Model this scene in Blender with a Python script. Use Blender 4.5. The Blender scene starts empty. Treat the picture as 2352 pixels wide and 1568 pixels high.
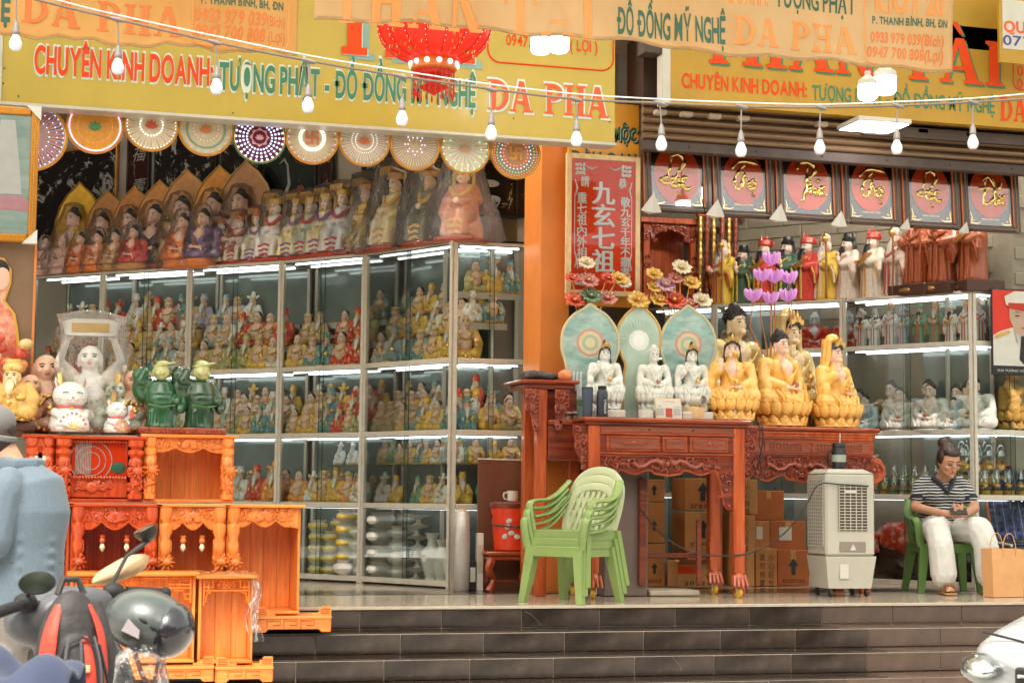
import bpy,bmesh,math,random
from mathutils import Vector as V,Matrix as M,noise as NZ
R=math.radians
sc=bpy.context.scene
col=sc.collection
rnd=random.Random(7)
# ------------------------------------------------------------------ camera
FPX,UC,VC=4000.0,1176.0,784.0            # focal length and centre, for a 2352x1568 picture
YAW,PITCH,ROLL=R(15.6),math.atan(356/4000),0.010
CAM=V((-3.46,-12.37,0.80))
FW=V((math.sin(YAW)*math.cos(PITCH),math.cos(YAW)*math.cos(PITCH),math.sin(PITCH)))
R0=V((math.cos(YAW),-math.sin(YAW),0))
U0=R0.cross(FW)
RV=R0*math.cos(ROLL)+U0*math.sin(ROLL)
UV_=RV.cross(FW)
FH=V((math.sin(YAW),math.cos(YAW),0))
cd=bpy.data.cameras.new('camera');cam=bpy.data.objects.new('camera',cd);col.objects.link(cam)
cam.matrix_world=M(((RV.x,UV_.x,-FW.x,CAM.x),(RV.y,UV_.y,-FW.y,CAM.y),(RV.z,UV_.z,-FW.z,CAM.z),(0,0,0,1)))
cd.sensor_width=36;cd.lens=FPX/2352*36;cd.clip_end=600;cd.clip_start=.2
cd.dof.use_dof=True;cd.dof.focus_distance=14.5;cd.dof.aperture_fstop=9
sc.camera=cam
# ------------------------------------------------------------------ sky, sun, exposure
w=bpy.data.worlds.new('World');sc.world=w;w.use_nodes=True
nt=w.node_tree;bg=nt.nodes['Background']
sky=nt.nodes.new('ShaderNodeTexSky');sky.sky_type='NISHITA';sky.sun_disc=False
SUN_EL,SUN_AZ=R(56),R(205)
sky.sun_elevation=SUN_EL;sky.sun_rotation=SUN_AZ;sky.dust_density=4;sky.air_density=1.0;sky.ozone_density=.6
hs=nt.nodes.new('ShaderNodeHueSaturation');hs.inputs['Saturation'].default_value=.22
nt.links.new(sky.outputs[0],hs.inputs['Color']);wt=nt.nodes.new('ShaderNodeMixRGB');wt.blend_type='MULTIPLY';wt.inputs[0].default_value=1;wt.inputs[2].default_value=(1,.952,.868,1);nt.links.new(hs.outputs[0],wt.inputs[1]);nt.links.new(wt.outputs[0],bg.inputs['Color'])
bg.inputs['Strength'].default_value=.15
sd=bpy.data.lights.new('sun','SUN');sd.energy=1.2;sd.angle=R(20);sd.color=(1,.95,.86)
sun=bpy.data.objects.new('sun',sd);col.objects.link(sun)
sdir=V((math.sin(SUN_AZ)*math.cos(SUN_EL),math.cos(SUN_AZ)*math.cos(SUN_EL),math.sin(SUN_EL)))
sun.rotation_euler=(-sdir).to_track_quat('-Z','Y').to_euler()
sc.view_settings.view_transform='Standard';sc.view_settings.look='None'
sc.view_settings.gamma=1;sc.view_settings.use_curve_mapping=False
sc.view_settings.exposure=1.6
sc.render.engine='CYCLES';cy=sc.cycles
cy.use_denoising=True;cy.max_bounces=10;cy.transparent_max_bounces=24;cy.glossy_bounces=4;cy.diffuse_bounces=4
cy.sample_clamp_indirect=6;cy.caustics_reflective=False;cy.caustics_refractive=False
# ------------------------------------------------------------------ pixel -> place
def ray(u,v):return FW+RV*((u-UC)/FPX)-UV_*((v-VC)/FPX)
def P(u,v,d):r=ray(u,v);return CAM+r*(d/r.dot(FH))
def onZ(u,v,z):r=ray(u,v);return CAM+r*((z-CAM.z)/r.z)
def onY(u,v,y):r=ray(u,v);return CAM+r*((y-CAM.y)/r.y)
def onP(u,v,A,B):
    n=V((-(B.y-A.y),B.x-A.x,0));r=ray(u,v);return CAM+r*((A-CAM).dot(n)/r.dot(n))
def proj(p):
    q=V(p)-CAM;z=q.dot(FW);return (UC+FPX*q.dot(RV)/z,VC-FPX*q.dot(UV_)/z)
# ------------------------------------------------------------------ mesh builder
class MB:
    def __init__(s):s.v=[];s.f=[];s.m=M.Identity(4)
    def add(s,vs,fs,m=None):
        k=len(s.v);t=s.m if m is None else s.m@m
        s.v+=[t@V(p) for p in vs];s.f+=[tuple(i+k for i in f) for f in fs];return s
    def box(s,x0,x1,y0,y1,z0,z1,m=None):
        return s.add([(x0,y0,z0),(x1,y0,z0),(x1,y1,z0),(x0,y1,z0),(x0,y0,z1),(x1,y0,z1),(x1,y1,z1),(x0,y1,z1)],
                     [(0,3,2,1),(4,5,6,7),(0,1,5,4),(1,2,6,5),(2,3,7,6),(3,0,4,7)],m)
    def cbox(s,c,d,m=None):
        return s.box(c[0]-d[0]/2,c[0]+d[0]/2,c[1]-d[1]/2,c[1]+d[1]/2,c[2]-d[2]/2,c[2]+d[2]/2,m)
    def bbox(s,x0,x1,y0,y1,z0,z1,b=.006,m=None):      # box with chamfered edges
        vs=[];
        for sx in (0,1):
            for sy in (0,1):
                for sz in (0,1):
                    X,Y,Z=(x0,x1)[sx],(y0,y1)[sy],(z0,z1)[sz];dx,dy,dz=(b,-b)[sx],(b,-b)[sy],(b,-b)[sz]
                    vs+=[(X,Y+dy,Z+dz),(X+dx,Y,Z+dz),(X+dx,Y+dy,Z)]
        i=lambda a,c,d,k:(a*4+c*2+d)*3+k
        fs=[]
        for a in (0,1):
            q=[(0,0),(1,0),(1,1),(0,1)]
            fs+=[tuple(i(a,c,d,0) for c,d in (q if a else q[::-1]))]
            fs+=[tuple(i(c,a,d,1) for c,d in (q[::-1] if a else q))]
            fs+=[tuple(i(c,d,a,2) for c,d in (q if a else q[::-1]))]
        for a in (0,1):
            for c in (0,1):
                fs+=[(i(a,c,0,0),i(a,c,1,0),i(a,c,1,1),i(a,c,0,1)),(i(a,0,c,0),i(a,1,c,0),i(a,1,c,2),i(a,0,c,2)),
                       (i(0,a,c,1),i(1,a,c,1),i(1,a,c,2),i(0,a,c,2))]
        for a in (0,1):
            for c in (0,1):
                for d in (0,1):fs+=[(i(a,c,d,0),i(a,c,d,1),i(a,c,d,2))]
        return s.add(vs,fs,m)
    def lathe(s,pr,n=20,sx=1,sy=1,m=None,cap=True,wob=None):
        vs=[];fs=[]
        for j,(r,z) in enumerate(pr):
            for k in range(n):
                a=2*math.pi*k/n;q=r*(wob(a,j) if wob else 1);vs.append((q*sx*math.cos(a),q*sy*math.sin(a),z))
        for j in range(len(pr)-1):
            for k in range(n):fs.append((j*n+k,j*n+(k+1)%n,(j+1)*n+(k+1)%n,(j+1)*n+k))
        if cap:
            if pr[0][0]>1e-5:fs.append(tuple(range(n-1,-1,-1)))
            if pr[-1][0]>1e-5:fs.append(tuple((len(pr)-1)*n+k for k in range(n)))
        return s.add(vs,fs,m)
    def ell(s,c,r,rot=None,n=16,k=9,m=None):
        if isinstance(r,(int,float)):r=(r,r,r)
        pr=[(max(1e-6,math.sin(math.pi*j/k)),-math.cos(math.pi*j/k)) for j in range(k+1)]
        t=M.Translation(c)
        if rot:t=t@(M.Rotation(rot[2],4,'Z')@M.Rotation(rot[1],4,'Y')@M.Rotation(rot[0],4,'X'))
        t=t@M.Diagonal((r[0],r[1],r[2],1))
        return s.lathe(pr,n,m=t if m is None else m@t,cap=False)
    def tube(s,pts,rad,n=8,cap=True,flat=1,m=None,closed=False):
        pts=[V(p) for p in pts];N=len(pts);rad=rad if isinstance(rad,(list,tuple)) else [rad]*N
        vs=[];fs=[];up=None
        for i in range(N):
            t=(pts[(i+1)%N]-pts[i-1]) if closed else pts[min(i+1,N-1)]-pts[max(i-1,0)]
            if t.length<1e-9:t=V((0,0,1))
            t.normalize()
            if up is None:up=V((0,0,1)) if abs(t.z)<.9 else V((0,1,0))
            a=up-t*up.dot(t)
            if a.length<1e-4:a=V((1,0,0))-t*t.x
            a.normalize();b=t.cross(a);up=a
            for k in range(n):
                an=2*math.pi*k/n;vs.append(pts[i]+(a*math.cos(an)*flat+b*math.sin(an))*rad[i])
        for i in range(N if closed else N-1):
            for k in range(n):
                j=(i+1)%N;fs.append((i*n+k,i*n+(k+1)%n,j*n+(k+1)%n,j*n+k))
        if cap and not closed:fs+=[tuple(range(n-1,-1,-1)),tuple((N-1)*n+k for k in range(n))]
        return s.add(vs,fs,m)
    def cap(s,p0,p1,r0,r1=None,n=12):
        r1=r0 if r1 is None else r1;p0,p1=V(p0),V(p1);s.tube([p0,p1],[r0,r1],n);s.ell(p0,r0,n=n,k=6);return s.ell(p1,r1,n=n,k=6)
    def chain(s,pts,rads,n=10):
        for i in range(len(pts)-1):s.cap(pts[i],pts[i+1],rads[i],rads[i+1],n)
        return s
    def prism(s,poly,d0,d1,m=None):          # polygon in x,z extruded along y
        n=len(poly)
        ar=sum(poly[i][0]*poly[(i+1)%n][1]-poly[(i+1)%n][0]*poly[i][1] for i in range(n))
        if ar<0:poly=poly[::-1]
        vs=[(x,d0,z) for x,z in poly]+[(x,d1,z) for x,z in poly]
        fs=[tuple(range(n)),tuple(range(2*n-1,n-1,-1))]+[(i,i+n,(i+1)%n+n,(i+1)%n) for i in range(n)]
        return s.add(vs,fs,m)
    def vprism(s,poly,z0,z1,m=None):         # polygon in x,y extruded along z
        n=len(poly)
        ar=sum(poly[i][0]*poly[(i+1)%n][1]-poly[(i+1)%n][0]*poly[i][1] for i in range(n))
        if ar<0:poly=poly[::-1]
        vs=[(p[0],p[1],z0) for p in poly]+[(p[0],p[1],z1) for p in poly]
        fs=[tuple(range(n-1,-1,-1)),tuple(range(n,2*n))]+[(i,(i+1)%n,(i+1)%n+n,i+n) for i in range(n)]
        return s.add(vs,fs,m)
    def grid(s,fn,nu,nv,m=None,wrap=False):
        vs=[fn(i/nu,j/nv) for j in range(nv+1) for i in range(nu+1)]
        fs=[(j*(nu+1)+i,j*(nu+1)+i+1,(j+1)*(nu+1)+i+1,(j+1)*(nu+1)+i) for j in range(nv) for i in range(nu)]
        return s.add(vs,fs,m)
    def mesh(s,name='mesh',ang=38):
        me=bpy.data.meshes.new(name);me.from_pydata(s.v,[],s.f);me.update()
        if ang:me.shade_smooth();me.set_sharp_from_angle(angle=R(ang))
        return me
def mb():return MB()
def sculpt(b,vox,it=4,name='body'):
    me=b.mesh(name,0);o=bpy.data.objects.new('tmp',me);col.objects.link(o)
    r=o.modifiers.new('r','REMESH');r.mode='VOXEL';r.voxel_size=vox;r.use_smooth_shade=True
    s=o.modifiers.new('s','SMOOTH');s.iterations=it;s.factor=.5
    dg=bpy.context.evaluated_depsgraph_get();m2=bpy.data.meshes.new_from_object(o.evaluated_get(dg));m2.name=name
    bpy.data.objects.remove(o);m2.shade_smooth();m2.materials.clear();return m2
def obj(name,b,mat,parent=None,color=None,m=None,ang=38):
    me=b.mesh(name,ang) if isinstance(b,MB) else b
    if mat is not None and not me.materials:me.materials.append(mat)
    o=bpy.data.objects.new(name,me);col.objects.link(o)
    if parent is not None:o.parent=parent
    if m is not None:o.matrix_basis=m
    if color is not None:o.color=(*color,1)
    return o
def tag(o,label,cat,group=None):
    o['label']=label;o['category']=cat
    if group:o['group']=group
    return o
def thing(name,label,cat,loc=(0,0,0),rz=0,group=None,s=1):
    o=bpy.data.objects.new(name,None);o.empty_display_size=.05;col.objects.link(o);o.location=loc;o.rotation_euler=(0,0,rz)
    o.scale=(s,s,s) if isinstance(s,(int,float)) else s
    return tag(o,label,cat,group)
def struct(name,b,mat,parent=None):
    o=obj(name,b,mat,parent)
    if parent is None:o['kind']='structure'
    return o
KIDS={}
def clone(root,loc,rz=0,s=1,label=None,group=None,colors=None,drop=(),name=None):
    def cp(o,par):
        c=o.copy();col.objects.link(c);c.parent=par
        if name and par is None:c.name=name
        if colors:
            k=o.name.split('.')[0]
            if k in colors:c.color=(*colors[k],1)
        for ch in o.children:
            if ch.name.split('.')[0] not in drop:cp(ch,c)
        return c
    r=cp(root,None);r.location=loc;r.rotation_euler=(0,0,rz);r.scale=(s,s,s) if isinstance(s,(int,float)) else s
    if label:r['label']=label
    if group:r['group']=group
    elif 'group' in r:del r['group']
    return r
def kill(root):
    for c in list(root.children):kill(c)
    bpy.data.objects.remove(root)
# ------------------------------------------------------------------ materials
def lin(h):
    h=h.lstrip('#');return tuple((lambda c:c/12.92 if c<=.04045 else ((c+.055)/1.055)**2.4)(int(h[i:i+2],16)/255) for i in (0,2,4))
def nd(t,typ,**k):
    n=t.nodes.new('ShaderNode'+typ)
    for a,b in k.items():
        if a in n.inputs.keys():n.inputs[a].default_value=b
        else:setattr(n,a,b)
    return n
def mat(name,c=(.5,.5,.5),rough=.5,metal=0,var=.12,vs=4,bump=0,bs=40,coat=0,sss=0,emit=0,ec=None,oc=False,grain=None,c2=None,cs=0,alpha=1,spec=None,sheen=0,dist=None,gold=0,dirt=0):
    m=bpy.data.materials.new(name);m.use_nodes=True;t=m.node_tree;p=t.nodes['Principled BSDF'];L=t.links.new
    c=lin(c) if isinstance(c,str) else c
    tc=nd(t,'TexCoord');src=tc.outputs['Object']
    if grain:
        mp=nd(t,'Mapping');mp.inputs['Scale'].default_value=grain;L(src,mp.inputs['Vector']);src=mp.outputs[0]
    if oc:oi=nd(t,'ObjectInfo');base=oi.outputs['Color']
    else:rg=nd(t,'RGB');rg.outputs[0].default_value=(*c,1);base=rg.outputs[0]
    n1=nd(t,'TexNoise',Scale=vs,Detail=6,Roughness=.62);L(src,n1.inputs['Vector'])
    if dist:n1.inputs['Distortion'].default_value=dist
    if c2 is not None:
        c2=lin(c2) if isinstance(c2,str) else c2
        mx=nd(t,'MixRGB');rp=nd(t,'ValToRGB');rp.color_ramp.elements[0].position=.38+cs;rp.color_ramp.elements[1].position=.66+cs
        L(n1.outputs['Fac'],rp.inputs[0]);L(rp.outputs[0],mx.inputs[0]);L(base,mx.inputs[1]);mx.inputs[2].default_value=(*c2,1);base=mx.outputs[0]
    if var:
        n2=nd(t,'TexNoise',Scale=vs*2.7,Detail=5);L(src,n2.inputs['Vector'])
        mr=nd(t,'MapRange');mr.inputs[1].default_value=.25;mr.inputs[2].default_value=.75;mr.inputs[3].default_value=1-var;mr.inputs[4].default_value=1+var
        L(n2.outputs['Fac'],mr.inputs[0]);ml=nd(t,'VectorMath',operation='SCALE');L(base,ml.inputs[0]);L(mr.outputs[0],ml.inputs['Scale']);base=ml.outputs[0]
    if dirt:
        n4=nd(t,'TexNoise',Scale=2.3,Detail=8,Roughness=.7);L(tc.outputs['Object'],n4.inputs['Vector']);r4=nd(t,'MapRange');r4.inputs[1].default_value=.48;r4.inputs[2].default_value=.72
        r4.inputs[3].default_value=0;r4.inputs[4].default_value=dirt;L(n4.outputs['Fac'],r4.inputs[0]);m4=nd(t,'MixRGB');L(r4.outputs[0],m4.inputs[0]);L(base,m4.inputs[1]);m4.inputs[2].default_value=(.16,.12,.09,1);base=m4.outputs[0]
    if gold:
        vo=nd(t,'TexNoise',Scale=vs*5,Detail=2);L(src,vo.inputs['Vector']);gt=nd(t,'MapRange');gt.inputs[1].default_value=1-gold;gt.inputs[2].default_value=1.02-gold
        L(vo.outputs['Fac'],gt.inputs[0]);gm=nd(t,'MixRGB');L(gt.outputs[0],gm.inputs[0]);L(base,gm.inputs[1]);gm.inputs[2].default_value=(.75,.45,.12,1);base=gm.outputs[0];L(gt.outputs[0],p.inputs['Metallic'])
    L(base,p.inputs['Base Color'])
    rr=nd(t,'MapRange');rr.inputs[3].default_value=max(.02,rough-.07);rr.inputs[4].default_value=min(1,rough+.1);L(n1.outputs['Fac'],rr.inputs[0]);L(rr.outputs[0],p.inputs['Roughness'])
    if not gold:p.inputs['Metallic'].default_value=metal
    p.inputs['Coat Weight'].default_value=coat;p.inputs['Coat Roughness'].default_value=.08
    if spec is not None:p.inputs['Specular IOR Level'].default_value=spec
    if sheen:p.inputs['Sheen Weight'].default_value=sheen
    if sss:
        p.inputs['Subsurface Weight'].default_value=sss;p.inputs['Subsurface Radius'].default_value=(.5,.3,.12);p.inputs['Subsurface Scale'].default_value=.03
    if bump:
        n3=nd(t,'TexNoise',Scale=bs,Detail=4);L(src,n3.inputs['Vector']);bp=nd(t,'Bump',Strength=bump,Distance=.01);L(n3.outputs['Fac'],bp.inputs['Height']);L(bp.outputs[0],p.inputs['Normal'])
    if emit:
        ec=lin(ec) if isinstance(ec,str) else ec
        p.inputs['Emission Strength'].default_value=emit
        if oc and ec is None:L(oi.outputs['Color'],p.inputs['Emission Color'])
        else:p.inputs['Emission Color'].default_value=(*(ec or c),1)
    return m
def glassy(name,tint=(.93,.97,.95),f0=.05,rough=.02,bump=0,bs=20,haze=0,hz=(.8,.8,.8),edge=1.0):
    m=bpy.data.materials.new(name);m.use_nodes=True;t=m.node_tree;L=t.links.new
    t.nodes.remove(t.nodes['Principled BSDF']);out=t.nodes['Material Output']
    tr=nd(t,'BsdfTransparent');tr.inputs[0].default_value=(*tint,1);gl=nd(t,'BsdfGlossy');gl.inputs['Roughness'].default_value=rough;gl.inputs[0].default_value=(1,1,1,1)
    lw=nd(t,'LayerWeight');lw.inputs[0].default_value=.25;mr=nd(t,'MapRange');mr.inputs[3].default_value=f0;mr.inputs[4].default_value=min(1,f0+.75*edge);L(lw.outputs['Fresnel'],mr.inputs[0])
    mx=nd(t,'MixShader');L(mr.outputs[0],mx.inputs[0]);L(gl.outputs[0],mx.inputs[2]);L(tr.outputs[0],mx.inputs[1]);last=mx
    if haze:
        df=nd(t,'BsdfDiffuse');df.inputs[0].default_value=(*hz,1);m2=nd(t,'MixShader');m2.inputs[0].default_value=haze
        tc=nd(t,'TexCoord');n=nd(t,'TexNoise',Scale=bs*.4,Detail=4);L(tc.outputs['Object'],n.inputs['Vector']);r2=nd(t,'MapRange');r2.inputs[1].default_value=.35;r2.inputs[2].default_value=.7;r2.inputs[4].default_value=haze*2
        L(n.outputs['Fac'],r2.inputs[0]);L(r2.outputs[0],m2.inputs[0]);L(mx.outputs[0],m2.inputs[1]);L(df.outputs[0],m2.inputs[2]);last=m2
    if bump:
        tc=nd(t,'TexCoord');n=nd(t,'TexNoise',Scale=bs,Detail=3,Roughness=.45);L(tc.outputs['Object'],n.inputs['Vector']);bp=nd(t,'Bump',Strength=bump,Distance=.02)
        L(n.outputs['Fac'],bp.inputs['Height']);L(bp.outputs[0],gl.inputs['Normal'])
    L(last.outputs[0],out.inputs[0]);return m
def woodm(name,a,b,rough=.32,ax='z',sc_=1,coat=.4):
    g={'z':(14,14,1.1),'x':(1.1,14,14),'y':(14,1.1,14)}[ax]
    return mat(name,a,rough,c2=b,var=.18,vs=1.3*sc_,grain=g,coat=coat,bump=.12,bs=6,dist=.6)
MT={}
MT['cer']=mat('glazed_ceramic',oc=True,rough=.28,var=.1,vs=9,coat=.5,spec=.5)
MT['cersoft']=mat('painted_resin',oc=True,rough=.4,var=.13,vs=8,coat=.25,sss=0)
MT['robe']=mat('gilded_robe',oc=True,rough=.36,var=.16,vs=7,coat=.25,gold=.335,bump=.25,bs=9)
MT['matte']=mat('matte_paint',oc=True,rough=.6,var=.12,vs=6)
MT['jade']=mat('polished_stone',oc=True,rough=.2,var=.16,vs=4,coat=.6,sss=.25,c2=None)
MT['gold']=mat('gilding',(.75,.45,.13),rough=.3,metal=.9,var=.2,vs=30)
MT['glass']=glassy('cabinet_glass',(.95,.985,.97),.008,.01)
MT['glassobj']=glassy('clear_glassware',(.9,.95,.93),.12,.03)
MT['wrap']=glassy('clear_plastic_wrap',(.98,.98,.98),.03,.12,bump=1.0,bs=34,haze=.015,hz=(.85,.8,.75))
MT['alu']=mat('anodised_aluminium','#c9c3b4',.42,metal=.25,var=.08,vs=6,dirt=.25)
MT['white']=mat('white_paint','#cdc8bb',.45,var=.05,dirt=.12)
MT['black']=mat('black_plastic','#1c1a1a',.4,var=.1)
MT['dark']=mat('dark_metal','#2a2624',.45,var=.15)
MT['chrome']=mat('chrome',(.8,.8,.8),.12,metal=1,var=.05)
MT['tubelight']=mat('lit_tube',(1,1,1),.4,var=0,emit=1.5,ec=(.95,.97,1))
def flatmat(name,c,**k):return mat(name,c,k.pop('rough',.55),var=k.pop('var',.06),**k)
# ------------------------------------------------------------------ lettering
GL={}
def glyph(ch,off=0.0):
    k=(ch,off)
    if k in GL:return GL[k]
    base='D' if ch=='Đ' else 'd' if ch=='đ' else ch
    cu=bpy.data.curves.new('g','FONT');cu.body=base;cu.offset=off;cu.fill_mode='FRONT';cu.resolution_u=4
    o=bpy.data.objects.new('g',cu);me=bpy.data.meshes.new_from_object(o)
    vs=[(p.co.x,p.co.y) for p in me.vertices];fs=[tuple(q.vertices) for q in me.polygons]
    bpy.data.objects.remove(o);bpy.data.curves.remove(cu);bpy.data.meshes.remove(me)
    if vs:
        x0=min(p[0] for p in vs);wd=max(p[0] for p in vs)-x0;vs=[(x-x0,y) for x,y in vs]
    else:wd=.28
    if ch=='Đ':
        k0=len(vs);h=.36;t=.04+off;vs+=[(-.1,h-t),(.27,h-t),(.27,h+t),(-.1,h+t)];fs.append((k0,k0+1,k0+2,k0+3));vs=[(x+.1,y) for x,y in vs];wd+=.1
    GL[k]=(vs,fs,wd);return GL[k]
def serif(ch):
    t,th,sh=.17,.07,.055     # stem, thin stroke, serif height; cap height .7
    rects=[];polys=[];w_=.6
    def st(x,wd=t):rects.extend([(x,x+wd,0,.7),(x-.07,x+wd+.07,0,sh),(x-.07,x+wd+.07,.7-sh,.7)])
    if ch=='I':st(.07);w_=.31
    if ch=='T':rects.extend([(.24,.41,0,.7),(.17,.48,0,sh),(0,.65,.62,.7),(0,.06,.45,.7),(.59,.65,.45,.7)]);w_=.65
    if ch=='H':st(.07);st(.47);rects.append((.2,.5,.32,.39));w_=.71
    if ch=='N':st(.05,.09);st(.5,.09);polys.append([(.05,.7),(.24,.7),(.59,0),(.42,0)]);w_=.66
    if ch in 'AÀẦ':
        polys+=[[(.27,.7),(.43,.7),(.68,0),(.49,0)],[(.27,.7),(.36,.7),(.13,0),(.05,0)]];rects.extend([(.18,.52,.2,.26),(-.01,.2,0,sh),(.42,.75,0,sh)]);w_=.74
        if ch in 'ẦÀ':polys.append([(.2,.95),(.31,.95),(.42,.76),(.35,.76)])
    if ch in 'DP':
        st(.07);zb=0 if ch=='D' else .3;n=14;cz,hz=(.7+zb)/2,(.7-zb)/2;xr=.42 if ch=='D' else .36
        for i in range(n):
            a,b=math.pi/2-math.pi*i/n,math.pi/2-math.pi*(i+1)/n
            o=lambda q:(.24+xr*math.cos(q),cz+hz*math.sin(q));ii=lambda q:(.24+(xr-.15)*math.cos(q),cz+(hz-.07)*math.sin(q))
            polys.append([o(a),o(b),ii(b),ii(a)])
        w_=.24+xr+.02
    if ch=='O':
        n=24
        for i in range(n):
            a,b=2*math.pi*i/n,2*math.pi*(i+1)/n
            o=lambda q:(.35+.35*math.cos(q),.35+.36*math.sin(q));ii=lambda q:(.35+.19*math.cos(q),.35+.29*math.sin(q));polys.append([o(a),o(b),ii(b),ii(a)])
        w_=.7
    if ch=='K':st(.07);polys+=[[(.2,.3),(.2,.38),(.5,.7),(.6,.7)],[(.28,.42),(.42,.5),(.68,0),(.5,0)]];w_=.7
    vs=[];fs=[]
    for a,b,c,d in rects:k=len(vs);vs+=[(a,c),(b,c),(b,d),(a,d)];fs.append((k,k+1,k+2,k+3))
    for p in polys:k=len(vs);vs+=p;fs.append(tuple(range(k,k+len(p))))
    if ch==' ':w_=.35
    return vs,fs,w_
def lettering(b,s,x0,x1,z0,z1,off=.02,gap=.07,y=0,fn=None,ser=False,cjk=False,slant=0,grow=0):
    """adds text to builder b in the x,z plane; cap height z0..z1, width x0..x1"""
    gs=[];x=0
    for ch in s:
        g=serif(ch) if ser else glyph(ch,off)
        gs.append((g,x));x+=g[2]+(gap if ch != ' ' else 0)
    W=max(x-gap,.01);H=.7 if ser else .72
    if cjk:H=.82
    sx,sz=(x1-x0)/W,(z1-z0)/H;j=0
    for (vs,fs,_),gx in gs:
        if not vs:continue
        cx=sum(p[0] for p in vs)/len(vs);cz=sum(p[1] for p in vs)/len(vs);j+=1;e=(j%5)*.0002
        q=[];fe={}
        if ser:
            for fi,f in enumerate(fs):
                for i_ in f:fe[i_]=fi*.0003
        for i_,(px,pz) in enumerate(vs):
            if grow:px+=math.copysign(grow,px-cx);pz+=math.copysign(grow,pz-cz)
            X,Z=x0+(gx+px+slant*pz)*sx,z0+(pz+(.08 if cjk else 0))*sz
            q.append((X,(y-e-fe.get(i_,0))+(fn(X,Z) if fn else 0),Z))
        b.add(q,fs)
    return b
# ------------------------------------------------------------------ the setting
MT['asphalt']=mat('asphalt',(.1,.097,.092),.85,var=.25,vs=3,bump=.4,bs=60)
MT['paver']=mat('pavement_concrete',(.42,.39,.35),.8,var=.2,vs=2,bump=.3,bs=30)
MT['grout']=mat('beige_grout','#b3a692',.6,var=.15,vs=5)
MT['floor']=mat('polished_floor_tile','#b8ab98',.12,var=.08,vs=1.5,spec=.6)
MT['granite']=mat('polished_dark_granite','#4a423d',.1,var=.2,vs=3)
MT['tile']=mat('dark_polished_tile','#2a221d',.1,var=.35,vs=2.2,spec=.45,c2='#463a33',cs=.04,dirt=.2,bump=.03,bs=3)
MT['tile2']=mat('brown_polished_tile','#5d4c42',.14,var=.2,vs=2.2,spec=.4,c2='#4e4037',dirt=.15)
MT['vein']=flatmat('white_vein','#8d857a',rough=.2)
MT['wall']=mat('cream_wall_paint','#b9ae9f',.7,var=.08,vs=1.2,dirt=.25)
MT['darkwall']=mat('grey_shop_wall','#8d867d',.8,var=.15,vs=1)
MT['brickwall']=mat('embossed_cream_panel','#8e8674',.6,var=.08,vs=3,bump=.35,bs=14)
MT['orange']=mat('orange_paint','#e0853a',.45,var=.1,vs=1.3,dirt=.12)
MT['browntile']=mat('brown_column_tile','#6d5d54',.4,var=.1,vs=2,dirt=.35)
MT['steel']=mat('brown_steel','#4a3a33',.55,var=.2,vs=2,dirt=.4)
MT['shutter']=mat('bronze_shutter','#95785c',.4,metal=.3,var=.12,vs=2,grain=(.4,1,3),dirt=.35)

g=mb();g.box(-200,200,-300,120,-.9,-.72);struct('road',g,MT['asphalt'])
g=mb();g.box(-60,60,-8.2,12,-.71,-.6);struct('pavement',g,MT['paver'])
g=mb();g.bbox(-60,60,-8.42,-8.204,-.719,-.596,.015);struct('kerb',g,MT['grout'])
XB=onY(1888,1420,0).x          # where the dark flight meets the brown one
XL,XR,RISE,TREAD=-7.0,6.4,.15,.32
steps=mb()
for k in range(1,4):steps.box(XL,XR,-k*TREAD+.012,0.2,-(k+1)*RISE,-k*RISE-.012-.001*k)
steps=struct('entrance_steps',steps,MT['grout'])
pl=mb();pl.box(XL,XR,.012,12,-.6,-.012);pl.box(XL,XR,-.012,.1,-.0135,.0);platform=struct('platform',pl,MT['grout'])
fl=mb();fl.box(XL,XR,.1005,1.55,-.012,.002);fl.box(XL,XR,2.15,12,-.012,.003);struct('shop_floor',fl,MT['floor'])
fl=mb();fl.box(XL,XR,1.5505,2.1495,-.012,.006);struct('floor_band',fl,MT['granite'])
tw=.6
tl=mb();tl.bbox(.003,tw-.003,0,.011,.004,RISE-.016,.002);tme=tl.mesh('riser_tile');tme.materials.append(MT['tile'])
tl=mb();tl.bbox(.003,tw-.003,0,.011,.004,RISE-.016,.002);tme2=tl.mesh('riser_tile');tme2.materials.append(MT['tile2'])
tr=mb();tr.bbox(.003,tw-.003,0,TREAD-.016,0,.010,.002);trm=tr.mesh('tread_tile');trm.materials.append(MT['tile'])
tr=mb();tr.bbox(.003,tw-.003,0,TREAD-.016,0,.010,.002);trm2=tr.mesh('tread_tile');trm2.materials.append(MT['tile2'])
for k in range(4):
    offx=[-.0,.23,.05,.33][k];xs=XB-math.floor((XB-XL)/tw)*tw-tw+offx
    while xs<XR-.02:
        m1,m2=(tme,trm) if xs+tw/2<XB else (tme2,trm2)
        if xs>XL:
            o=obj('riser_tile',m1,None,steps);o.location=(xs,-k*TREAD-.0005,-(k+1)*RISE);
            if k<3:
                o=obj('tread_tile',m2,None,steps);o.location=(xs,-(k+1)*TREAD+.016,-(k+1)*RISE-.012-.001*k+.0005)
        xs+=tw
for u,v,pts in ((1205,1402,[(0,0),(.05,-.03),(.07,-.05),(.12,-.1)]),(1545,1500,[(0,0),(.05,-.08),(.06,-.12)])):
    q=mb();kk=0 if v<1450 else 2
    a=onY(u,v,-kk*TREAD-.004);q.tube([(a.x+dx+.01*math.sin(9*dx),-kk*TREAD-.0012,min(-kk*RISE-.022,max(-kk*RISE-.14,a.z+dz))) for dx,dz in pts],.0013,4)
    obj('stone_vein',q,MT['vein'],steps)

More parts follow.
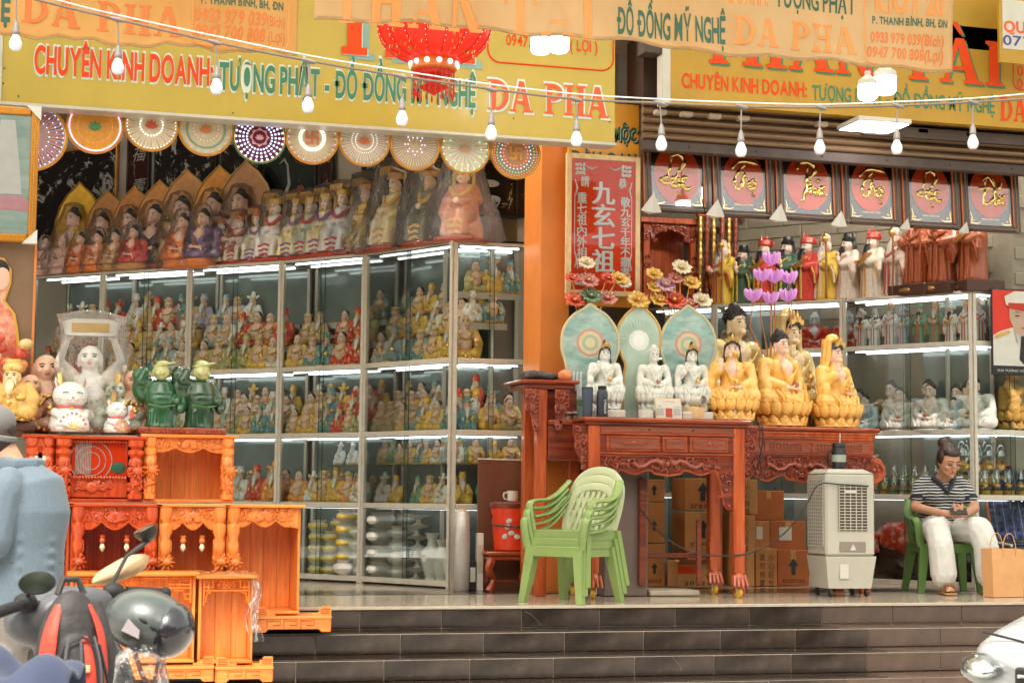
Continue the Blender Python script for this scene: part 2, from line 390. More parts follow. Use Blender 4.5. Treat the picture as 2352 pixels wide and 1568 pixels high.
# ---- plan of the two glass-cabinet rows (photo column -> distance along the view)
PA=[P(u,1140+.01*(u-1176),d) for u,d in ((1215,15.3),(1032,15.1),(828,15.93),(635,16.52),(422,17.03),(220,17.5),(60,17.95))]
PB=[P(u,1140+.01*(u-1176),d) for u,d in ((2420,16.5),(2237,16.24),(1938,17.1),(1640,17.7),(1480,18.1))]
for p in PA+PB:p.z=0
def back(p,a,b,d):                      # a point d metres behind the line a->b
    n=V((-(b.y-a.y),b.x-a.x,0)).normalized()
    if n.dot(p-CAM)<0:n=-n
    return p+n*d
ZC=4.75
def wallseg(name,a,b,z0,z1,th,mt,parent=None):
    d=(b-a).normalized();n=V((-d.y,d.x,0));n=n if n.dot(a-CAM)>0 else -n
    q=mb();q.vprism([a,b,b+n*th,a+n*th],z0,z1);return struct(name,q,mt,parent)
WA=[back(PA[1],PA[1],PA[4],1.0)+(PA[1]-PA[4]).normalized()*.1,back(PA[6],PA[4],PA[6],.8)]
YK=PA[0].y+.62;tk=(YK-WA[1].y)/(WA[0].y-WA[1].y);WA0m=WA[1]+(WA[0]-WA[1])*tk;WA0=V((PA[0].x+.08,YK,0))
wallseg('wall_left',WA0m,WA[1]+(WA[1]-WA0m).normalized()*2.5,.003,ZC,.15,MT['wall'])
wallseg('wall_corner',WA0m,WA0+V((.15,0,0)),.003,ZC-.001,.15,MT['wall'])
WB1=back(PB[1],PB[1],PB[2],.6)+(PB[1]-PB[2]).normalized()*.15;WB2=back(PB[4],PB[2],PB[4],.6)
wallb=wallseg('wall_right',WB2+(WB2-WB1).normalized()*.8,WB1,.003,ZC,.15,MT['brickwall'])
wallseg('wall_right_return',WB1+V((.001,0.002,0)),WB1+V((3.5,0,0)),.003,ZC-.001,.15,MT['brickwall'])
bw_,bh_=.40,.125
bq=mb();bq.bbox(.004,bw_-.004,-.012,.004,.004,bh_-.004,.006);bme=bq.mesh('brick');bme.materials.append(MT['brickwall'])
dB=(WB1-WB2).normalized();aB=math.atan2(dB.y,dB.x);LB=(WB1-WB2).length
nrow=0
for r in range(9):
    z=2.62+r*bh_;x=-.2*(r%2)+.55
    while x<LB-bw_:
        o=obj('brick',bme,None,wallb);p=WB2+dB*x;o.location=(p.x,p.y,z);o.rotation_euler=(0,0,aB);x+=bw_
    x=.0+.2*(r%2)
    while x<2.4:
        o=obj('brick',bme,None,wallb);o.location=(WB1.x+.02+x,WB1.y,z);x+=bw_
g=mb();g.box(-12,12,11.2,11.4,.003,ZC);struct('wall_back',g,MT['darkwall'])
g=mb();g.box(-12,-11.8,1.0,11.199,.003,ZC);struct('wall_side_left',g,MT['darkwall'])
g=mb();g.box(11.8,12,1.0,11.199,.003,ZC);struct('wall_side_right',g,MT['darkwall'])
g=mb();g.box(-12,12,1.0,11.4,ZC+.001,ZC+.2);struct('ceiling',g,MT['darkwall'])
# ---- pillar, column, beam, shutter
YP=1.62
a,b=onY(1240,700,YP),onY(1302,700,YP)
g=mb();g.bbox(a.x,b.x+.02,YP,YP+.5,.004,ZC,.008);tag(obj('pillar',g,MT['orange']),'orange painted pillar between the two shopfronts','pillar')
a,b=onY(1388,1200,1.12),onY(1488,1200,1.12)
col_=thing('tiled_column','brown tiled column standing behind the carved altar table with drawers','column',(a.x,1.12,.007))
g=mb();g.bbox(0,b.x-a.x,0,.4,0,1.25,.006);obj('shaft',g,MT['browntile'],col_)
g=mb();g.bbox(b.x-a.x+.012,b.x-a.x+.45,-.02,.3,0,.045,.01);obj('rubble_ledge',g,MT['grout'],col_)
YS=1.35
a=onY(1475,250,YS);zt,zb_=onY(1475,225,YS).z,onY(1475,322,YS).z
shut=thing('roller_shutter','rolled up bronze metal shutter above the row of framed calligraphy','shutter',(0,0,0))
x1=onY(2420,300,YS).x;nsl=5;hz=(zt-zb_)/nsl
for i in range(nsl):
    z0=zb_+i*hz;q=mb();pr=[]
    for j in range(7):
        t=j/6;pr.append((YS-.045*math.sin(math.pi*t)-.01,z0+t*hz*.97))
    pr+=[(YS+.02,z0+hz*.97),(YS+.02,z0)]
    n=len(pr);q.add([(a.x,y,z) for y,z in pr]+[(x1,y,z) for y,z in pr],[tuple(range(n)),tuple(range(2*n-1,n-1,-1))]+[(k,k+n,(k+1)%n+n,(k+1)%n) for k in range(n)])
    obj('slat',q,MT['shutter'],shut)
q=mb();q.bbox(a.x,x1,YS-.06,YS+.04,zb_-.09,zb_-.004,.006);obj('bottom_rail',q,MT['steel'],shut)
for i in range(7):
    q=mb();q.ell((a.x+.4+i*.62,YS-.062,zb_-.045),.009,n=8,k=5);obj('bolt',q,MT['dark'],shut)
q=mb();q.box(a.x+.003,x1,YS-.02,YS+.4,zt+.002,ZC-.003);struct('lintel',q,MT['steel'])
q=mb();q.bbox(onY(1480,200,1.0).x,onY(1521,200,1.0).x,1.0,1.18,zt+.3,ZC-.01,.004);tag(obj('steel_post',q,MT['steel']),'rusty brown steel post between the two yellow signs','post')
q=mb();q.box(onY(0,100,1.25).x-2,onY(1500,100,1.25).x,2.15,2.3,4.0,ZC-.002);struct('shopfront_beam',q,MT['darkwall'])

MT["awn"]=bpy.data.materials.new('translucent_awning_sheet');MT['awn'].use_nodes=True;t_=MT['awn'].node_tree;t_.nodes.remove(t_.nodes['Principled BSDF'])
tl_=nd(t_,'BsdfTranslucent');df_=nd(t_,'BsdfDiffuse');wv_=nd(t_,'TexWave',Scale=.55);wv_.bands_direction='X';tc_=nd(t_,'TexCoord');rp_=nd(t_,'ValToRGB');rp_.color_ramp.interpolation='CONSTANT';rp_.color_ramp.elements[0].color=(.88,.86,.8,1);rp_.color_ramp.elements[1].position=.6;rp_.color_ramp.elements[1].color=(.6,.72,.66,1)
t_.links.new(tc_.outputs['Object'],wv_.inputs['Vector']);t_.links.new(wv_.outputs['Fac'],rp_.inputs[0]);t_.links.new(rp_.outputs[0],tl_.inputs[0]);t_.links.new(rp_.outputs[0],df_.inputs[0]);mx_=nd(t_,'MixShader');mx_.inputs[0].default_value=.6
t_.links.new(df_.outputs[0],mx_.inputs[1]);t_.links.new(tl_.outputs[0],mx_.inputs[2]);t_.links.new(mx_.outputs[0],t_.nodes['Material Output'].inputs[0])
q=mb();q.add([(-14,-4.2,5.6),(14,-4.2,5.6),(14,1.3,6.3),(-14,1.3,6.3)],[(0,3,2,1)])
struct('awning_roof',q,MT['awn'])
q=mb();q.box(-12,12,1.302,1.5,ZC+.2,6.4);struct('upper_wall',q,MT['wall'])

MT['ceilamp']=mat('lit_ceiling_tube',(1,1,1),.4,var=0,emit=85,ec=(1,.95,.86))
for i,(x,y,rz) in enumerate(((-3.4,2.6,.7),(-1.9,1.9,.7),(-.6,1.9,.3),(3.0,2.0,0),(5.0,2.0,0))):
    t=thing('ceiling_tube_lamp','lit fluorescent tube lamp on the shop ceiling','lamp',(x,y,ZC-.1),rz,group='ceiling tube lamps');q=mb();q.tube([(-.6,0,0),(.6,0,0)],.02,8);obj('tube',q,MT['ceilamp'],t);q=mb();q.bbox(-.63,.63,-.03,.03,.03,.08,.005);obj('batten',q,MT['white'],t)
# trees across the road, seen in the mirrors and polished tiles
MT['leaf']=mat('tree_leaf',(.07,.13,.03),.5,var=.4,vs=1);MT['bark']=mat('bark',(.12,.08,.05),.9,var=.3,vs=6,bump=.6,bs=12)
rt_=random.Random(5);q=mb()
for k in range(3200):
    d=V((rt_.gauss(0,1),rt_.gauss(0,1),rt_.gauss(0,1))).normalized()*rt_.uniform(.45,1)**.5;c=V((d.x*3,d.y*3,6.2+d.z*2.4))*(1+.22*NZ.noise(d*2.5));a=V((rt_.uniform(-1,1),rt_.uniform(-1,1),rt_.uniform(-.6,.6))).normalized()*.17;b=a.cross(V((rt_.uniform(-1,1),rt_.uniform(-1,1),1))).normalized()*.1;q.add([c-a,c-b,c+a,c+b],[(0,1,2,3)])
crown=q.mesh('crown',0);crown.materials.append(MT['leaf']);q=mb();q.tube([(0,0,-.1),(.05,0,2),(0,.1,4),(0,0,6)],[.24,.18,.14,.05],10)
for a in range(6):q.tube([(0,0,3+.4*a),(.8*math.cos(a*2),.8*math.sin(a*2),4.2+.4*a),(1.7*math.cos(a*2),1.7*math.sin(a*2),5+.4*a)],[.08,.05,.02],7)
trunk=q.mesh('trunk');trunk.materials.append(MT['bark'])
for x,y,s,lb in ((-8,-25,1.35,'leafy street tree across the road, left of the parked motorbike line'),(-1.5,-29,1.5,'tallest leafy street tree across the road'),(8,-29,.95,'leafy street tree across the road opposite the parked car')):
    t=thing('street_tree',lb,'tree',(x,y,-.72),x,s=s);obj('crown',crown,None,t);obj('trunk',trunk,None,t)
MT['plaster']=mat('weathered_plaster','#8f7f68',.8,var=.2,vs=1,dirt=.4);MT['plaster2']=mat('green_grey_plaster','#6f7568',.8,var=.2,vs=1,dirt=.4);MT['winglass']=mat('dark_window','#23282a',.1,var=.1)
for i,(x,h,lb) in enumerate(((-34,8,'narrow two storey'),(-23,11,'tall three storey'),(-12,9.5,'cream two storey'),(0,12,'tallest'),(12,9,'low wide'),(24,11,'far three storey'))):
    t=thing('shophouse',lb+' shophouse across the road behind the street trees','building',(x,-37,-.72));q=mb();q.box(0,10.6,-8,0,0,h);obj('wall',q,MT['plaster' if i%2 else 'plaster2'],t);q=mb();q.bbox(-.1,10.7,-8.1,.3,h,h+.5,.05);obj('parapet',q,MT['grout'],t);q=mb();q.box(.8,9.8,.01,.06,.2,3);obj('shop_shutter',q,MT['shutter'],t)  # unseen row of houses, added to darken what glass and tiles reflect
    for k in range(8):q=mb();q.box(1+2.4*(k%4),2.3+2.4*(k%4),.01,.05,4.2+3*(k//4),5.8+3*(k//4));obj('window',q,MT['winglass'],t)
# ------------------------------------------------------------------ signs, banners, strings of bulbs, lantern, halos, frames
MT['signy']=mat('yellow_sign_film','#bda23c',.35,var=.05,vs=.8,coat=.15,dirt=.1)
MT['signy2']=mat('deep_yellow_vinyl','#b98d24',.45,var=.08,vs=1.2,dirt=.14)
MT['red']=flatmat('red_print','#e2480f',rough=.5,spec=.25);MT['pinkred']=flatmat('coral_print','#ee6238',rough=.5,spec=.25)
MT['green']=flatmat('green_print','#3f7a55',rough=.4);MT['dgreen']=flatmat('dark_green_print','#2f5e45',rough=.5)
MT['pale']=flatmat('pale_outline_print','#ccd6c6',rough=.4);MT['shade']=flatmat('grey_green_print','#84a79a',rough=.4)
MT['orangeprint']=flatmat('faded_orange_print','#d97432',rough=.6,vs=6);MT['orangefaded']=flatmat('washed_out_print','#e5924a',rough=.6)
MT['purple']=flatmat('purple_print','#4a4a8c')
def bannermat(name,a,b):
    m=mat(name,a,.6,var=.08,vs=1.5,c2=b,cs=.05,bump=.35,bs=3.2,grain=(1,1,.6));t=m.node_tree;p=t.nodes['Principled BSDF']
    tl=nd(t,'BsdfTranslucent');tl.inputs[0].default_value=(.85,.66,.38,1);mx=nd(t,'MixShader');mx.inputs[0].default_value=.35
    t.links.new(p.outputs[0],mx.inputs[1]);t.links.new(tl.outputs[0],mx.inputs[2]);t.links.new(mx.outputs[0],t.nodes['Material Output'].inputs[0]);return m
MT['banner']=bannermat('faded_orange_cloth','#dfbc88','#d9ac70')
MT['banner2']=bannermat('amber_cloth','#e6b064','#d89a48')

def text_on(parent,name,s,uv0,uv1,v_top,Y,mt,off=.03,outline=None,ser=False,fn=None,slant=0,lift=.003,gap=.07,cjk=False,oofs=.035):
    """uv0: left end of the baseline, uv1: right end, v_top: top of the capitals at the left end"""
    a,b,c=onY(*uv0,Y),onY(*uv1,Y),onY(uv0[0],v_top,Y)
    if outline:
        q=mb();lettering(q,s,a.x-.008,b.x+.008,a.z-.006,c.z+.006,off+oofs,gap-oofs*1.2,Y-lift,fn,ser,cjk,slant,grow=.035 if ser else 0);obj('lettering_outline',q,outline,parent,ang=0)
    q=mb();lettering(q,s,a.x,b.x,a.z,c.z,off,gap,Y-lift-(.0032 if outline else 0),fn,ser,cjk,slant);return obj(name,q,mt,parent,ang=0)
def rrect(b,x0,x1,z0,z1,r,y,th,sides=(1,1,1,1)):
    pts=[]
    for cx,cz,a0 in ((x1-r,z1-r,0),(x0+r,z1-r,90),(x0+r,z0+r,180),(x1-r,z0+r,270)):
        pts+=[(cx+r*math.cos(R(a0+i*15)),y,cz+r*math.sin(R(a0+i*15))) for i in range(7)]
    b.tube(pts,th,4,closed=True,flat=1);return b
# ---- left yellow sign
Y1=.6
s1=thing('shop_sign','long yellow shop sign with red and green lettering over the halo discs','sign')
x0,x1=onY(4,200,Y1).x,onY(1412,250,Y1).x;zb=onY(700,280,Y1).z;zt=onY(700,-80,Y1).z
q=mb();q.box(x0,x1,Y1,Y1+.16,zb,zt);obj('face_panel',q,MT['signy'],s1)
q=mb();q.bbox(x0-.012,x1+.012,Y1-.012,Y1+.17,zb-.025,zb-.001,.003);obj('bottom_trim',q,MT['alu'],s1)
q=mb();q.bbox(x0-.03,x0-.001,Y1-.012,Y1+.17,zb,zt,.003);obj('side_trim',q,MT['alu'],s1)
for u,v in ((10,157),(8,192),(42,221),(535,260),(1400,280),(1398,157),(1180,272)):
    p=onY(u,v,Y1-.004);q=mb();q.ell(p,.006,n=8,k=4);obj('rivet',q,MT['dark'],s1)
text_on(s1,'lettering','CHUYÊN KINH DOANH:',(78,167),(489,201),103,Y1,MT['red'],.03,MT['pale'])
text_on(s1,'lettering','TƯỢNG PHẬT - ĐỒ ĐỒNG MỸ NGHỆ',(503,204),(1092,249),142,Y1,MT['green'],.03,MT['pale'])
text_on(s1,'lettering','DA PHA',(1122,253),(1397,273),182,Y1,MT['pinkred'],0,MT['pale'],ser=True,gap=.05)
a,b=onY(752,122,Y1),onY(1090,140,Y1)
for mt,dx,dy in (('shade',.06,.004),('pale',0.01,.0085),('red',0,.013)):
    q=mb();lettering(q,'TÀI',a.x+dx,b.x+dx,a.z-dx*.6,a.z+.75-dx*.6,0,.06,Y1-dy,ser=True);obj('big_lettering',q,MT[mt],s1,ang=0)
q=mb();p0,p1=onY(1120,150,Y1),onY(1414,160,Y1);rrect(q,p0.x,p1.x-.02,onY(1250,152,Y1).z,zt-.05,.1,Y1-.003,.007);obj('phone_box',q,MT['red'],s1)
text_on(s1,'lettering','0947.700.808 ( LỢI )',(1162,104),(1372,121),78,Y1,MT['red'],.015)
# ---- right yellow sign
Y2=1.0
s2=thing('shop_sign','deep yellow vinyl sign with big red letters above the bronze shutter','sign')
x0,x1=onY(1540,180,Y2).x,onY(2500,250,Y2).x;zb=onY(1900,262,Y2).z;zt=onY(1900,-120,Y2).z
q=mb();q.box(x0,x1,Y2,Y2+.1,zb,zt);obj('face_panel',q,MT['signy2'],s2)
q=mb();q.bbox(x0-.075,x0-.002,Y2-.01,Y2+.12,zb-.02,zt,.004);obj('side_trim',q,MT['white'],s2)
for u in (1500,1560,1625,1690,1870,2100,2210):
    p=onY(u,243+(u-1500)*.078,Y2+.2);q=mb();q.bbox(p.x,p.x+.1,Y2+.13,Y2+.2,zb-.075,zb-.035,.004);obj('bracket',q,MT['grout'],s2)
text_on(s2,'lettering','CHUYÊN KINH DOANH:',(1566,201),(1853,227),167,Y2,MT['red'],.025)
text_on(s2,'lettering','TƯỢNG PHẬT - ĐỒ ĐỒNG MỸ NGHỆ',(1865,229),(2285,263),195,Y2,MT['green'],.02)
text_on(s2,'lettering','DA PHA',(2297,277),(2470,290),222,Y2,MT['red'],0,ser=True)
a,b=onY(1604,143,Y2),onY(2303,199,Y2)
for mt,dx,dy in (('green',.022,.004),('red',0,.0085)):
    q=mb();lettering(q,'THẦN TÀI',a.x+dx,b.x+dx,a.z-dx*.8,a.z+.40-dx*.8,0,.07,Y2-dy,ser=True);obj('big_lettering',q,MT[mt],s2,ang=0)
q=mb();p0=onY(2328,205,Y2);rrect(q,p0.x,p0.x+.9,p0.z,p0.z+.5,.06,Y2-.003,.006);obj('phone_box',q,MT['red'],s2)
for v,t in ((162,'0933.979.039'),(192,'0947.700.808')):text_on(s2,'lettering',t,(2336,v+12),(2500,v+22),v-12,Y2,MT['red'],.01)
q=mb();q.box(onY(2000,260,Y2).x,x1,Y2+.13,Y2+.19,zb-.12,zb-.03);obj('fascia_rail',q,MT['steel'],s2)
# small white notice at the far right
Y3=.7;s3=thing('notice_board','small white notice with red and purple print at the edge of the yellow sign','notice')
p0,p1=onY(2303,112,Y3),onY(2420,10,Y3);q=mb();q.box(p0.x-.03,p1.x,Y3,Y3+.03,p0.z-.12,p1.z+.2);obj('board',q,MT['signy2'],s3)
q=mb();q.box(p0.x,p1.x-.02,Y3-.004,Y3-.001,p0.z,p1.z);obj('sheet',q,MT['white'],s3)
text_on(s3,'lettering','QUANG',(2305,73),(2430,80),47,Y3,MT['pinkred'],.03,lift=.006)
text_on(s3,'lettering','0775 33',(2303,103),(2440,112),80,Y3,MT['purple'],.015,lift=.006)
# ---- cloth banners
def banner(label,u0,u1,vb0,vb1,Y,mt,seed,vtop=-70):
    t=thing('cloth_banner',label,'banner',group=None)
    a,b=onY(u0,vb0,Y),onY(u1,vb1,Y);zt=onY((u0+u1)/2,vtop,Y).z;W=b.x-a.x
    def fn(x,z):
        s=(x-a.x);
        return .03*math.sin(s*2.1+seed+z)+.018*math.sin(s*5.3-3.2*z+seed*2)+.01*math.sin(7*z+s*3)+.006*math.sin(14*s+9*z)
    def g(i,j):
        x=a.x+W*i;zb=a.z+(b.z-a.z)*i+.014*math.sin(i*21+seed)+.008*math.sin(i*57);z=zb+(zt-zb)*j
        return (x,Y+fn(x,z),z)
    q=mb();q.grid(g,140,22);c=obj('cloth',q,mt,t);sm=c.modifiers.new('thickness','SOLIDIFY');sm.thickness=.004;sm.offset=1
    q=mb();q.tube([V(g(i/100,0))+V((0,-.004,.0)) for i in range(101)],.006,5);obj('hem',q,MT['hem'],t)
    return t,fn
MT['hem']=mat('stitched_hem','#a9895f',.7,var=.3,vs=20)
YB=-2.1
b1,f1=banner('amber cloth banner with orange letters and handwritten phone numbers over the yellow sign',-60,684,78,124,YB,MT['banner2'],1.3)
kw=dict(fn=f1,lift=.006)
text_on(b1,'lettering','Ệ',(2,52),(23,54),4,YB,MT['dgreen'],.05,**kw)
text_on(b1,'lettering','DA PHA',(50,56),(418,73),-14,YB,MT['orangeprint'],0,ser=True,gap=.1,**kw)
text_on(b1,'lettering','P. THANH BÌNH, BH, ĐN',(462,7),(652,17),-12,YB,MT['dgreen'],.03,**kw)
text_on(b1,'lettering','0933 979 039',(447,47),(612,57),15,YB,MT['orangeprint'],.03,slant=.15,**kw)
text_on(b1,'lettering','(Bích)',(614,59),(655,61),34,YB,MT['orangeprint'],.01,**kw)
text_on(b1,'lettering','0947 700 808',(447,83),(608,92),52,YB,MT['orangeprint'],.03,slant=.15,**kw)
text_on(b1,'lettering','(Lợi)',(616,95),(655,97),70,YB,MT['orangeprint'],.01,**kw)
q=mb();p0,p1=onY(441,90,YB),onY(662,104,YB);rrect(q,p0.x,p1.x,p0.z-.03,p0.z+.5,.05,YB-.012,.004);obj('phone_box',q,MT['orangefaded'],b1)
b2,f2=banner('wide pale orange cloth banner hanging in front of the red lantern',724,2183,35,167,YB-.12,MT['banner'],4.1,-90)
kw=dict(fn=f2,lift=.006);Yb=YB-.12
text_on(b2,'lettering','THẦN TÀI',(760,48),(1362,79),-62,Yb,MT['orangefaded'],0,ser=True,gap=.1,**kw)
text_on(b2,'lettering','ĐỒ ĐỒNG MỸ NGHỆ',(1414,78),(1668,99),17,Yb,MT['dgreen'],.025,**kw)
text_on(b2,'lettering','DA PHA',(1688,101),(1970,124),36,Yb,MT['orangefaded'],0,ser=True,gap=.1,**kw)
text_on(b2,'lettering','DOANH:',(1674,6),(1765,13),-40,Yb,MT['orangefaded'],.02,**kw)
text_on(b2,'lettering','TƯỢNG PHẬT',(1781,14),(1968,29),-32,Yb,MT['dgreen'],.02,**kw)
text_on(b2,'lettering','KIOT 20',(2012,25),(2160,36),-22,Yb,MT['orangefaded'],.05,**kw)
text_on(b2,'lettering','P. THANH BÌNH, BH, ĐN',(2004,54),(2168,68),36,Yb,MT['dgreen'],.025,slant=.08,**kw)
text_on(b2,'lettering','0933 979 039(Bích)',(1998,97),(2160,110),72,Yb,MT['orangeprint'],.03,slant=.15,**kw)
text_on(b2,'lettering','0947 700 808(Lợi)',(1990,131),(2160,146),106,Yb,MT['orangeprint'],.03,slant=.15,**kw)
q=mb();p0,p1=onY(1985,138,Yb),onY(2166,150,Yb);rrect(q,p0.x,p1.x,p0.z-.02,p0.z+.6,.05,Yb-.012,.004);obj('phone_box',q,MT['orangefaded'],b2)
# ---- string of bulbs
YW=-3.5
MT['cable']=mat('brown_cable','#6d5f52',.5,var=.1);MT['socket']=mat('grey_socket','#77706a',.5,var=.1);MT['wire']=mat('white_wire','#d8d8d6',.4,var=.05)
MT['bulb']=mat('white_bulb','#e4e8ea',.15,var=.02,coat=.6)
cab=[(-60,-46),(85,0),(270,45),(493,97),(709,140),(920,175),(1127,205),(1322,228),(1515,237),(1703,245),(1885,247),(2062,243),(2235,235),(2420,223)]
def spline(pts,n=8):
    out=[]
    for i in range(len(pts)-1):
        p0,p1,p2,p3=pts[max(i-1,0)],pts[i],pts[i+1],pts[min(i+2,len(pts)-1)]
        for k in range(n):
            t=k/n;out.append(tuple(.5*(2*b+(c-a)*t+(2*a-5*b+4*c-d)*t*t+(3*b-a-3*c+d)*t**3) for a,b,c,d in zip(p0,p1,p2,p3)))
    return out+[pts[-1]]
q=mb();q.tube([onY(u,v,YW) for u,v in spline(cab)],.0065,6)
ch=tag(obj('festoon_cable',q,MT['cable']),'brown festoon cable sagging across the shopfront with bulb droppers','cable')
q=mb();q.tube([onY(u,v,YW+.03) for u,v in spline([(-60,-54),(130,0),(270,35),(493,83),(709,128),(920,163),(1127,194),(1322,216),(1515,228),(1703,236),(1885,240),(2062,234),(2235,226),(2420,210)])],.004,5)
tag(obj('support_wire',q,MT['wire']),'thin white support wire running just above the brown bulb cable','wire')
blb=thing('festoon_bulb','white round bulb hanging from the brown festoon cable','bulb',group='bulbs hanging from the festoon cable')
q=mb();q.lathe([(.0,0),(.018,.002),(.028,.012),(.0325,.03),(.031,.044),(.024,.062),(.0165,.078),(.0155,.084)],18,m=M.Translation((0,0,-.0)));obj('glass',q,MT['bulb'],blb)
q=mb();q.lathe([(.0165,.082),(.0195,.086),(.0195,.102),(.017,.106),(.0175,.125),(.012,.135),(.008,.15)],14);obj('socket',q,MT['socket'],blb)
bl=[(35,118),(270,172),(497,218),(707,260),(923,290),(1128,323),(1324,337),(1519,347),(1702,361),(1883,355),(2060,355),(2235,343)]
tops=[(37,-12)]+cab[2:13]
neigh=['the amber banner','the red letters of the long yellow sign','the colon of the long yellow sign','the green word PHẬT','the green word MỸ','the letter D of DA PHA','the letters HA of DA PHA','the first gold calligraphy frame','the second gold calligraphy frame','the third gold calligraphy frame','the fourth gold calligraphy frame','the last gold calligraphy frame']
for i,(u,v) in enumerate(bl):
    p=onY(u,v,YW);o=clone(blb,p,label='white festoon bulb hanging before '+neigh[i],group='bulbs hanging from the festoon cable');t=onY(*tops[i],YW)
    z1=t.z-p.z;q=mb();q.tube([(0,0,.145),((t.x-p.x)*.4,0,.15+(z1-.15)*.5),(t.x-p.x,0,z1)],.0045,6);obj('dropper_cord',q,MT['socket'],o)
    q=mb();q.tube([(t.x-p.x-.035,0,z1+.006),(t.x-p.x,0,z1-.002),(t.x-p.x+.035,0,z1-.008)],[.008,.014,.008],8);obj('junction',q,MT['socket'],o)
kill(blb)
# ---- red lantern
YL=-.9
c=onY(998,60,YL);LR=(onY(1126,60,YL).x-onY(872,60,YL).x)/2
MT['silk']=mat('red_lantern_silk','#e02208',.5,var=.12,vs=6,emit=.12,ec='#ff2a10');MT['redplain']=mat('red_satin','#d92c12',.4,var=.1)
MT['led']=mat('lit_led',(1,.95,.95),.4,var=0,emit=.55,oc=True)
ln=thing('red_lantern','big round red lantern with gold writing, lights and bead fringe','lantern',c)
pr=[(LR*max(.36,math.cos(R(a))**.75),LR*.66*math.sin(R(a))) for a in range(-68,69,8)]
q=mb();q.lathe(pr,40,wob=lambda a,j:1+.012*abs(math.sin(a*8)));obj('silk_body',q,MT['silk'],ln)
for i in range(16):
    a=i/16*2*math.pi;q=mb();q.tube([(r*1.015*math.cos(a),r*1.015*math.sin(a),z) for r,z in pr],.006,5);obj('rib',q,MT['redplain'],ln)
    q=mb()
    for r,z in pr:q.ell((r*1.03*math.cos(a),r*1.03*math.sin(a),z),.0032,n=6,k=4)
    obj('light_string',q,MT['led'],ln,color=(1,.8,.95))
q=mb();rg=random.Random(9)
for k in range(90):
    a,j=rg.uniform(0,6.28),rg.uniform(1.5,11);r0,z0=[pr[int(j)][i]+(pr[int(j)+1][i]-pr[int(j)][i])*(j%1) for i in (0,1)];a0=rg.uniform(0,6)
    q.tube([(1.012*r0*math.cos(a+.05*math.cos(a0+i)/1.5),1.012*r0*math.sin(a+.05*math.cos(a0+i)/1.5),z0+.022*math.sin(a0+1.3*i)) for i in range(5)],.003,4)
obj('gold_script',q,MT['gold'],ln)['kind']='stuff'
zb=pr[0][1];rb=LR*.4
q=mb();q.lathe([(rb*.95,zb+.01),(rb,zb),(rb*1.02,zb-.07),(rb*.85,zb-.08)],30);obj('collar',q,MT['orange'],ln)
for k in range(12):
    a=k/12*6.283;q=mb();q.ell((rb*1.03*math.cos(a),rb*1.03*math.sin(a),zb-.035),.02,n=8,k=6);obj('collar_light',q,MT['led'],ln,color=(1,.75,.9) if k%2 else (1,.95,.9))
q=mb();q.lathe([(rb*.86,zb-.08),(rb*.75,zb-.11),(.05,zb-.11)],24);obj('lower_ring',q,MT['redplain'],ln)
q=mb();q.lathe([(.05,zb-.11),(.05,zb-.17),(.1,zb-.19),(.03,zb-.23),(.0,zb-.25)],16);obj('tassel_cap',q,MT['redplain'],ln)
for k in range(22):
    a=k/22*6.283;x,y=rb*.9*math.cos(a),rb*.9*math.sin(a);L=.15+.06*rnd.random();q=mb();q.tube([(x,y,zb-.07),(x,y,zb-.07-L)],.0025,4)
    for j in range(5):q.ell((x,y,zb-.09-L*j/5),.006,n=6,k=4)
    q.ell((x,y,zb-.075-L),(.007,.007,.022),n=6,k=5);obj('bead_strand',q,MT['redplain'],ln)
q=mb();q.tube([(0,0,pr[-1][1]),(0,0,pr[-1][1]+.6)],.008,6);q.lathe([(rb,pr[-1][1]-.01),(rb,pr[-1][1]+.05),(.02,pr[-1][1]+.07)],24);obj('hanger',q,MT['redplain'],ln)
# ---- bright workshop bulbs and the flat lamp
MT['lamp']=mat('lit_lamp_glass',(1,1,1),.4,var=0,emit=5,ec=(1,.98,.95))
def ledlamp(u,v,w_,Y,label):
    p=onY(u,v,Y);r=(onY(u+w_/2,v,Y).x-p.x);t=thing('led_lamp',label,'lamp',p)
    q=mb();q.lathe([(0,-.0),(r*.75,.0),(r*.97,r*.25),(r,r*1.3),(r*.9,r*1.5)],22);obj('diffuser',q,MT['lamp'],t)
    q=mb();q.lathe([(r*.92,r*1.48),(r*1.05,r*1.5),(r*1.0,r*2.0),(r*.55,r*2.35),(r*.3,r*2.6),(r*.3,r*3.0)],22);obj('housing',q,MT['white'],t)
    q=mb();q.tube([(0,0,r*3),(0,0,r*3+.5)],.008,6);obj('cord',q,MT['cable'],t)
ledlamp(1242,123,44,-.5,'lit white lamp beside the phone number of the long yellow sign')
ledlamp(1284,120,44,-.35,'lit white lamp close to the letters of the phone number box')
ledlamp(1993,229,40,-.4,'bright lit lamp hanging low in front of the deep yellow sign')
ledlamp(2033,216,46,-.25,'bright lit lamp with wide white housing before the deep yellow sign')
p0,p1=onY(1942,279,.95),onY(2062,292,.95);fp=thing('flat_lamp','flat white square lamp under the deep yellow sign','lamp',(0,0,0))
q=mb();q.bbox(p0.x,p1.x,.7,1.12,p0.z-.04,p0.z,.006);obj('housing',q,MT['white'],fp);q=mb();q.box(p0.x+.02,p1.x-.02,.72,1.1,p0.z-.046,p0.z-.041);obj('diffuser',q,MT['lamp'],fp)
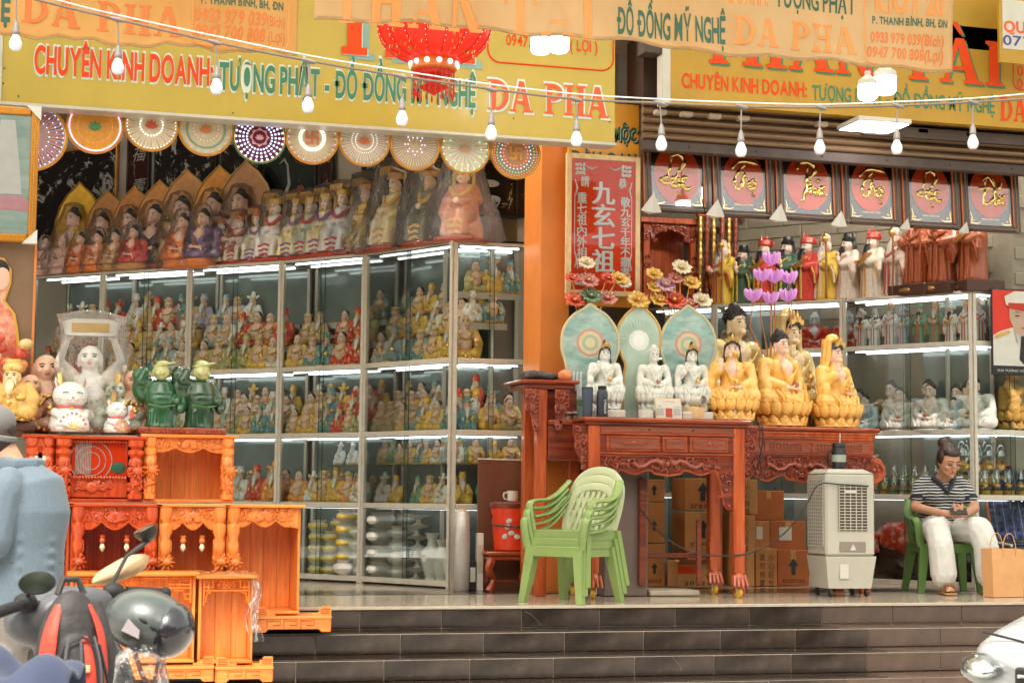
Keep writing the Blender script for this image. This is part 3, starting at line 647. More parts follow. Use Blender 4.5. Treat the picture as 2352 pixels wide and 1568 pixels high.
# ---- halo discs
YD=.78
MT['halorim']=mat('gold_rim','#d08a2c',.3,metal=.4,var=.15,vs=20)
def star(n,r0,r1):
    return [((r1 if i%2 else r0)*math.cos(math.pi*i/n+math.pi/2),(r1 if i%2 else r0)*math.sin(math.pi*i/n+math.pi/2)) for i in range(2*n)]
def lotus(b,s,y,cz=0):
    for a,l in ((0,1),(28,.95),(-28,.95),(58,.85),(-58,.85)):
        pts=[]
        for i in range(9):
            t=i/8;wd=.2*math.sin(math.pi*t)**.8;pts.append((t,wd))
        poly=[(x,w_) for x,w_ in pts]+[(x,-w_) for x,w_ in pts[::-1][1:-1]]
        ca,sa=math.cos(R(90-a)),math.sin(R(90-a));b.prism([(s*l*(x*ca-w_*sa),cz+s*(l*(x*sa+w_*ca)-.45)) for x,w_ in poly],y-abs(a)*.00003,y+.003)
def halo(u,v,r_,label,face,rings,rays=None,emblem=None,rim='halorim'):
    p=onY(u,v,YD);r=onY(u+r_,v,YD).x-p.x;t=thing('halo_lamp',label,'halo lamp',p,group=None)
    q=mb();q.lathe([(r*.97,.0),(r*.97,.03)],48,m=M.Rotation(R(-90),4,'X'));obj('disc',q,flatmat('halo_face',face,rough=.22,coat=.5,vs=12,var=.12),t)
    for k,rr in ((0,r),(1,r*.955)):
        q=mb();q.tube([(rr*math.cos(a*R(7.5)),-.006*k-.004,rr*math.sin(a*R(7.5))) for a in range(48)],r*(.035 if k==0 else .018),6,closed=True);obj('rim',q,MT[rim] if k==0 else MT['gold'],t)
    if rays:
        for mc,n,i0,i1,wd in rays:
            q=mb()
            for k in range(n):
                a=2*math.pi*(k+.5)/n;ca,sa=math.cos(a),math.sin(a)
                q.add([(r*(i0*ca),-.0025,r*i0*sa),(r*(i1*ca+wd*sa),-.0025,r*(i1*sa-wd*ca)),(r*(i1*ca-wd*sa),-.0025,r*(i1*sa+wd*ca))],[(0,1,2)])
            obj('ray_print',q,flatmat('ray',mc,rough=.3),t,ang=0)
    for rr,n,cc,sz in rings:
        q=mb()
        for k in range(n):a=2*math.pi*k/n;q.ell((r*rr*math.cos(a),-.006,r*rr*math.sin(a)),r*sz,n=6,k=4)
        obj('light_ring',q,MT['led'],t,color=cc)['kind']='stuff'
    if emblem:
        q=mb();k,mc=emblem
        if k=='lotus':lotus(q,r*.34,-.007)
        if k=='flower':q.prism([(r*x,r*z) for x,z in star(8,.38,.3)],-.006,-.003);obj('flower_print',q,flatmat('pink','#e79fae'),t);q=mb();q.lathe([(r*.26,0),(r*.26,.003)],24,m=M.Translation((0,-.0095,0))@M.Rotation(R(-90),4,'X'));obj('flower_centre',q,flatmat('maroon','#5c1024'),t);q=mb();lotus(q,r*.24,-.0135)
        if k=='fylfot':
            a,w_=r*.26,r*.05
            for s in (((-w_,w_,-a,a)),((-a,-w_*1.01,-w_,w_)),((w_*1.01,a,-w_,w_)),(w_*1.01,a,a-2*w_,a),(-a,-w_*1.01,-a,-a+2*w_),(-a,-a+2*w_,w_*1.01,a),(a-2*w_,a,-a,-w_*1.01)):q.box(s[0],s[1],-.008,-.003,s[2],s[3])
        obj('emblem',q,flatmat('emblem_print',mc,rough=.35),t,ang=30)
    return t
PK,WH,GR,BL,RD=(1,.6,1),(1,1,.95),(.3,1,.5),(.55,.6,1),(1,.25,.15)
halo(72,313,82,'halo disc with purple and orange streaks beside the gold picture frame','#b9a9b8',[(.9,40,BL,.022),(.72,30,PK,.018),(.5,22,WH,.016)],[('#c8793c',60,.15,.9,.02),('#6f6aa8',44,.3,.9,.014)])
halo(218,290,65,'orange halo disc with a green lotus and pink lit rim','#e09a2a',[(.9,90,PK,.03),(.62,60,(.9,.5,.2),.008)],[('#c9851f',26,.2,.85,.006)],('lotus','#4c9257'),'orange')
halo(348,287,62,'pale halo disc with orange sky, white light ring and red lotus','#dccfae',[(.9,44,WH,.022),(.42,24,WH,.028)],[('#e8e3d2',36,.2,.9,.012),('#d9a35a',18,.5,.92,.03)],('lotus','#d8664c'))
halo(473,297,62,'pale halo disc with green and cream circular bands','#cfc4a6',[(.88,20,(.5,.8,.6),.012),(.46,22,(1,.8,.6),.014)],[('#93a884',50,.62,.74,.07),('#cdb489',40,.4,.5,.05)],('lotus','#d98a55'))
halo(596,316,60,'dark maroon halo disc with blue lights and pink lotus','#5a1026',[(x,26,(.6,.68,1),.03+.022*x) for x in (.48,.62,.76,.9)],None,('flower','#eda6b2'),'green')
halo(717,317,60,'pale halo disc with red cross mark in a ring of white lights','#d3c7a7',[(.42,36,WH,.03),(.5,40,WH,.022),(.9,26,PK,.018)],[('#bba878',40,.55,.92,.012),('#d07a4a',24,.6,.92,.01)],('fylfot','#dd8a66'))
halo(837,323,58,'cream halo disc with fine rays and thin gold rim','#d8ccb2',[(.5,40,WH,.014),(.36,34,WH,.014),(.9,20,PK,.016)],[('#a48c62',36,.2,.92,.009),('#efe9da',48,.1,.8,.016)],('lotus','#dd8660'))
halo(953,333,57,'cream halo disc with brown radial streaks and gold rim','#d6c3a4',[(.4,8,BL,.03),(.28,10,WH,.02)],[('#b78b5c',60,.12,.92,.011),('#f0e2cc',44,.1,.85,.02)],None)
halo(1068,342,56,'cream halo disc with sparse green and red lights','#d5cdb4',[(.9,22,GR,.026),(.66,14,GR,.026),(.8,20,RD,.02)],[('#e8dfcb',20,.1,.9,.05)],('lotus','#cfa878'))
halo(1184,353,56,'brown halo disc with golden cross emblem and blue light rings','#b1835c',[(.5,22,RD,.024),(.62,26,BL,.028),(.76,40,GR,.018),(.88,50,RD,.018)],[('#7f8a70',60,.56,.8,.03)],('fylfot','#d8963c'))
# ---- calligraphy frames
YF=1.5
MT['frame']=mat('dark_carved_frame','#4a2e22',.35,var=.2,vs=12,coat=.3);MT['bead']=mat('silver_bead_moulding','#8d7f6e',.35,metal=.5,var=.3,vs=40)
MT['framedge']=mat('reddish_frame_edge','#b5602a',.35,var=.15);MT['panelblk']=mat('black_lacquer_panel','#2a2320',.18,var=.15,coat=.5)
MT['frameglass']=glassy('reflecting_frame_glass',(1,1,1),.05,.02,bump=.04,bs=2);MT['goldrelief']=mat('gold_relief',(.82,.56,.2),.2,metal=1,var=.12,vs=20)
MT['picglass']=glassy('picture_glass',(1,1,1),.001,.015)
_oc=[[(-.05,-.2),(-.2,-.1),(-.22,-.4),(.0,-.45),(.05,-.2),(-.06,-.12)],[(.45,-.15),(.3,-.08),(.2,-.35),(.35,-.55),(.62,-.45)]]
STK={'Lộc':[[(-.25,.7),(-.3,.3),(-.45,-.1),(-.7,-.2),(-.6,-.35),(-.2,-.25),(.1,.2)],[(-.3,.68),(.1,.78),(.3,.5),(.1,.15),(-.05,.1)],[(-.05,-.72),(.02,-.74),(.06,-.7)]]+_oc,
       'Thọ':[[(-.6,.35),(-.2,.7),(.3,.72),(.7,.62)],[(.1,.62),(-.2,.3),(-.45,-.1),(-.4,-.45),(-.1,-.5)],[(-.15,.25),(.05,.2),(-.1,-.2),(-.15,-.45),(.05,-.05),(.18,-.2),(.15,-.45)],[(.45,-.1),(.28,-.15),(.28,-.42),(.45,-.45),(.58,-.25),(.42,-.1),(.6,-.02)],[(.38,-.68),(.44,-.7),(.48,-.66)]],
       'Phúc':[[(.0,.7),(-.05,.2),(-.1,-.3),(-.25,-.72),(-.4,-.7)],[(-.5,.45),(-.3,.75),(.15,.75),(.35,.5),(.1,.2),(-.2,.15)],[(.1,.05),(.08,-.2),(.05,-.45),(.18,-.2),(.25,-.45)],[(.3,-.2),(.32,-.45),(.45,-.4),(.48,-.2),(.5,-.5)],[(.78,-.18),(.62,-.2),(.58,-.45),(.82,-.48)],[(.4,.0),(.52,.12)]],
       'Đức':[[(-.2,.6),(-.25,.1),(-.35,-.5),(.0,-.45),(.25,-.1),(.2,.4),(-.1,.65),(-.45,.4)],[(-.6,.1),(-.2,.18),(.1,.15)],[(.2,-.2),(.25,-.5),(.4,-.45),(.45,-.15),(.5,-.5)],[(.78,-.12),(.6,-.2),(.6,-.45),(.82,-.45)],[(.45,.1),(.6,.45)]]}
fr=[(1480,1638,345,486,'Lộc'),(1641,1783,350,498,'Thọ'),(1786,1935,360,505,'Phúc'),(1938,2074,368,515,'Thọ'),(2077,2210,375,523,'Lộc'),(2213,2347,382,531,'Đức')]
fd=['first beside the red scroll','second from the red scroll','third from the red scroll','fourth from the red scroll','fifth from the red scroll','sixth and farthest from the red scroll']
for i,(u0,u1,v0,v1,word) in enumerate(fr):
    um=(u0+u1)/2;zt=onY(um,v0-25,YF).z;zb=onY(um,v1,YF).z;xa,xb=onY(u0,v1,YF).x,onY(u1,v1,YF).x;W,H=xb-xa,zt-zb
    t=thing('calligraphy_frame','gold calligraphy on red oval in dark frame, '+fd[i],'picture',(xa,YF,zb));t.rotation_euler=(R(-4),0,0)
    f=.075
    for nm,bx in (('frame_bar',(0,f,0,.06,0,H)),('frame_bar',(W-f,W,0,.06,0,H)),('frame_bar',(f,W-f,.002,.058,0,f*.7)),('frame_bar',(f,W-f,.002,.058,H-f*.7,H))):
        q=mb();q.bbox(bx[0]+.001,bx[1]-.001,*bx[2:],.008);obj(nm,q,MT['frame'],t)
    for x in (f*.55,W-f*.55):
        q=mb()
        for k in range(int(H/.02)):q.ell((x,-.002,.01+k*.02),(.011,.009,.009),(0,.5,0),n=6,k=4)
        obj('bead_moulding',q,MT['bead'],t)
    q=mb()
    for k in range(int((W-.04)/.02)):q.ell((.02+k*.02,-.002,f*.3),(.009,.009,.01),(0,.5,0),n=6,k=4)
    obj('bead_moulding',q,MT['bead'],t)
    q=mb();q.box(W-f-.006,W-f+.006,-.004,.01,.05,H);obj('edge_strip',q,MT['framedge'],t);q=mb();q.box(-.004,.008,-.004,.03,0,H);obj('edge_strip',q,MT['framedge'],t)
    q=mb();q.box(f,W-f,.03,.04,f*.7,H-f*.7);obj('panel',q,MT['panelblk'],t)
    er=(W-2*f)*.44;cz=f*.7+(H-1.4*f)*.53
    q=mb();q.lathe([(1,0),(1,.006)],40,m=M.Translation((W/2,.029,cz))@M.Diagonal((er,1,er*1.22,1))@M.Rotation(R(90),4,'X'));obj('red_oval',q,MT['red'],t)
    q=mb()
    for st in STK[word]:
        sp_=spline(st,7);n_=len(sp_);q.tube([(W/2+er*a,.02-.004*math.sin(3*a),cz+er*1.1*b) for a,b in sp_],[er*.1*(.35+.75*math.sin(math.pi*min(.92,.12+.8*k/n_))+.2*math.sin(k*.9)) for k in range(n_)],7)
    obj('calligraphy',q,MT['goldrelief'],t,ang=60)
    for sx in (0,1):
        q=mb();x=f+.02 if sx==0 else W-f-.02;d=1 if sx==0 else -1
        q.tube([(x,.026,f*.7+.12),(x+d*.01,.026,f*.7+.07),(x+d*.0,.026,f*.7+.02),(x+d*.06,.026,f*.7+.015),(x+d*.1,.026,f*.7+.03)],[.004,.009,.012,.009,.003],5)
        q.ell((x+d*.03,.026,f*.7+.045),(.014,.005,.012),n=8,k=5);obj('corner_ornament',q,MT['goldrelief'],t)
    q=mb();lettering(q,'PHÚC LỘC THỌ',W/2-er*.45,W/2+er*.45,f*.7+.055,f*.7+.068,.01,y=.027);obj('caption',q,MT['goldrelief'],t,ang=0)
    q=mb();q.box(f,W-f,.0105,.013,f*.7,H-f*.7);obj('glass',q,MT['frameglass'],t)
MT['card']=mat('white_card','#d9d6cf',.6,var=.04)
cp_names=['beside the red scroll','between the first and second frames','between the second and third frames','between the third and fourth frames','between the fourth and fifth frames','between the fifth and last frames']
for i,(u,v,h) in enumerate(((1495,468,24),(1642,480,22),(1787,490,22),(1926,504,20),(2078,516,14),(2213,524,14))):
    p=onY(u,v,YF-.06);s=h*.0033;q=mb();q.add([(-s*1.15,0,-s*.75),(s*1.25,0,-s*.9),(.2*s,.012,-s*.9),(0.1*s,-.05,s*1.1),(0,.06,-s)],[(0,2,3),(2,1,3),(0,3,4),(1,4,3),(0,4,1,2)])
    o=tag(obj('corner_protector',q,MT['card'],ang=0),'folded white card corner protector '+cp_names[i]+' of the calligraphy row','card corner');o.location=p
# ---- yellow board and red scroll on the pillar
Y5=1.55
bd=thing('yellow_board','yellow board with green letters MỘC above the red scroll','sign')
p0,p1=onY(1303,700,Y5),onY(1468,242,Y5);q=mb();q.bbox(p0.x,p1.x,Y5,Y5+.05,p0.z,p1.z,.003);obj('panel',q,MT['orangeb'] if 'orangeb' in MT else mat('orange_yellow_film','#eaa22c',.35,var=.06),bd)
for mt,dx in ((MT['black'],.02),(MT['pale'],.006),(MT['dgreen'],0)):
    a,b=onY(1362,318,Y5),onY(1462,326,Y5);q=mb();lettering(q,'Đồ MỘC',a.x+dx,b.x+dx,a.z-dx,a.z+.115-dx,.04,y=Y5-.008+dx*.2);obj('lettering',q,mt,bd,ang=0)
    a,b=onY(1310,376,Y5),onY(1462,384,Y5);q=mb();lettering(q,'ĐÀI LOAN',a.x+dx,b.x+dx,a.z-dx,a.z+.115-dx,.04,y=Y5-.008+dx*.2);obj('lettering',q,mt,bd,ang=0)
Y6=1.49
sc6=thing('red_scroll','red framed scroll with silver Chinese characters in three columns','picture')
p0,p1=onY(1299,676,Y6),onY(1470,362,Y6);X0,X1,Z0,Z1=p0.x,p1.x,p0.z,p1.z
MT['pinewood']=mat('pale_wood_frame','#d9b98a',.5,var=.15,vs=6);MT['silver']=mat('silver_print','#c9c6bd',.35,metal=.3,var=.15,vs=40)
MT['scrollred']=mat('glossy_red_scroll','#dd3a06',.55,var=.05,spec=.1)
f=.045
for bx in ((X0,X0+f,Z0,Z1),(X1-f,X1,Z0,Z1),(X0+f+.001,X1-f-.001,Z0,Z0+f),(X0+f+.001,X1-f-.001,Z1-f,Z1)):
    q=mb();q.bbox(bx[0],bx[1],Y6-.015,Y6+.03,bx[2],bx[3],.004);obj('frame_bar',q,MT['pinewood'],sc6)
q=mb();q.box(X0+f,X1-f,Y6,Y6+.02,Z0+f,Z1-f);obj('sheet',q,MT['scrollred'],sc6)
W,H=X1-X0,Z1-Z0
def column(s,cx,zt,cell,wd):
    q=mb()
    for k,ch in enumerate(s):
        for e,(ox,oz) in enumerate(((0,0),(.04,.0),(0.02,.03),(-.03,.01))):lettering(q,ch,cx-wd/2+ox*wd,cx+wd/2+ox*wd,zt-(k+1)*cell+.1*cell+oz*cell,zt-k*cell-.02*cell+oz*cell,0,y=Y6-.003-.0012*e,cjk=True)
    obj('characters',q,MT['silver'],sc6,ang=0)
column('九玄七祖',X0+W*.5,Z1-.25,(H-.42)/4.05,W*.3)
column('重七祖內外相同',X0+W*.21,Z1-.34,(H-.55)/7,W*.125);column('請',X0+W*.25,Z1-.2,.09,.07)
column('敬九玄千年不盡孝',X0+W*.8,Z1-.36,(H-.52)/8,W*.13);column('恭',X0+W*.76,Z1-.2,.09,.07)
for sx in (0,1):
    for sz in (0,1):
        d=1 if sx==0 else -1;e=1 if sz==0 else -1;x=X0+f+.03 if sx==0 else X1-f-.03;z=Z0+f+.03 if sz==0 else Z1-f-.03
        q=mb();q.tube([(x,Y6-.004,z+e*.3),(x+d*.02,Y6-.004,z+e*.22),(x+d*.0,Y6-.004,z+e*.15)],[.003,.012,.006],5)
        for k in range(9):q.ell((x+d*(.02+.03*(k%3)),Y6-.003,z+e*(.02+.035*(k//3))),(.02,.004,.014),(0,k*.9,0),n=8,k=4)
        q.tube([(x+d*.1,Y6-.004,z+e*.03),(x+d*.15,Y6-.004,z+e*.05),(x+d*.2,Y6-.004,z+e*.03)],[.008,.01,.003],5);obj('flower_ornament',q,MT['silver'],sc6)
q=mb()
for x in (X0+f+.03,X1-f-.03):q.box(x-.003,x+.003,Y6-.003,Y6-.0005,Z0+f+.3,Z1-f-.3)
obj('border_line',q,MT['silver'],sc6,ang=0)
q=mb();q.box(X0+f,X1-f,Y6-.014,Y6-.011,Z0+f,Z1-f);obj('glass',q,MT['picglass'],sc6)
# ------------------------------------------------------------------ figurine prototypes, about 1 m tall, facing -Y (scaled when placed)
SK=(.78,.52,.38);GOLD=(.7,.45,.12);BLK=(.02,.018,.018);WHT=(.68,.65,.59)
PROTO=[]
def face(t,c,r,paint=True,brow=True,down=0):
    """eyes, brows and lips on a head of centre c and radii r facing -Y"""
    cx,cy_,cz=c;rx,ry,rz=r
    for s in (-1,1):
        q=mb();x=cx+s*rx*.38;q.ell((x,cy_-ry*.9,cz+rz*.08),(rx*.24,ry*.09,rz*.06),(0,s*.12,s*-.38),n=8,k=4);obj('eye',q,MT['matte'],t,BLK)
        if brow:q=mb();q.tube([(x-s*rx*.2,cy_-ry*.95,cz+rz*.24),(x,cy_-ry*.93,cz+rz*.29),(x+s*rx*.26,cy_-ry*.8,cz+rz*.22)],rx*.045,5);obj('brow',q,MT['matte'],t,(.12,.07,.05))
    q=mb();q.ell((cx,cy_-ry*.92,cz-rz*.48),(rx*.24,ry*.11,rz*.08),n=8,k=4);obj('lips',q,MT['matte'],t,(.6,.1,.08))
def headmesh(b,c,r,ears=.5,smile=False,n=18):
    cx,cy_,cz=c;rx,ry,rz=r
    b.ell(c,r,n=n,k=11);b.ell((cx,cy_-ry*.25,cz-rz*.45),(rx*.72,ry*.68,rz*.55),n=n)        # jaw
    b.ell((cx,cy_-ry*1.0,cz-rz*.12),(rx*.13,ry*.16,rz*.2));b.ell((cx,cy_-ry*1.03,cz-rz*.24),(rx*.19,ry*.13,rz*.09))
    for s in (-1,1):
        b.ell((cx+s*rx*1.0,cy_+ry*.05,cz-rz*ears*.25),(rx*.13,ry*.2,rz*(.25+ears*.35)))
        if smile:b.ell((cx+s*rx*.5,cy_-ry*.68,cz-rz*.25),(rx*.32,ry*.28,rz*.25))
# --- seated laughing figurine
def mk_laugh(hat):
    t=thing('laughing_figurine','x','figurine')
    q=mb();q.ell((0,-.09,.36),(.22,.22,.2));q.ell((0,-.02,.54),(.2,.17,.14));q.ell((-.12,-.13,.53),(.1,.08,.08));q.ell((.12,-.13,.53),(.1,.08,.08))
    headmesh(q,(0,-.06,.79),(.155,.15,.165),.9,True)
    q.chain([(-.25,0,.56),(-.33,-.08,.42),(-.2,-.26,.36)],[.09,.08,.055]);q.chain([(.25,0,.56),(.36,-.1,.4),(.3,-.26,.33)],[.09,.08,.055])
    for x in (-.2,.3):q.ell((x,-.29,.36 if x<0 else .33),(.05,.05,.05))
    obj('body',sculpt(q,.017,3,'laughing_body'),MT['cersoft'],t,SK)
    q=mb();q.ell((0,.02,.12),(.42,.3,.13));q.ell((-.3,-.14,.17),(.19,.18,.14));q.ell((.27,-.16,.14),(.2,.16,.12));q.ell((0,.13,.34),(.33,.14,.34))
    q.chain([(-.2,.03,.6),(-.29,.02,.55),(-.37,-.03,.38),(-.28,-.2,.34)],[.1,.13,.13,.09]);q.chain([(.2,.03,.6),(.29,.02,.55),(.4,-.05,.36),(.34,-.2,.31)],[.1,.13,.13,.09]);q.ell((-.39,-.03,.3),(.09,.12,.15));q.ell((.42,-.03,.27),(.09,.12,.15))
    for k in range(7):q.tube([(-.36+k*.12,-.29+.1*abs(k-3)/3,.02),(-.3+k*.1,-.27+.07*abs(k-3)/3,.14)],.028,6)
    obj('robe',sculpt(q,.02,2,'laughing_robe'),MT['robe'],t,(.8,.3,.05))
    q=mb();q.tube([(-.24,-.12,.62),(-.14,-.24,.48),(0,-.34,.43),(.14,-.26,.46),(.25,-.12,.6)],.017,6);
    for k in range(5):q.ell((-.14+.07*k,-.29-.04*(2-abs(k-2)),.455-.012*(2-abs(k-2))),.026,n=8,k=5)
    obj('necklace',q,MT['gold'],t)
    q=mb();q.ell((.3,-.31,.4),(.075,.06,.045));q.ell((.3,-.31,.44),(.04,.035,.035));obj('ingot',q,MT['gold'],t)
    q=mb()
    for k in range(22):a=R(200+k*6.4);rr=.37+.07*(k%2);q.ell((rr*1.08*math.cos(a),rr*math.sin(a)*.88,.035+.02*(k%3)),(.042,.035,.03),n=8,k=5)
    obj('ingot_base',q,MT['gold'],t);t.children[-1]['kind']='stuff'
    face(t,(0,-.06,.79),(.155,.15,.165))
    if hat==1:
        q=mb();q.tube([(.165*math.cos(a),-.05+.16*math.sin(a),.87+.02*math.sin(a)) for a in [k*.3927 for k in range(16)]],.03,7,closed=True);q.ell((0,-.22,.89),(.04,.025,.045));obj('headband',q,MT['cer'],t,GOLD)
    if hat==2:
        q=mb();q.ell((0,-.005,.855),(.165,.15,.12));obj('hair',q,MT['cer'],t,BLK)
    PROTO.append(t);return t
LA=[mk_laugh(k) for k in (0,1,2)]
# --- seated bearded wealth god
def mk_wealth(hat):
    t=thing('bearded_figurine','x','figurine')
    q=mb();headmesh(q,(0,-.05,.74),(.13,.13,.15),.8,True)
    for x,z in ((-.16,.36),(.2,.32)):q.ell((x,-.27,z),(.05,.055,.055))
    q.cap((0,0,.58),(0,-.02,.66),.08);obj('head',sculpt(q,.016,2,'wealth_head'),MT['cersoft'],t,SK)
    q=mb();q.ell((0,.03,.13),(.36,.28,.14));q.ell((-.25,-.16,.16),(.16,.17,.15));q.ell((.25,-.16,.16),(.16,.17,.15));q.ell((0,.02,.42),(.25,.19,.22));q.ell((0,.04,.56),(.26,.14,.1))
    q.chain([(-.24,.03,.56),(-.33,-.03,.38),(-.15,-.22,.34)],[.1,.12,.1]);q.chain([(.24,.03,.56),(.34,-.03,.37),(.2,-.22,.3)],[.1,.12,.1])
    q.ell((-.3,-.08,.24),(.1,.13,.14));q.ell((.33,-.08,.22),(.1,.13,.14));q.ell((0,-.2,.28),(.17,.06,.12))
    for k in range(6):q.tube([(-.3+k*.12,-.33+.05*abs(k-2.5),.02),(-.24+k*.1,-.3+.04*abs(k-2.5),.16)],.028,6)
    obj('robe',sculpt(q,.02,2,'wealth_robe'),MT['robe'],t,(.2,.35,.35))
    q=mb();q.tube([(0,-.17,.67),(0,-.22,.58),(-.01,-.25,.46),(0,-.255,.38)],[.06,.075,.05,.012],10,flat=.5)
    for s in (-1,1):q.tube([(s*.03,-.185,.705),(s*.08,-.2,.66),(s*.1,-.2,.58)],[.018,.022,.006],6)
    obj('beard',q,MT['cer'],t,WHT)
    q=mb();q.ell((.2,-.32,.38),(.09,.07,.05));q.ell((.2,-.32,.42),(.045,.04,.04));obj('ingot',q,MT['gold'],t)
    q=mb();q.ell((0,-.26,.3),(.04,.02,.05));q.tube([(-.12,-.24,.52),(0,-.28,.42),(.12,-.24,.52)],.014,6);obj('belt_plate',q,MT['gold'],t)
    q=mb()
    for k in range(20):a=R(200+k*7);rr=.36+.06*(k%2);q.ell((rr*math.cos(a),rr*math.sin(a)*.95,.03+.02*(k%3)),(.04,.035,.03),n=8,k=5)
    obj('ingot_base',q,MT['gold'],t);t.children[-1]['kind']='stuff'
    face(t,(0,-.05,.74),(.13,.13,.15))
    q=mb()
    if hat==0:
        q.lathe([(.14,0),(.15,.05),(.13,.09)],16,1,.95,m=M.Translation((0,-.02,.82)));q.ell((0,.03,.95),(.1,.08,.1))
        for s in (-1,1):q.ell((s*.2,0,.88),(.09,.02,.035),(0,s*-.35,0))
    else:
        q.lathe([(.145,0),(.16,.04),(.15,.1),(.12,.13),(.13,.2),(.0,.21)],16,m=M.Translation((0,-.02,.81)))
    obj('hat',q,MT['cer'],t,(.15,.3,.3));q=mb();q.ell((0,-.165,.87),(.035,.02,.04));q.tube([(.145*math.cos(a),-.02+.145*math.sin(a),.83) for a in [k*.3927 for k in range(16)]],.014,6,closed=True);obj('hat_trim',q,MT['gold'],t)
    PROTO.append(t);return t
WE=[mk_wealth(0),mk_wealth(1)]
# --- seated buddha of many uses
def mk_buddha(hair='snail',base='lotus',pose='bowl',name='buddha_statue',fine=.012):
    t=thing(name,'x','statue')
    q=mb();q.ell((0,.02,.12),(.3,.24,.12))
    for s in (-1,1):
        q.cap((s*.1,.02,.13),(s*.36,-.08,.11),.14,.125);q.cap((s*.36,-.1,.1),(s*-.02,-.27,.08),.105,.075);q.ell((s*.25,.02,.53),(.12,.12,.1))
    q.tube([(0,.05,.1),(0,.05,.3),(0,.045,.45),(0,.04,.55)],[.22,.205,.215,.19],18);q.ell((0,.04,.555),(.23,.12,.075));q.cap((0,.04,.58),(0,.03,.62),.1)
    arms={'bowl':([(-.29,.03,.53),(-.35,-.02,.32),(-.08,-.26,.225)],[(.29,.03,.53),(.35,-.02,.32),(.1,-.26,.21)]),'bless':([(-.29,.03,.53),(-.36,-.06,.36),(-.2,-.24,.5)],[(.29,.03,.53),(.35,-.02,.32),(.1,-.25,.22)]),
            'pray':([(-.29,.03,.53),(-.34,-.06,.36),(-.04,-.24,.5)],[(.29,.03,.53),(.34,-.06,.36),(.04,-.24,.5)])}[pose]
    for a in arms:q.chain([a[0],a[1],a[1]+(V(a[2])-V(a[1]))*.75 if False else tuple(V(a[1])+(V(a[2])-V(a[1]))*.78)],[.1,.088,.07]);q.ell((a[1][0],a[1][1]-.02,a[1][2]-.1),(.085,.13,.13))
    for k in range(7):                              # folds over the lap and along the sleeves
        z=.17+.0*k;x=-.3+k*.1;q.tube([(x,-.2-.06*math.cos(x*4),.2),(x*.8,-.29,.12),(x*.7,-.31,.03)],.02,6)
    for k in range(5):q.tube([(-.17+.03*k,-.16+.008*k,.55-.05*k),(0,-.19,.33-.03*k),(.2-.03*k,-.16+.005*k,.5-.06*k)],.014,6)
    obj('robe',sculpt(q,fine*1.1,2,'buddha_robe'),MT['jade'],t,(.8,.4,.08))
    q=mb();q.ell((0,-.075,.47),(.115,.115,.15));q.ell((-.06,-.11,.49),(.07,.075,.055));q.ell((.05,-.115,.49),(.07,.07,.055));q.tube([(0,.03,.55),(0,.015,.6),(0,.005,.68)],[.11,.078,.074],14)
    headmesh(q,(0,-.005,.79),(.112,.125,.145),1.0);q.ell((0,-.12,.7),(.045,.04,.035))
    obj('head',sculpt(q,fine*.75,2,'buddha_head'),MT['cersoft'],t,SK)
    q=mb()
    for a in arms:
        e=V(a[2]);d=(e-V(a[1])).normalized();q.cap(e-d*.09,e-d*.02,.048,.042)
        if e.z>.4:
            q.ell(e+V((0,-.01,.045)),(.042,.022,.05))
            for k in range(4):q.cap(e+V((-.03+.02*k,-.012,.075)),e+V((-.034+.023*k,-.016,.15-.008*abs(k-1.4))),.0115,.009,8)
            q.cap(e+V((.04 if e.x<0 else -.04,-.02,.03)),e+V((.055 if e.x<0 else -.055,-.045,.075)),.012,.01,8)
        else:
            s=1 if e.x<0 else -1;q.ell(e+V((s*.03,-.015,.0)),(.06,.04,.024))
            for k in range(4):q.cap(e+V((s*.06,-.04+.02*k,.003)),e+V((s*.135,-.045+.02*k,.003+.006*k)),.0115,.009,8)
            q.cap(e+V((s*.03,-.045,.01)),e+V((s*.075,-.06,.045)),.012,.01,8)
    for s in (-1,1):                                # soles of the feet
        q.ell((s*.17,-.21,.155),(.1,.05,.03),(0,0,s*.4))
    obj('hands',sculpt(q,fine*.6,1,'buddha_hands'),MT['cersoft'],t,SK)
    face(t,(0,-.005,.79),(.112,.125,.145))
    q=mb();q.ell((0,-.128,.845),.011,n=8,k=5);obj('brow_mark',q,MT['gold'],t)
    if hair=='snail':
        q=mb();q.ell((0,.02,.845),(.125,.13,.115));q.ell((0,.03,.96),(.07,.07,.055))
        for j in range(6):
            for k in range(16):
                el,az=R(4+j*15),2*math.pi*(k+.5*(j%2))/16
                p=V((.123*math.cos(el)*math.cos(az),.02+.13*math.cos(el)*math.sin(az),.845+.118*math.sin(el)))
                if p.y>-.115+.12*(j>1)*0 and not (p.y<-.06 and p.z<.872):q.ell(p,.021,n=6,k=4)
        obj('hair',q,MT['cersoft'],t,BLK)
    elif hair=='smooth':
        q=mb();q.ell((0,.025,.85),(.122,.125,.11));q.ell((0,.03,.95),(.065,.065,.05));obj('hair',q,MT['cersoft'],t,BLK)
    else:
        q=mb();q.ell((0,.025,.84),(.12,.12,.115));
        for s in (-1,1):q.tube([(s*.11,-.02,.86),(s*.125,.03,.74),(s*.15,.02,.6),(s*.17,-.06,.5)],[.03,.028,.025,.012],8)
        q.tube([(-.1,-.075,.86),(-.05,-.115,.9),(0,-.125,.905),(.05,-.115,.9),(.1,-.075,.86)],.024,7);q.ell((0,.04,.99),(.05,.05,.07));obj('hair',q,MT['cersoft'],t,BLK)
        q=mb();q.prism([(-.11,.89),(-.115,.95),(-.07,.94),(-.06,.99),(-.025,.97),(0,1.06),(.025,.97),(.06,.99),(.07,.94),(.115,.95),(.11,.89)],-.135,-.105);q.ell((0,-.135,.97),(.025,.012,.04));obj('crown',q,MT['gold'],t)
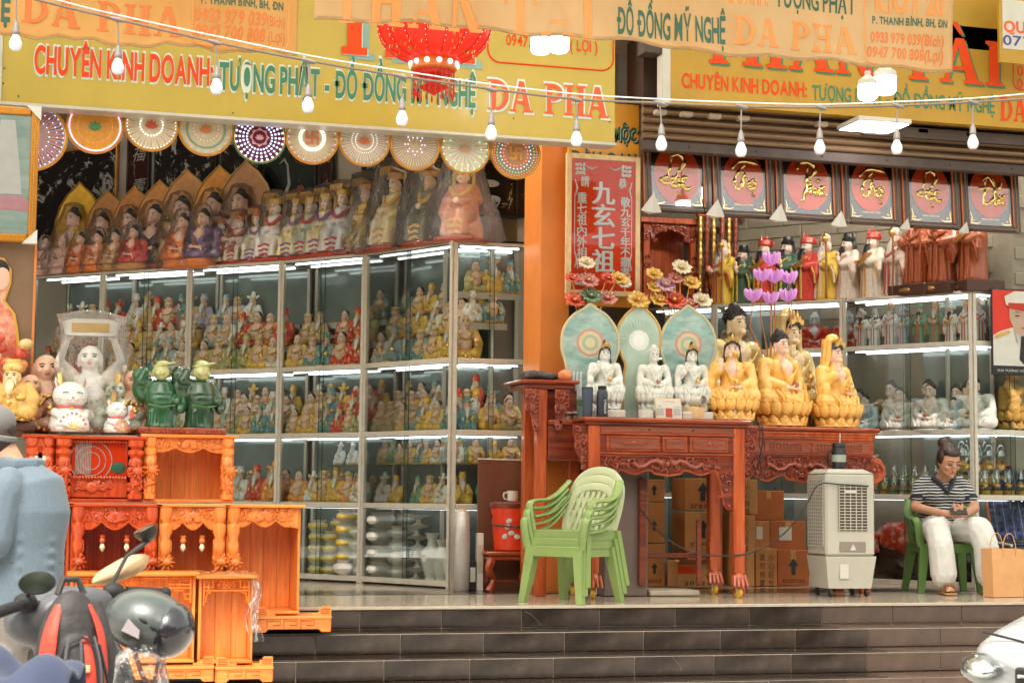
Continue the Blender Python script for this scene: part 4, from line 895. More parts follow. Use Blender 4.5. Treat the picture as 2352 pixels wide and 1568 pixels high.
        if hair=='hood':
            q=mb()
            for k in range(9):a=R(-20+k*27.5);q.tube([(.135*math.cos(a),.03+.12*math.sin(a),1.0),(.15*math.cos(a),.04+.14*math.sin(a),.84),(.17*math.cos(a),.05+.13*math.sin(a),.68),(.24*math.cos(a),.06+.12*math.sin(a),.5)],[.05,.045,.045,.03],8)
            q.ell((0,.04,1.0),(.12,.11,.09));obj('hood',sculpt(q,fine*1.1,3,'buddha_hood'),MT['jade'],t,(.8,.4,.08))
    if pose=='bowl':q=mb();q.lathe([(.02,0),(.045,.01),(.052,.035),(.046,.06),(.02,.062),(.012,.085),(0,.09)],16,m=M.Translation((0.02,-.29,.235)));obj('bowl',q,MT['cer'],t,(.35,.12,.04))
    if pose=='bless':q=mb();q.lathe([(.02,0),(.04,.02),(.045,.06),(.018,.1),(.025,.13),(0,.135)],14,m=M.Translation((.06,-.29,.24)));obj('vase',q,MT['gold'],t)
    if base:
        b=bpy.data.objects.new('lotus_base',mb().lathe([(.3,-.27),(.38,-.25),(.36,-.2),(.29,-.15),(.31,-.1),(.42,-.05),(.44,0),(.3,.02)],32,1,.85,m=M.Translation((0,-.04,0))).mesh('lotus_base'));b.data.materials.append(MT['jade']);b.parent=t;col.objects.link(b);b.color=(.8,.4,.08,1)
        pm=mb();pm.ell((0,-.01,0),(.092,.042,.1),(.35,0,0),n=12,k=8);pm.ell((0,-.045,.075),(.05,.022,.035),(.7,0,0),n=10,k=6);pme=pm.mesh('petal');pme.materials.append(MT['jade'])
        for row,(n,rr,z,tl,sc_) in enumerate(((15,.40,-.03,0,1),(13,.34,-.21,.0,.8))):
            for k in range(n):
                a=2*math.pi*(k+.5*row)/n;o=bpy.data.objects.new('petal',pme);o.parent=b;col.objects.link(o);o.location=(rr*math.cos(a),rr*.85*math.sin(a)-.04,z);o.rotation_euler=(0,0,a+math.pi/2);o.scale=(sc_,)*3;o.color=(.8,.4,.08,1)
    PROTO.append(t);return t
B_SN=mk_buddha('snail','lotus','bowl');B_CR=mk_buddha('crown','lotus','bless','bodhisattva_statue');B_HD=mk_buddha('hood','lotus','bless','bodhisattva_statue');B_PR=mk_buddha('smooth','lotus','pray')
B_SM=mk_buddha('smooth',None,'bowl','buddha_figurine',.016)
# --- standing star gods
def mk_star(kind,mt='cersoft'):
    t=thing('star_god_statue','x','statue')
    q=mb();q.tube([(0,0,0),(0,0,.12),(0,.01,.35),(0,.0,.55),(0,.01,.68),(0,.01,.73)],[.19,.18,.165,.185,.17,.1],16)
    for s in (-1,1):
        q.chain([(s*.15,.01,.68),(s*.21,-.03,.55),(s*.1,-.15,.52)],[.07,.085,.07]);q.tube([(s*.2,-.06,.54),(s*.22,-.08,.4),(s*.2,-.06,.24)],[.08,.085,.02],10,flat=.6)
    for k in range(7):q.tube([(-.15+k*.05,-.19+.06*abs(k-3)/3,.02),(-.12+k*.04,-.175+.05*abs(k-3)/3,.25),(-.1+k*.035,-.17+.04*abs(k-3)/3,.45)],.018,6)
    obj('robe',sculpt(q,.014,2,'star_robe'),MT[mt],t,(.8,.7,.55))
    q=mb();q.tube([(-.05,-.2,.04),(-.045,-.19,.3),(-.04,-.19,.5)],.02,6,flat=.5);q.tube([(.05,-.2,.04),(.045,-.19,.3),(.04,-.19,.5)],.02,6,flat=.5)
    for s in (-1,1):q.tube([(s*.24,-.1,.26),(s*.25,-.12,.4),(s*.22,-.15,.5)],.014,6)
    q.tube([(-.13,-.13,.66),(0,-.2,.58),(.13,-.13,.66)],.018,6);obj('trim',q,MT[mt],t,(.6,.1,.06))
    q=mb();headmesh(q,(0,-.02,.83),(.085,.09,.1),.9,True);q.cap((0,0,.7),(0,0,.76),.055)
    if kind==2:q.ell((0,-.03,.93),(.08,.085,.09))
    for s in (-1,1):q.ell((s*.07,-.2,.53),(.04,.035,.035))
    obj('head',sculpt(q,.011,2,'star_head'),MT[mt],t,SK)
    q=mb();L=.25 if kind==2 else .19
    q.tube([(0,-.1,.79),(0,-.14,.72),(-.005,-.17,.72-L*.55),(0,-.19,.72-L)],[.045,.05,.035,.006],10,flat=.55)
    for s in (-1,1):q.tube([(s*.025,-.115,.8),(s*.06,-.12,.75),(s*.065,-.13,.67)],[.012,.014,.004],6)
    obj('beard',q,MT[mt],t,WHT if kind==2 else BLK);face(t,(0,-.02,.83),(.085,.09,.1))
    q=mb()
    if kind==0:q.lathe([(.095,0),(.1,.05),(.075,.08),(.07,.13),(.0,.14)],16,m=M.Translation((0,0,.87)));[q.tube([(s*.09,.03,.88),(s*.13,.03,.8),(s*.12,.02,.72)],[.02,.028,.012],6) for s in (-1,1)]
    if kind==1:
        q.lathe([(.095,0),(.115,.03),(.1,.09),(.05,.12),(0,.12)],16,m=M.Translation((0,0,.87)))
        for s in (-1,1):q.ell((s*.13,.02,.9),(.045,.02,.05));q.cap((s*.05,-.03,.97),(s*.07,-.03,1.02),.022,.012)
        q.cap((0,-.08,.96),(0,-.08,1.03),.026,.012)
    if q.v:obj('hat',q,MT[mt],t,BLK if kind==0 else (.6,.08,.05))
    q=mb()
    if kind==0:q.ell((.05,-.22,.6),(.04,.04,.06));q.ell((.05,-.23,.68),.035);q.ell((-.02,-.24,.6),.025);obj('carried_child',sculpt(q,.01,1,'child'),MT[mt],t,SK)
    if kind==1:q.tube([(-.12,-.24,.55),(0,-.26,.52),(.1,-.23,.58),(.14,-.22,.64)],[.03,.035,.03,.03],8);obj('sceptre',q,MT['gold'],t)
    if kind==2:
        q.tube([(.17,-.2,.02),(.18,-.2,.5),(.17,-.19,.85),(.13,-.2,.95),(.17,-.2,1.02)],.016,7);obj('staff',q,MT[mt],t,(.3,.12,.05));q=mb();q.ell((.17,-.21,.9),(.05,.05,.055));obj('gourd',q,MT['gold'],t);q=mb();q.ell((-.1,-.22,.56),(.05,.05,.055));obj('peach',q,MT[mt],t,(.85,.35,.25))
    PROTO.append(t);return t
ST=[mk_star(k) for k in (0,1,2)]
# --- seated lady with flat board crown
def mk_lady():
    t=thing('crowned_lady_statue','x','statue')
    q=mb();q.ell((0,.02,.1),(.25,.2,.1));q.tube([(0,.02,0),(0,.01,.12),(0,.03,.3),(0,.03,.48),(0,.03,.62),(0,.03,.67)],[.24,.25,.19,.15,.145,.07],16)
    for s in (-1,1):
        q.ell((s*.13,-.13,.27),(.11,.14,.1));q.chain([(s*.13,.03,.6),(s*.2,-.03,.45),(s*.07,-.17,.42)],[.06,.07,.06]);q.tube([(s*.16,-.1,.44),(s*.19,-.14,.3),(s*.17,-.13,.16)],[.07,.08,.02],10,flat=.6);q.tube([(s*.13,-.2,.27),(s*.12,-.23,.14),(s*.13,-.24,.02)],[.07,.06,.07],8)
    for k in range(5):q.tube([(-.1+.05*k,-.24,.02),(-.08+.04*k,-.25,.2)],.02,6)
    obj('robe',sculpt(q,.014,2,'lady_robe'),MT['robe'],t,(.75,.7,.62))
    q=mb()
    for j in range(3):q.tube([(-.2+.02*j,-.17,.05+.07*j),(-.1,-.27,.03+.07*j),(0,-.25,.06+.07*j),(.1,-.27,.03+.07*j),(.2-.02*j,-.17,.05+.07*j)],.02,6)
    q.tube([(-.14,-.06,.62),(-.06,-.13,.52),(0,-.14,.5),(.06,-.13,.52),(.14,-.06,.62)],.028,6);obj('sash',q,MT['cersoft'],t,(.6,.08,.05))
    q=mb();headmesh(q,(0,-.01,.76),(.078,.085,.1),.6);q.cap((0,.02,.64),(0,.01,.7),.045);q.ell((0,-.2,.44),(.05,.035,.04));obj('head',sculpt(q,.01,2,'lady_head'),MT['cersoft'],t,SK);face(t,(0,-.01,.76),(.078,.085,.1))
    q=mb();q.ell((0,.03,.79),(.09,.08,.09));obj('hair',q,MT['cersoft'],t,BLK)
    q=mb();q.lathe([(.09,.82),(.1,.86),(.1,.89)],16);q.add([(-.1,-.17,.93),(.1,-.17,.93),(.1,.15,.88),(-.1,.15,.88),(-.1,-.17,.955),(.1,-.17,.955),(.1,.15,.905),(-.1,.15,.905)],[(0,3,2,1),(4,5,6,7),(0,1,5,4),(1,2,6,5),(2,3,7,6),(3,0,4,7)]);obj('board_crown',q,MT['cersoft'],t,(.75,.3,.08))
    q=mb()
    for k in range(7):x=-.09+.03*k;q.tube([(x,-.172,.93),(x,-.175,.86)],.008,5);q.tube([(x,.152,.88),(x,.155,.8)],.008,5)
    for k in range(6):q.ell((-.08+.032*k,-.175,.945),.014,n=6,k=4)
    obj('crown_beads',q,MT['gold'],t);t.children[-1]['kind']='stuff'
    for s in (-1,1):q=mb();q.tube([(s*.11,.03,.9),(s*.13,.03,.78),(s*.12,.02,.6),(s*.14,.0,.45)],[.018,.022,.016,.008],6);obj('ribbon',q,MT['cersoft'],t,(.75,.45,.1))
    q=mb();q.bbox(-.26,.26,-.28,.2,-.06,.0,.015);obj('plinth',q,MT['cer'],t,(.5,.06,.04))
    PROTO.append(t);return t
LD=mk_lady()
def wrapper(t,h,r0,r1,seed=0,zb=0,dx=0):
    def wob(a,j):return 1+.09*math.sin(3*a+seed+j*.7)+.06*math.sin(7*a+j*1.9+seed)+.03*math.sin(12*a+2.3*j)
    n=9;pr=[(r0+(r1-r0)*(i/n)**1.2,zb+(h-zb)*i/n) for i in range(n+1)]+[(r1*.3,h*1.05)]
    q=mb();q.lathe(pr,26,wob=wob,m=M.Translation((dx,0,0)),cap=False);return obj('plastic_wrap',q,MT['wrap'],t)
# ------------------------------------------------------------------ glass cabinets and what stands in and on them
MT['mirror']=mat('grey_mirror_back','#838c87',.08,metal=.3,var=.2,vs=1.5)
MT['shelfw']=mat('pale_shelf_board','#b9b3a6',.45,var=.08);MT['edgeg']=mat('green_glass_edge','#24413c',.25,var=.1)
MT['shelfglass']=glassy('shelf_glass',(.9,.96,.94),.06,.02)
PAL=dict(t=('teal',(.13,.30,.31)),y=('yellow',(.80,.47,.07)),r=('red',(.62,.05,.025)),o=('orange',(.82,.3,.05)),v=('olive',(.42,.38,.15)),w=('white',(.78,.75,.7)),b=('pale blue',(.36,.47,.5)),l=('lavender',(.5,.46,.6)),g=('green',(.13,.36,.22)),s=('silver',(.7,.73,.76)),n=('tan',(.5,.33,.16)),p=('pinkish',(.8,.52,.42)))
class Sec:pass
def cabinet(A,B,zs,D,label,skip_left=False,shelf=None,tubes=True,steps=(),base=.05):
    S=Sec();d=(B-A);S.L=d.length;S.ang=math.atan2(d.y,d.x);S.A=A;S.ex=d.normalized();S.ey=V((-S.ex.y,S.ex.x,0));S.D=D;S.zs=zs
    t=S.t=thing('glass_cabinet',label,'cabinet',(A.x,A.y,.004),S.ang);L=S.L;W=.034;H=zs[-1]
    for x0 in (0.001,L-W-.001):
        for y0 in (0,D-W):q=mb();q.bbox(x0,x0+W,y0,y0+W,0,H,.003);obj('post',q,MT['alu'],t)
    for i,z in enumerate(zs):
        hh=.032;q=mb();q.bbox(W+.002,L-W-.002,.002,.036,z-hh,z+(0 if i==len(zs)-1 else hh*.5),.003);obj('rail',q,MT['alu'],t)
        q=mb();q.box(.004,L-.004,.037,D-.004,z-.02,z-.003);obj('shelf_board',q,MT['shelfw'] if 0<i<len(zs)-1 else MT['alu'],t)
        if i:q=mb();q.box(W+.004,L-W-.004,.0005,.0019,z-hh-.004,z-hh+.002);obj('painted_shadow_line',q,MT['black'],t)  # thin black strip standing in for the shade under the rail
    q=mb();q.box(.004,L-.004,D-.003,D,0.02,H-.021);obj('back_panel',q,MT['mirror'],t)
    for i in range(len(zs)-1):
        z0,z1=zs[i]+.018,zs[i+1]-.034
        for k,(a,b,y) in enumerate(((W,L*.53,.012),(L*.47,L-W,.022))):
            q=mb();q.box(a+.002,b-.002,y,y+.005,z0,z1);o=obj('sliding_pane',q,MT['glass'],t)
            e=b-.002 if k==0 else a+.002;q=mb();q.box(e-.002,e+.002,y-.0005,y+.0055,z0,z1);obj('pane_edge',q,MT['edgeg'],o)
        if tubes:
            for y in ((.12,.34) if zs[i+1]-zs[i]>.45 else (.2,)):
                q=mb();q.tube([(.08,y,z1+.004),(L-.08,y,z1+.004)],.009,8);obj('tube_light',q,MT['tubelight'],t)
                q=mb();q.box(.06,L-.06,y-.012,y+.012,z1+.012,z1+.03);obj('tube_mount',q,MT['white'],t)
    for (i,dz,y0,y1,x0,x1,mt) in steps:
        z=zs[i]+dz;q=mb();q.box(x0*L+.01,x1*L-.01,y0,y1,z-.012,z-.002);obj('inner_shelf',q,MT[mt],t)
        if mt=='shelfw':q=mb();q.box(x0*L+.01,x1*L-.01,y0,y0+.006,z-.06,z-.013);obj('shelf_front',q,MT['shelfw'],t)
    return S
ZA=[.05,.712,1.354,1.98,3.02]
st3=[(3,.24,.2,.34,0,1,'shelfw'),(3,.46,.34,.49,0,1,'shelfw'),(2,.1,.24,.4,0,1,'shelfw')]
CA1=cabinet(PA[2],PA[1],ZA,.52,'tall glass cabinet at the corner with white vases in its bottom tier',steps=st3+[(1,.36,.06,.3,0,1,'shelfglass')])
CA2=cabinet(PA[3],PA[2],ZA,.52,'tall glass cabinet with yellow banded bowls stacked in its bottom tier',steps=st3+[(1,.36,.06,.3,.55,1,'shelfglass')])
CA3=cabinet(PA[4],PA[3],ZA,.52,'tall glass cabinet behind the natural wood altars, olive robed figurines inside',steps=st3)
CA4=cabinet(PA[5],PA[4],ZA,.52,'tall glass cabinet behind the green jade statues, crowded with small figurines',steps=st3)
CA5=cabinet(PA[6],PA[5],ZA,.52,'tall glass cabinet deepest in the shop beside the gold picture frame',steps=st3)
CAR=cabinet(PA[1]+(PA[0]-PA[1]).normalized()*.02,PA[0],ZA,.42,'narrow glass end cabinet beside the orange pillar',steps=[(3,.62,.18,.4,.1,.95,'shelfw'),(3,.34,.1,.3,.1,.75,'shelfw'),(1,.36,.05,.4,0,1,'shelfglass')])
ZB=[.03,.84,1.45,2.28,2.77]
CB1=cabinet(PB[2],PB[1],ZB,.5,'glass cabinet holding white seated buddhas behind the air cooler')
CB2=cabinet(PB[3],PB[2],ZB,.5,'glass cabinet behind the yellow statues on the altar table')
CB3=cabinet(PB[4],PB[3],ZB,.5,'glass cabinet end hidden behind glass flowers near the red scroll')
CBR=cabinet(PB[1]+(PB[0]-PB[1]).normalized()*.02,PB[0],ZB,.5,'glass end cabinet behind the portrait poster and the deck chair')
KINDS={'0':(LA[0],'bald laughing figurine'),'1':(LA[1],'gold-banded laughing figurine'),'2':(LA[2],'black-haired laughing figurine'),'3':(WE[0],'winged-hat bearded figurine'),'4':(WE[1],'tall-hat bearded figurine'),'B':(B_SM,'small buddha figurine'),
         '5':(ST[0],'standing figurine with black cap'),'6':(ST[1],'standing figurine with crown'),'7':(ST[2],'standing bald figurine with staff'),'L':(LD,'crowned lady statue')}
def at(S,x,y,z):p=S.A+S.ex*x+S.ey*y;return V((p.x,p.y,z+.004))
def fill(S,i,dz,y,h,toks,where,x0=.05,x1=None,jit=.18):
    toks=toks.split();n=len(toks);x1=S.L-.05 if x1 is None else x1
    for k,tk in enumerate(toks):
        if tk=='-':continue
        pr,kn=KINDS[tk[0]];cn,cc=PAL[tk[1]];sk=SK if cn not in ('silver',) else cc
        x=x0+(x1-x0)*(k+.5)/n+rnd.uniform(-.012,.012);hh=h*rnd.uniform(.93,1.07)
        cs={'robe':cc,'hat':tuple(min(1,c*1.1) for c in cc),'body':sk,'head':sk}
        if len(tk)>2:cs['body']=cs['head']=PAL[tk[2]][1]
        o=clone(pr,at(S,x,y+rnd.uniform(-.01,.01),S.zs[i]-.002+dz),S.ang+rnd.uniform(-jit,jit),(hh*.8,hh*.8,hh*1.1),label=f'{cn} robed {kn}, {where}',group='figurines, '+where,colors=cs)
cn='corner cabinet'
fill(CA1,3,0,.11,.30,'2w 4b 3t 1t 1y 4y','front row, upper tier of '+cn);fill(CA1,3,.24,.27,.29,'1v 0y 4y 3w 1y 2w','middle row, upper tier of '+cn);fill(CA1,3,.46,.41,.27,'3t 2y 4y 0y 0y 1y','back row, upper tier of '+cn)
fill(CA1,2,.1,.33,.3,'1n 1y 2y 3w 4y 1w','back row, second tier of '+cn);fill(CA1,2,0,.13,.28,'0v 1v 2y 1t 4y 2y 3t','front row, second tier of '+cn)
fill(CA1,2,.2,.45,.28,'3y 2w 4t 1y 0y 4r','rear row, second tier of '+cn);fill(CA1,1,.36,.18,.2,'1v 4g 2v 0y 3t 1y 2w 4b 1w','upper glass shelf, third tier of '+cn,jit=.5);fill(CA1,1,0,.18,.25,'3w 4y - 4g 1y 3w 4y','lower row, third tier of '+cn)
cn='bowl cabinet'
fill(CA2,3,0,.11,.30,'0y 1t 3t 2r 4r','front row, upper tier of '+cn);fill(CA2,3,.24,.27,.3,'1n 4n - 2r 4r 3v','middle row, upper tier of '+cn);fill(CA2,3,.46,.41,.27,'- - - - 2t','back row, upper tier of '+cn)
fill(CA2,2,.1,.33,.3,'2y 1y 4t - 4r - 3r','back row, second tier of '+cn);fill(CA2,2,0,.13,.25,'2n 0y 1y 3t 3r 1v 4v','front row, second tier of '+cn)
fill(CA2,2,.2,.45,.28,'4w 1v 3y 0o 2w 4y','rear row, second tier of '+cn);fill(CA2,1,.0,.36,.27,'3w 4n 1y 2w 0v','rear row, third tier of '+cn);fill(CA2,1,.36,.18,.2,'3ss 4ss 3ss','upper glass shelf, third tier of '+cn,x0=CA2.L*.56);fill(CA2,1,0,.18,.29,'0o 3w 1y 4y 1o 2w','lower row, third tier of '+cn)
cn='olive figurine cabinet'
fill(CA3,3,0,.11,.31,'2v 1v 3v 4v 1y 0w','front row, upper tier of '+cn);fill(CA3,3,.24,.27,.33,'1b 0w 3r 2r 0o 4r','middle row, upper tier of '+cn);fill(CA3,3,.46,.41,.3,'4b 1l 3w - - -','back row, upper tier of '+cn)
fill(CA3,2,.1,.33,.3,'- - 2w 1n 4w 2w','back row, second tier of '+cn);fill(CA3,2,0,.13,.28,'- 0b 1v 2y 3t 4t','front row, second tier of '+cn);fill(CA3,2,.2,.45,.28,'4w 1v 3y 0o 2w 4y','rear row, second tier of '+cn);fill(CA3,1,0,.36,.3,'- 3y 1w 4n 2o','rear row, third tier of '+cn);fill(CA3,1,0,.18,.34,'- - 4w 4r 3o','third tier of '+cn)
cn='cabinet behind jade statues'
fill(CA4,3,0,.11,.31,'0y 2v 1y 3t 4b 2w','front row, upper tier of '+cn);fill(CA4,3,.24,.27,.28,'1o 4y 0y 3w 2p 4w 1y','middle row, upper tier of '+cn);fill(CA4,3,.46,.41,.34,'4w 3n 4r 1r 5t 3n 4l','back row, upper tier of '+cn)
fill(CA4,2,0,.18,.3,'1w 4y 2w 0b 3v','second tier of '+cn)
cn='innermost glass cabinet'
fill(CA5,3,0,.11,.3,'4r 1r 2o 3r 0y','front row, upper tier of '+cn);fill(CA5,3,.24,.27,.28,'0p 4o 1n 3r 2y','middle row, upper tier of '+cn);fill(CA5,3,.46,.41,.32,'4w 3w 1n 4r 3r','back row, upper tier of '+cn)
fill(CA5,2,0,.18,.3,'1o 4y 2w 0b','second tier of '+cn)
cn='end cabinet'
fill(CAR,3,.62,.3,.29,'0v 3y 4t','top shelf of '+cn,x0=.2);fill(CAR,3,.34,.2,.28,'4w 1t','middle shelf of '+cn,x0=.12,x1=.5);fill(CAR,3,0,.12,.4,'0y','bottom left of upper tier in '+cn,x0=.02,x1=.25)
fill(CAR,2,.0,.3,.36,'3r 4y 3t 2y','back row, second tier of '+cn);fill(CAR,2,0,.12,.3,'3t 0y 2v','front row, second tier of '+cn);fill(CAR,1,.36,.2,.21,'3g 2y 4y 0y','glass shelf of '+cn);fill(CAR,1,0,.2,.27,'4y 3g 0o','lower row, third tier of '+cn)
# white star gods and buddhas in the right-hand cabinet
fill(CB1,3,0,.15,.38,'6w 5w 7w 6b 5g 7g 6w 7w','top tier of the white buddha cabinet',jit=.1)
for k,(x,h,c,y) in enumerate(((.02,.42,'v',.2),(.14,.36,'b',.1),(.34,.50,'n',.28),(.52,.42,'w',.13),(.72,.5,'b',.34),(.86,.46,'w',.12),(1.04,.44,'t',.33),(1.12,.3,'w',.1),(1.28,.52,'w',.2),(1.22,.42,'b',.36))):
    cc=PAL[c][1];o=clone(B_SM,at(CB1,.05+x*CB1.L/1.42,y,ZB[2]+.03),CB1.ang+rnd.uniform(-.1,.25),h,label=f'{PAL[c][0]} robed seated buddha, second tier of the cabinet behind the air cooler',group='buddhas, second tier behind the air cooler',colors={'robe':cc,'head':(.82,.66,.56),'hands':(.82,.66,.56)},name='buddha_figurine');q=mb();q.lathe([(.36,-.07),(.38,-.03),(.36,.0)],20,1,.8);obj('stone_base',q,MT['cer'],o,(.6,.63,.6))
for x,c in ((.12,'n'),(.5,'t'),(.74,'r'),(1.0,'r')):
    o=clone(B_SM,at(CB2,x*CB2.L,.22,ZB[3]+.0),CB2.ang+.2,.4,label=f'white skinned buddha in {PAL[c][0]} robe, top tier behind the pink lotus lamp',group='buddhas, top tier behind the pink lotus lamp',colors={'robe':PAL[c][1],'head':(.75,.78,.82),'hands':(.7,.6,.55),'hair':(.75,.78,.82)},name='buddha_figurine')
for x,y,h,c in ((.2,.2,.5,'w'),(.6,.2,.5,'g')):clone(B_SM,at(CB2,x*CB2.L,y,ZB[2]),CB2.ang,h,label=f'{PAL[c][0]} robed seated buddha behind the yellow altar statues',colors={'robe':PAL[c][1]},name='buddha_figurine')
fill(CBR,3,0,.2,.4,'7w 5b','top tier behind the portrait',x1=.55);
for x,y,h,c in ((.1,.25,.5,'b'),):clone(B_SM,at(CBR,x,y,ZB[2]),CBR.ang,h,label='pale blue robed buddha in the end cabinet behind the portrait poster',colors={'robe':PAL[c][1]},name='buddha_figurine')
o=clone(B_PR,at(CBR,.52,.18,ZB[2]+.16),CBR.ang+.9,.5,label='amber praying buddha on lotus base behind the portrait poster',colors={k:(.62,.34,.06) for k in ('robe','head','hands','hair','lotus_base','petal')})
# oil lamps on the low tier
lamp=thing('oil_lamp','x','oil lamp');q=mb();q.lathe([(.04,0),(.05,.01),(.05,.06),(.03,.075)],14);obj('glass_jar',q,MT['glassobj'],lamp);q=mb();q.lathe([(.036,.004),(.046,.012),(.046,.045)],14);obj('coloured_oil',q,MT['cer'],lamp,(.8,.4,.03));q=mb();q.lathe([(.03,.075),(.032,.09),(.012,.1),(.012,.11)],12);obj('gold_cap',q,MT['gold'],lamp);q=mb();q.lathe([(.015,.1),(.035,.13),(.028,.17),(.015,.2)],12,cap=False);obj('chimney',q,MT['glassobj'],lamp);PROTO.append(lamp)
for j,(y,n) in enumerate(((.12,13),(.28,12))):
    for k in range(n):
        c=[(.8,.45,.04),(.15,.4,.25),(.75,.7,.55)][(k+j)%3];cname=['amber','green','pale'][(k+j)%3]
        clone(lamp,at(CB1,.08+k*(CB1.L-.16)/(n-1),y,ZB[1]+.1*j),0,1.0,label=f'small glass oil lamp with {cname} oil, low tier behind the seated woman',group='oil lamps on the low tier',colors={'coloured_oil':c})
for k in range(9):clone(lamp,at(CBR,.06+.13*(k%5),.15+.15*(k//5),ZB[1]+.1*(k//5)),0,1.3 if k<5 else 2.2,label='glass lamp with amber oil behind the deck chair',group='oil lamps behind the deck chair')
MT['blackbag']=mat('crumpled_black_plastic','#1d1a1a',.22,var=.3,vs=6,bump=.8,bs=14,coat=.4);MT['redbag']=mat('crumpled_red_packaging','#c8381f',.25,var=.4,vs=9,bump=.8,bs=16,c2='#d8cfc4',cs=.1)
for nm,mt,x,y,s,lb in (('black_bag','blackbag',.5,.24,(.42,.17,.2),'crumpled black plastic bag lying on the bottom tier beside the air cooler'),('black_bag','blackbag',1.1,.22,(.3,.16,.17),'smaller crumpled black plastic bag behind the green armchair'),('red_packet','redbag',.55,.16,(.28,.1,.16),'crumpled red and silver packaging on top of the black bags'),('red_packet','redbag',.2,.16,(.13,.1,.1),'small red packaging end beside the air cooler')):
    q=mb();q.ell((0,0,0),(1,1,1),n=28,k=18);q.v=[V((p.x*s[0],p.y*s[1],p.z*s[2]))*(1+.28*NZ.noise(p*2.3+V((x*9,0,0)))+.14*NZ.noise(p*6)) for p in q.v];dz=.24 if nm=='red_packet' else 0
    o=tag(obj(nm,q,MT[mt]),lb,'packet' if nm=='red_packet' else 'bag');o.location=at(CB1,x,y,ZB[0]+s[2]*.9+dz);o.rotation_euler=(0,.2,CB1.ang)
# pots in the bottom tier
bowl=thing('incense_bowl','x','bowl');q=mb();q.lathe([(.05,0),(.055,.012),(.08,.03),(.095,.055),(.09,.08),(.06,.095),(.075,.105),(.08,.11),(.06,.1),(.0,.09)],22);obj('body',q,MT['cer'],bowl,WHT)
q=mb();q.lathe([(.0845,.035),(.0975,.055),(.092,.077)],22,cap=False);obj('glaze_band',q,MT['cer'],bowl,(.82,.55,.07));q=mb();q.tube([(.08*math.cos(a),.08*math.sin(a),.11) for a in [k*.3927 for k in range(16)]],.0025,5,closed=True);obj('gold_rim',q,MT['gold'],bowl);PROTO.append(bowl)
def stack(S,x,y,n,s,band,lb):
    for k in range(n):
        o=clone(bowl,at(S,x,y,ZA[0]+k*.105*s),0,s*rnd.uniform(.96,1.03),label=('bottom','second','third','fourth','top')[k]+' '+lb,group='stacked bowls',colors={'glaze_band':(.82,.55,.07) if band else (.78,.76,.7)})
for x,y,n,s,nm in ((.12,.14,5,.95,'outermost front'),(.3,.14,4,.95,'shorter front'),(.5,.12,5,1.15,'largest front'),(.22,.34,5,1.0,'outer rear'),(.42,.34,5,1.0,'inner rear')):stack(CA2,CA2.L-.75+x,y,n,s,True,'yellow banded white bowl of the '+nm+' stack')
stack(CA2,CA2.L-.12,.14,4,1.1,False,'plain white bowl stacked beside the yellow banded bowls');clone(bowl,at(CA2,CA2.L-.22,.09,ZA[0]),0,1.4,label='large plain white bowl in front of the yellow banded stacks',colors={'glaze_band':WHT})
for x,y,n,s,nm in ((.14,.13,4,1.4,'widest'),(.36,.15,4,1.1,'narrower'),(.2,.36,5,1.1,'rear')):stack(CA1,x,y,n,s,False,'plain white bowl of the '+nm+' stack in the corner cabinet')
vase=thing('white_vase','x','vase');q=mb();q.lathe([(.05,0),(.055,.01),(.045,.03),(.075,.12),(.085,.17),(.07,.22),(.035,.26),(.03,.3),(.05,.34),(.058,.35),(.03,.33)],22);obj('body',q,MT['cer'],vase,WHT);q=mb();q.lathe([(.052,.0),(.056,.008)],22,cap=False);obj('foot_ring',q,MT['cer'],vase,(.7,.68,.6));PROTO.append(vase)
for x,y,s,lb in ((.78,.12,1.2,'tallest'),(.9,.12,1.05,'middle sized'),(1.0,.13,.95,'smallest')):clone(vase,at(CA1,x*CA1.L/1.1,y,ZA[0]),0,s,label=lb+' white ceramic vase in the bottom tier of the corner cabinet')
fs=thing('fruit_stand','x','stand');q=mb();q.lathe([(.07,0),(.05,.015),(.025,.03),(.02,.06),(.05,.075),(.13,.09),(.14,.1),(.05,.09)],24);obj('dish',q,MT['cer'],fs,WHT);q=mb();q.lathe([(.071,.0),(.06,.01)],24,cap=False);obj('foot_ring',q,MT['gold'],fs);PROTO.append(fs)
for k in range(6):clone(fs,at(CA1,.55+.02*(k%2),.2,ZA[0]+.095*k),0,1,label='white ceramic fruit stand stacked behind the vases',group='stacked fruit stands')
# ---- statues on top of the left-hand row
def secA(u):
    return [CA1,CA2,CA3,CA4,CA5][0 if u>828 else 1 if u>635 else 2 if u>422 else 3 if u>220 else 4]
def topA(u,y,v=590,z=ZA[-1]):
    S=secA(u);o=S.ey*y;p=onP(u,v,S.A+o,S.A+S.ex+o);return V((p.x,p.y,z+.005)),S.ang
def mandorla(t,w_,h,c,y=.2,mt='jade',z0=0,th=.05):
    L=[(.62,0),(.8,.08),(.78,.2),(.86,.3),(1,.48),(.98,.62),(.8,.78),(.5,.9),(.2,.97),(0,1.03)]
    poly=[(x*w_/2,z0+z*h) for x,z in L]+[(-x*w_/2,z0+z*h) for x,z in L[::-1][1:]]
    q=mb();q.prism(poly,y,y+th);o=obj('mandorla',q,MT[mt],t,c)
    q=mb();q.tube([(x,y,z) for x,z in poly],.018,6);obj('mandorla_rim',q,MT['gold'] if c[0]>.3 else MT[mt],t,c)
    return o
bk=[(165,.92,'y',(.62,.36,.04),'amber'),(232,.8,'n',(.36,.17,.06),'brown'),(294,.82,'n',(.42,.18,.06),'bronze'),(352,.86,'k',(.45,.2,.06),'copper'),(413,.95,'n',(.4,.2,.08),'umber'),(487,.96,'y',(.5,.22,.05),'rust'),(548,.98,'r',(.38,.2,.1),'tan')]
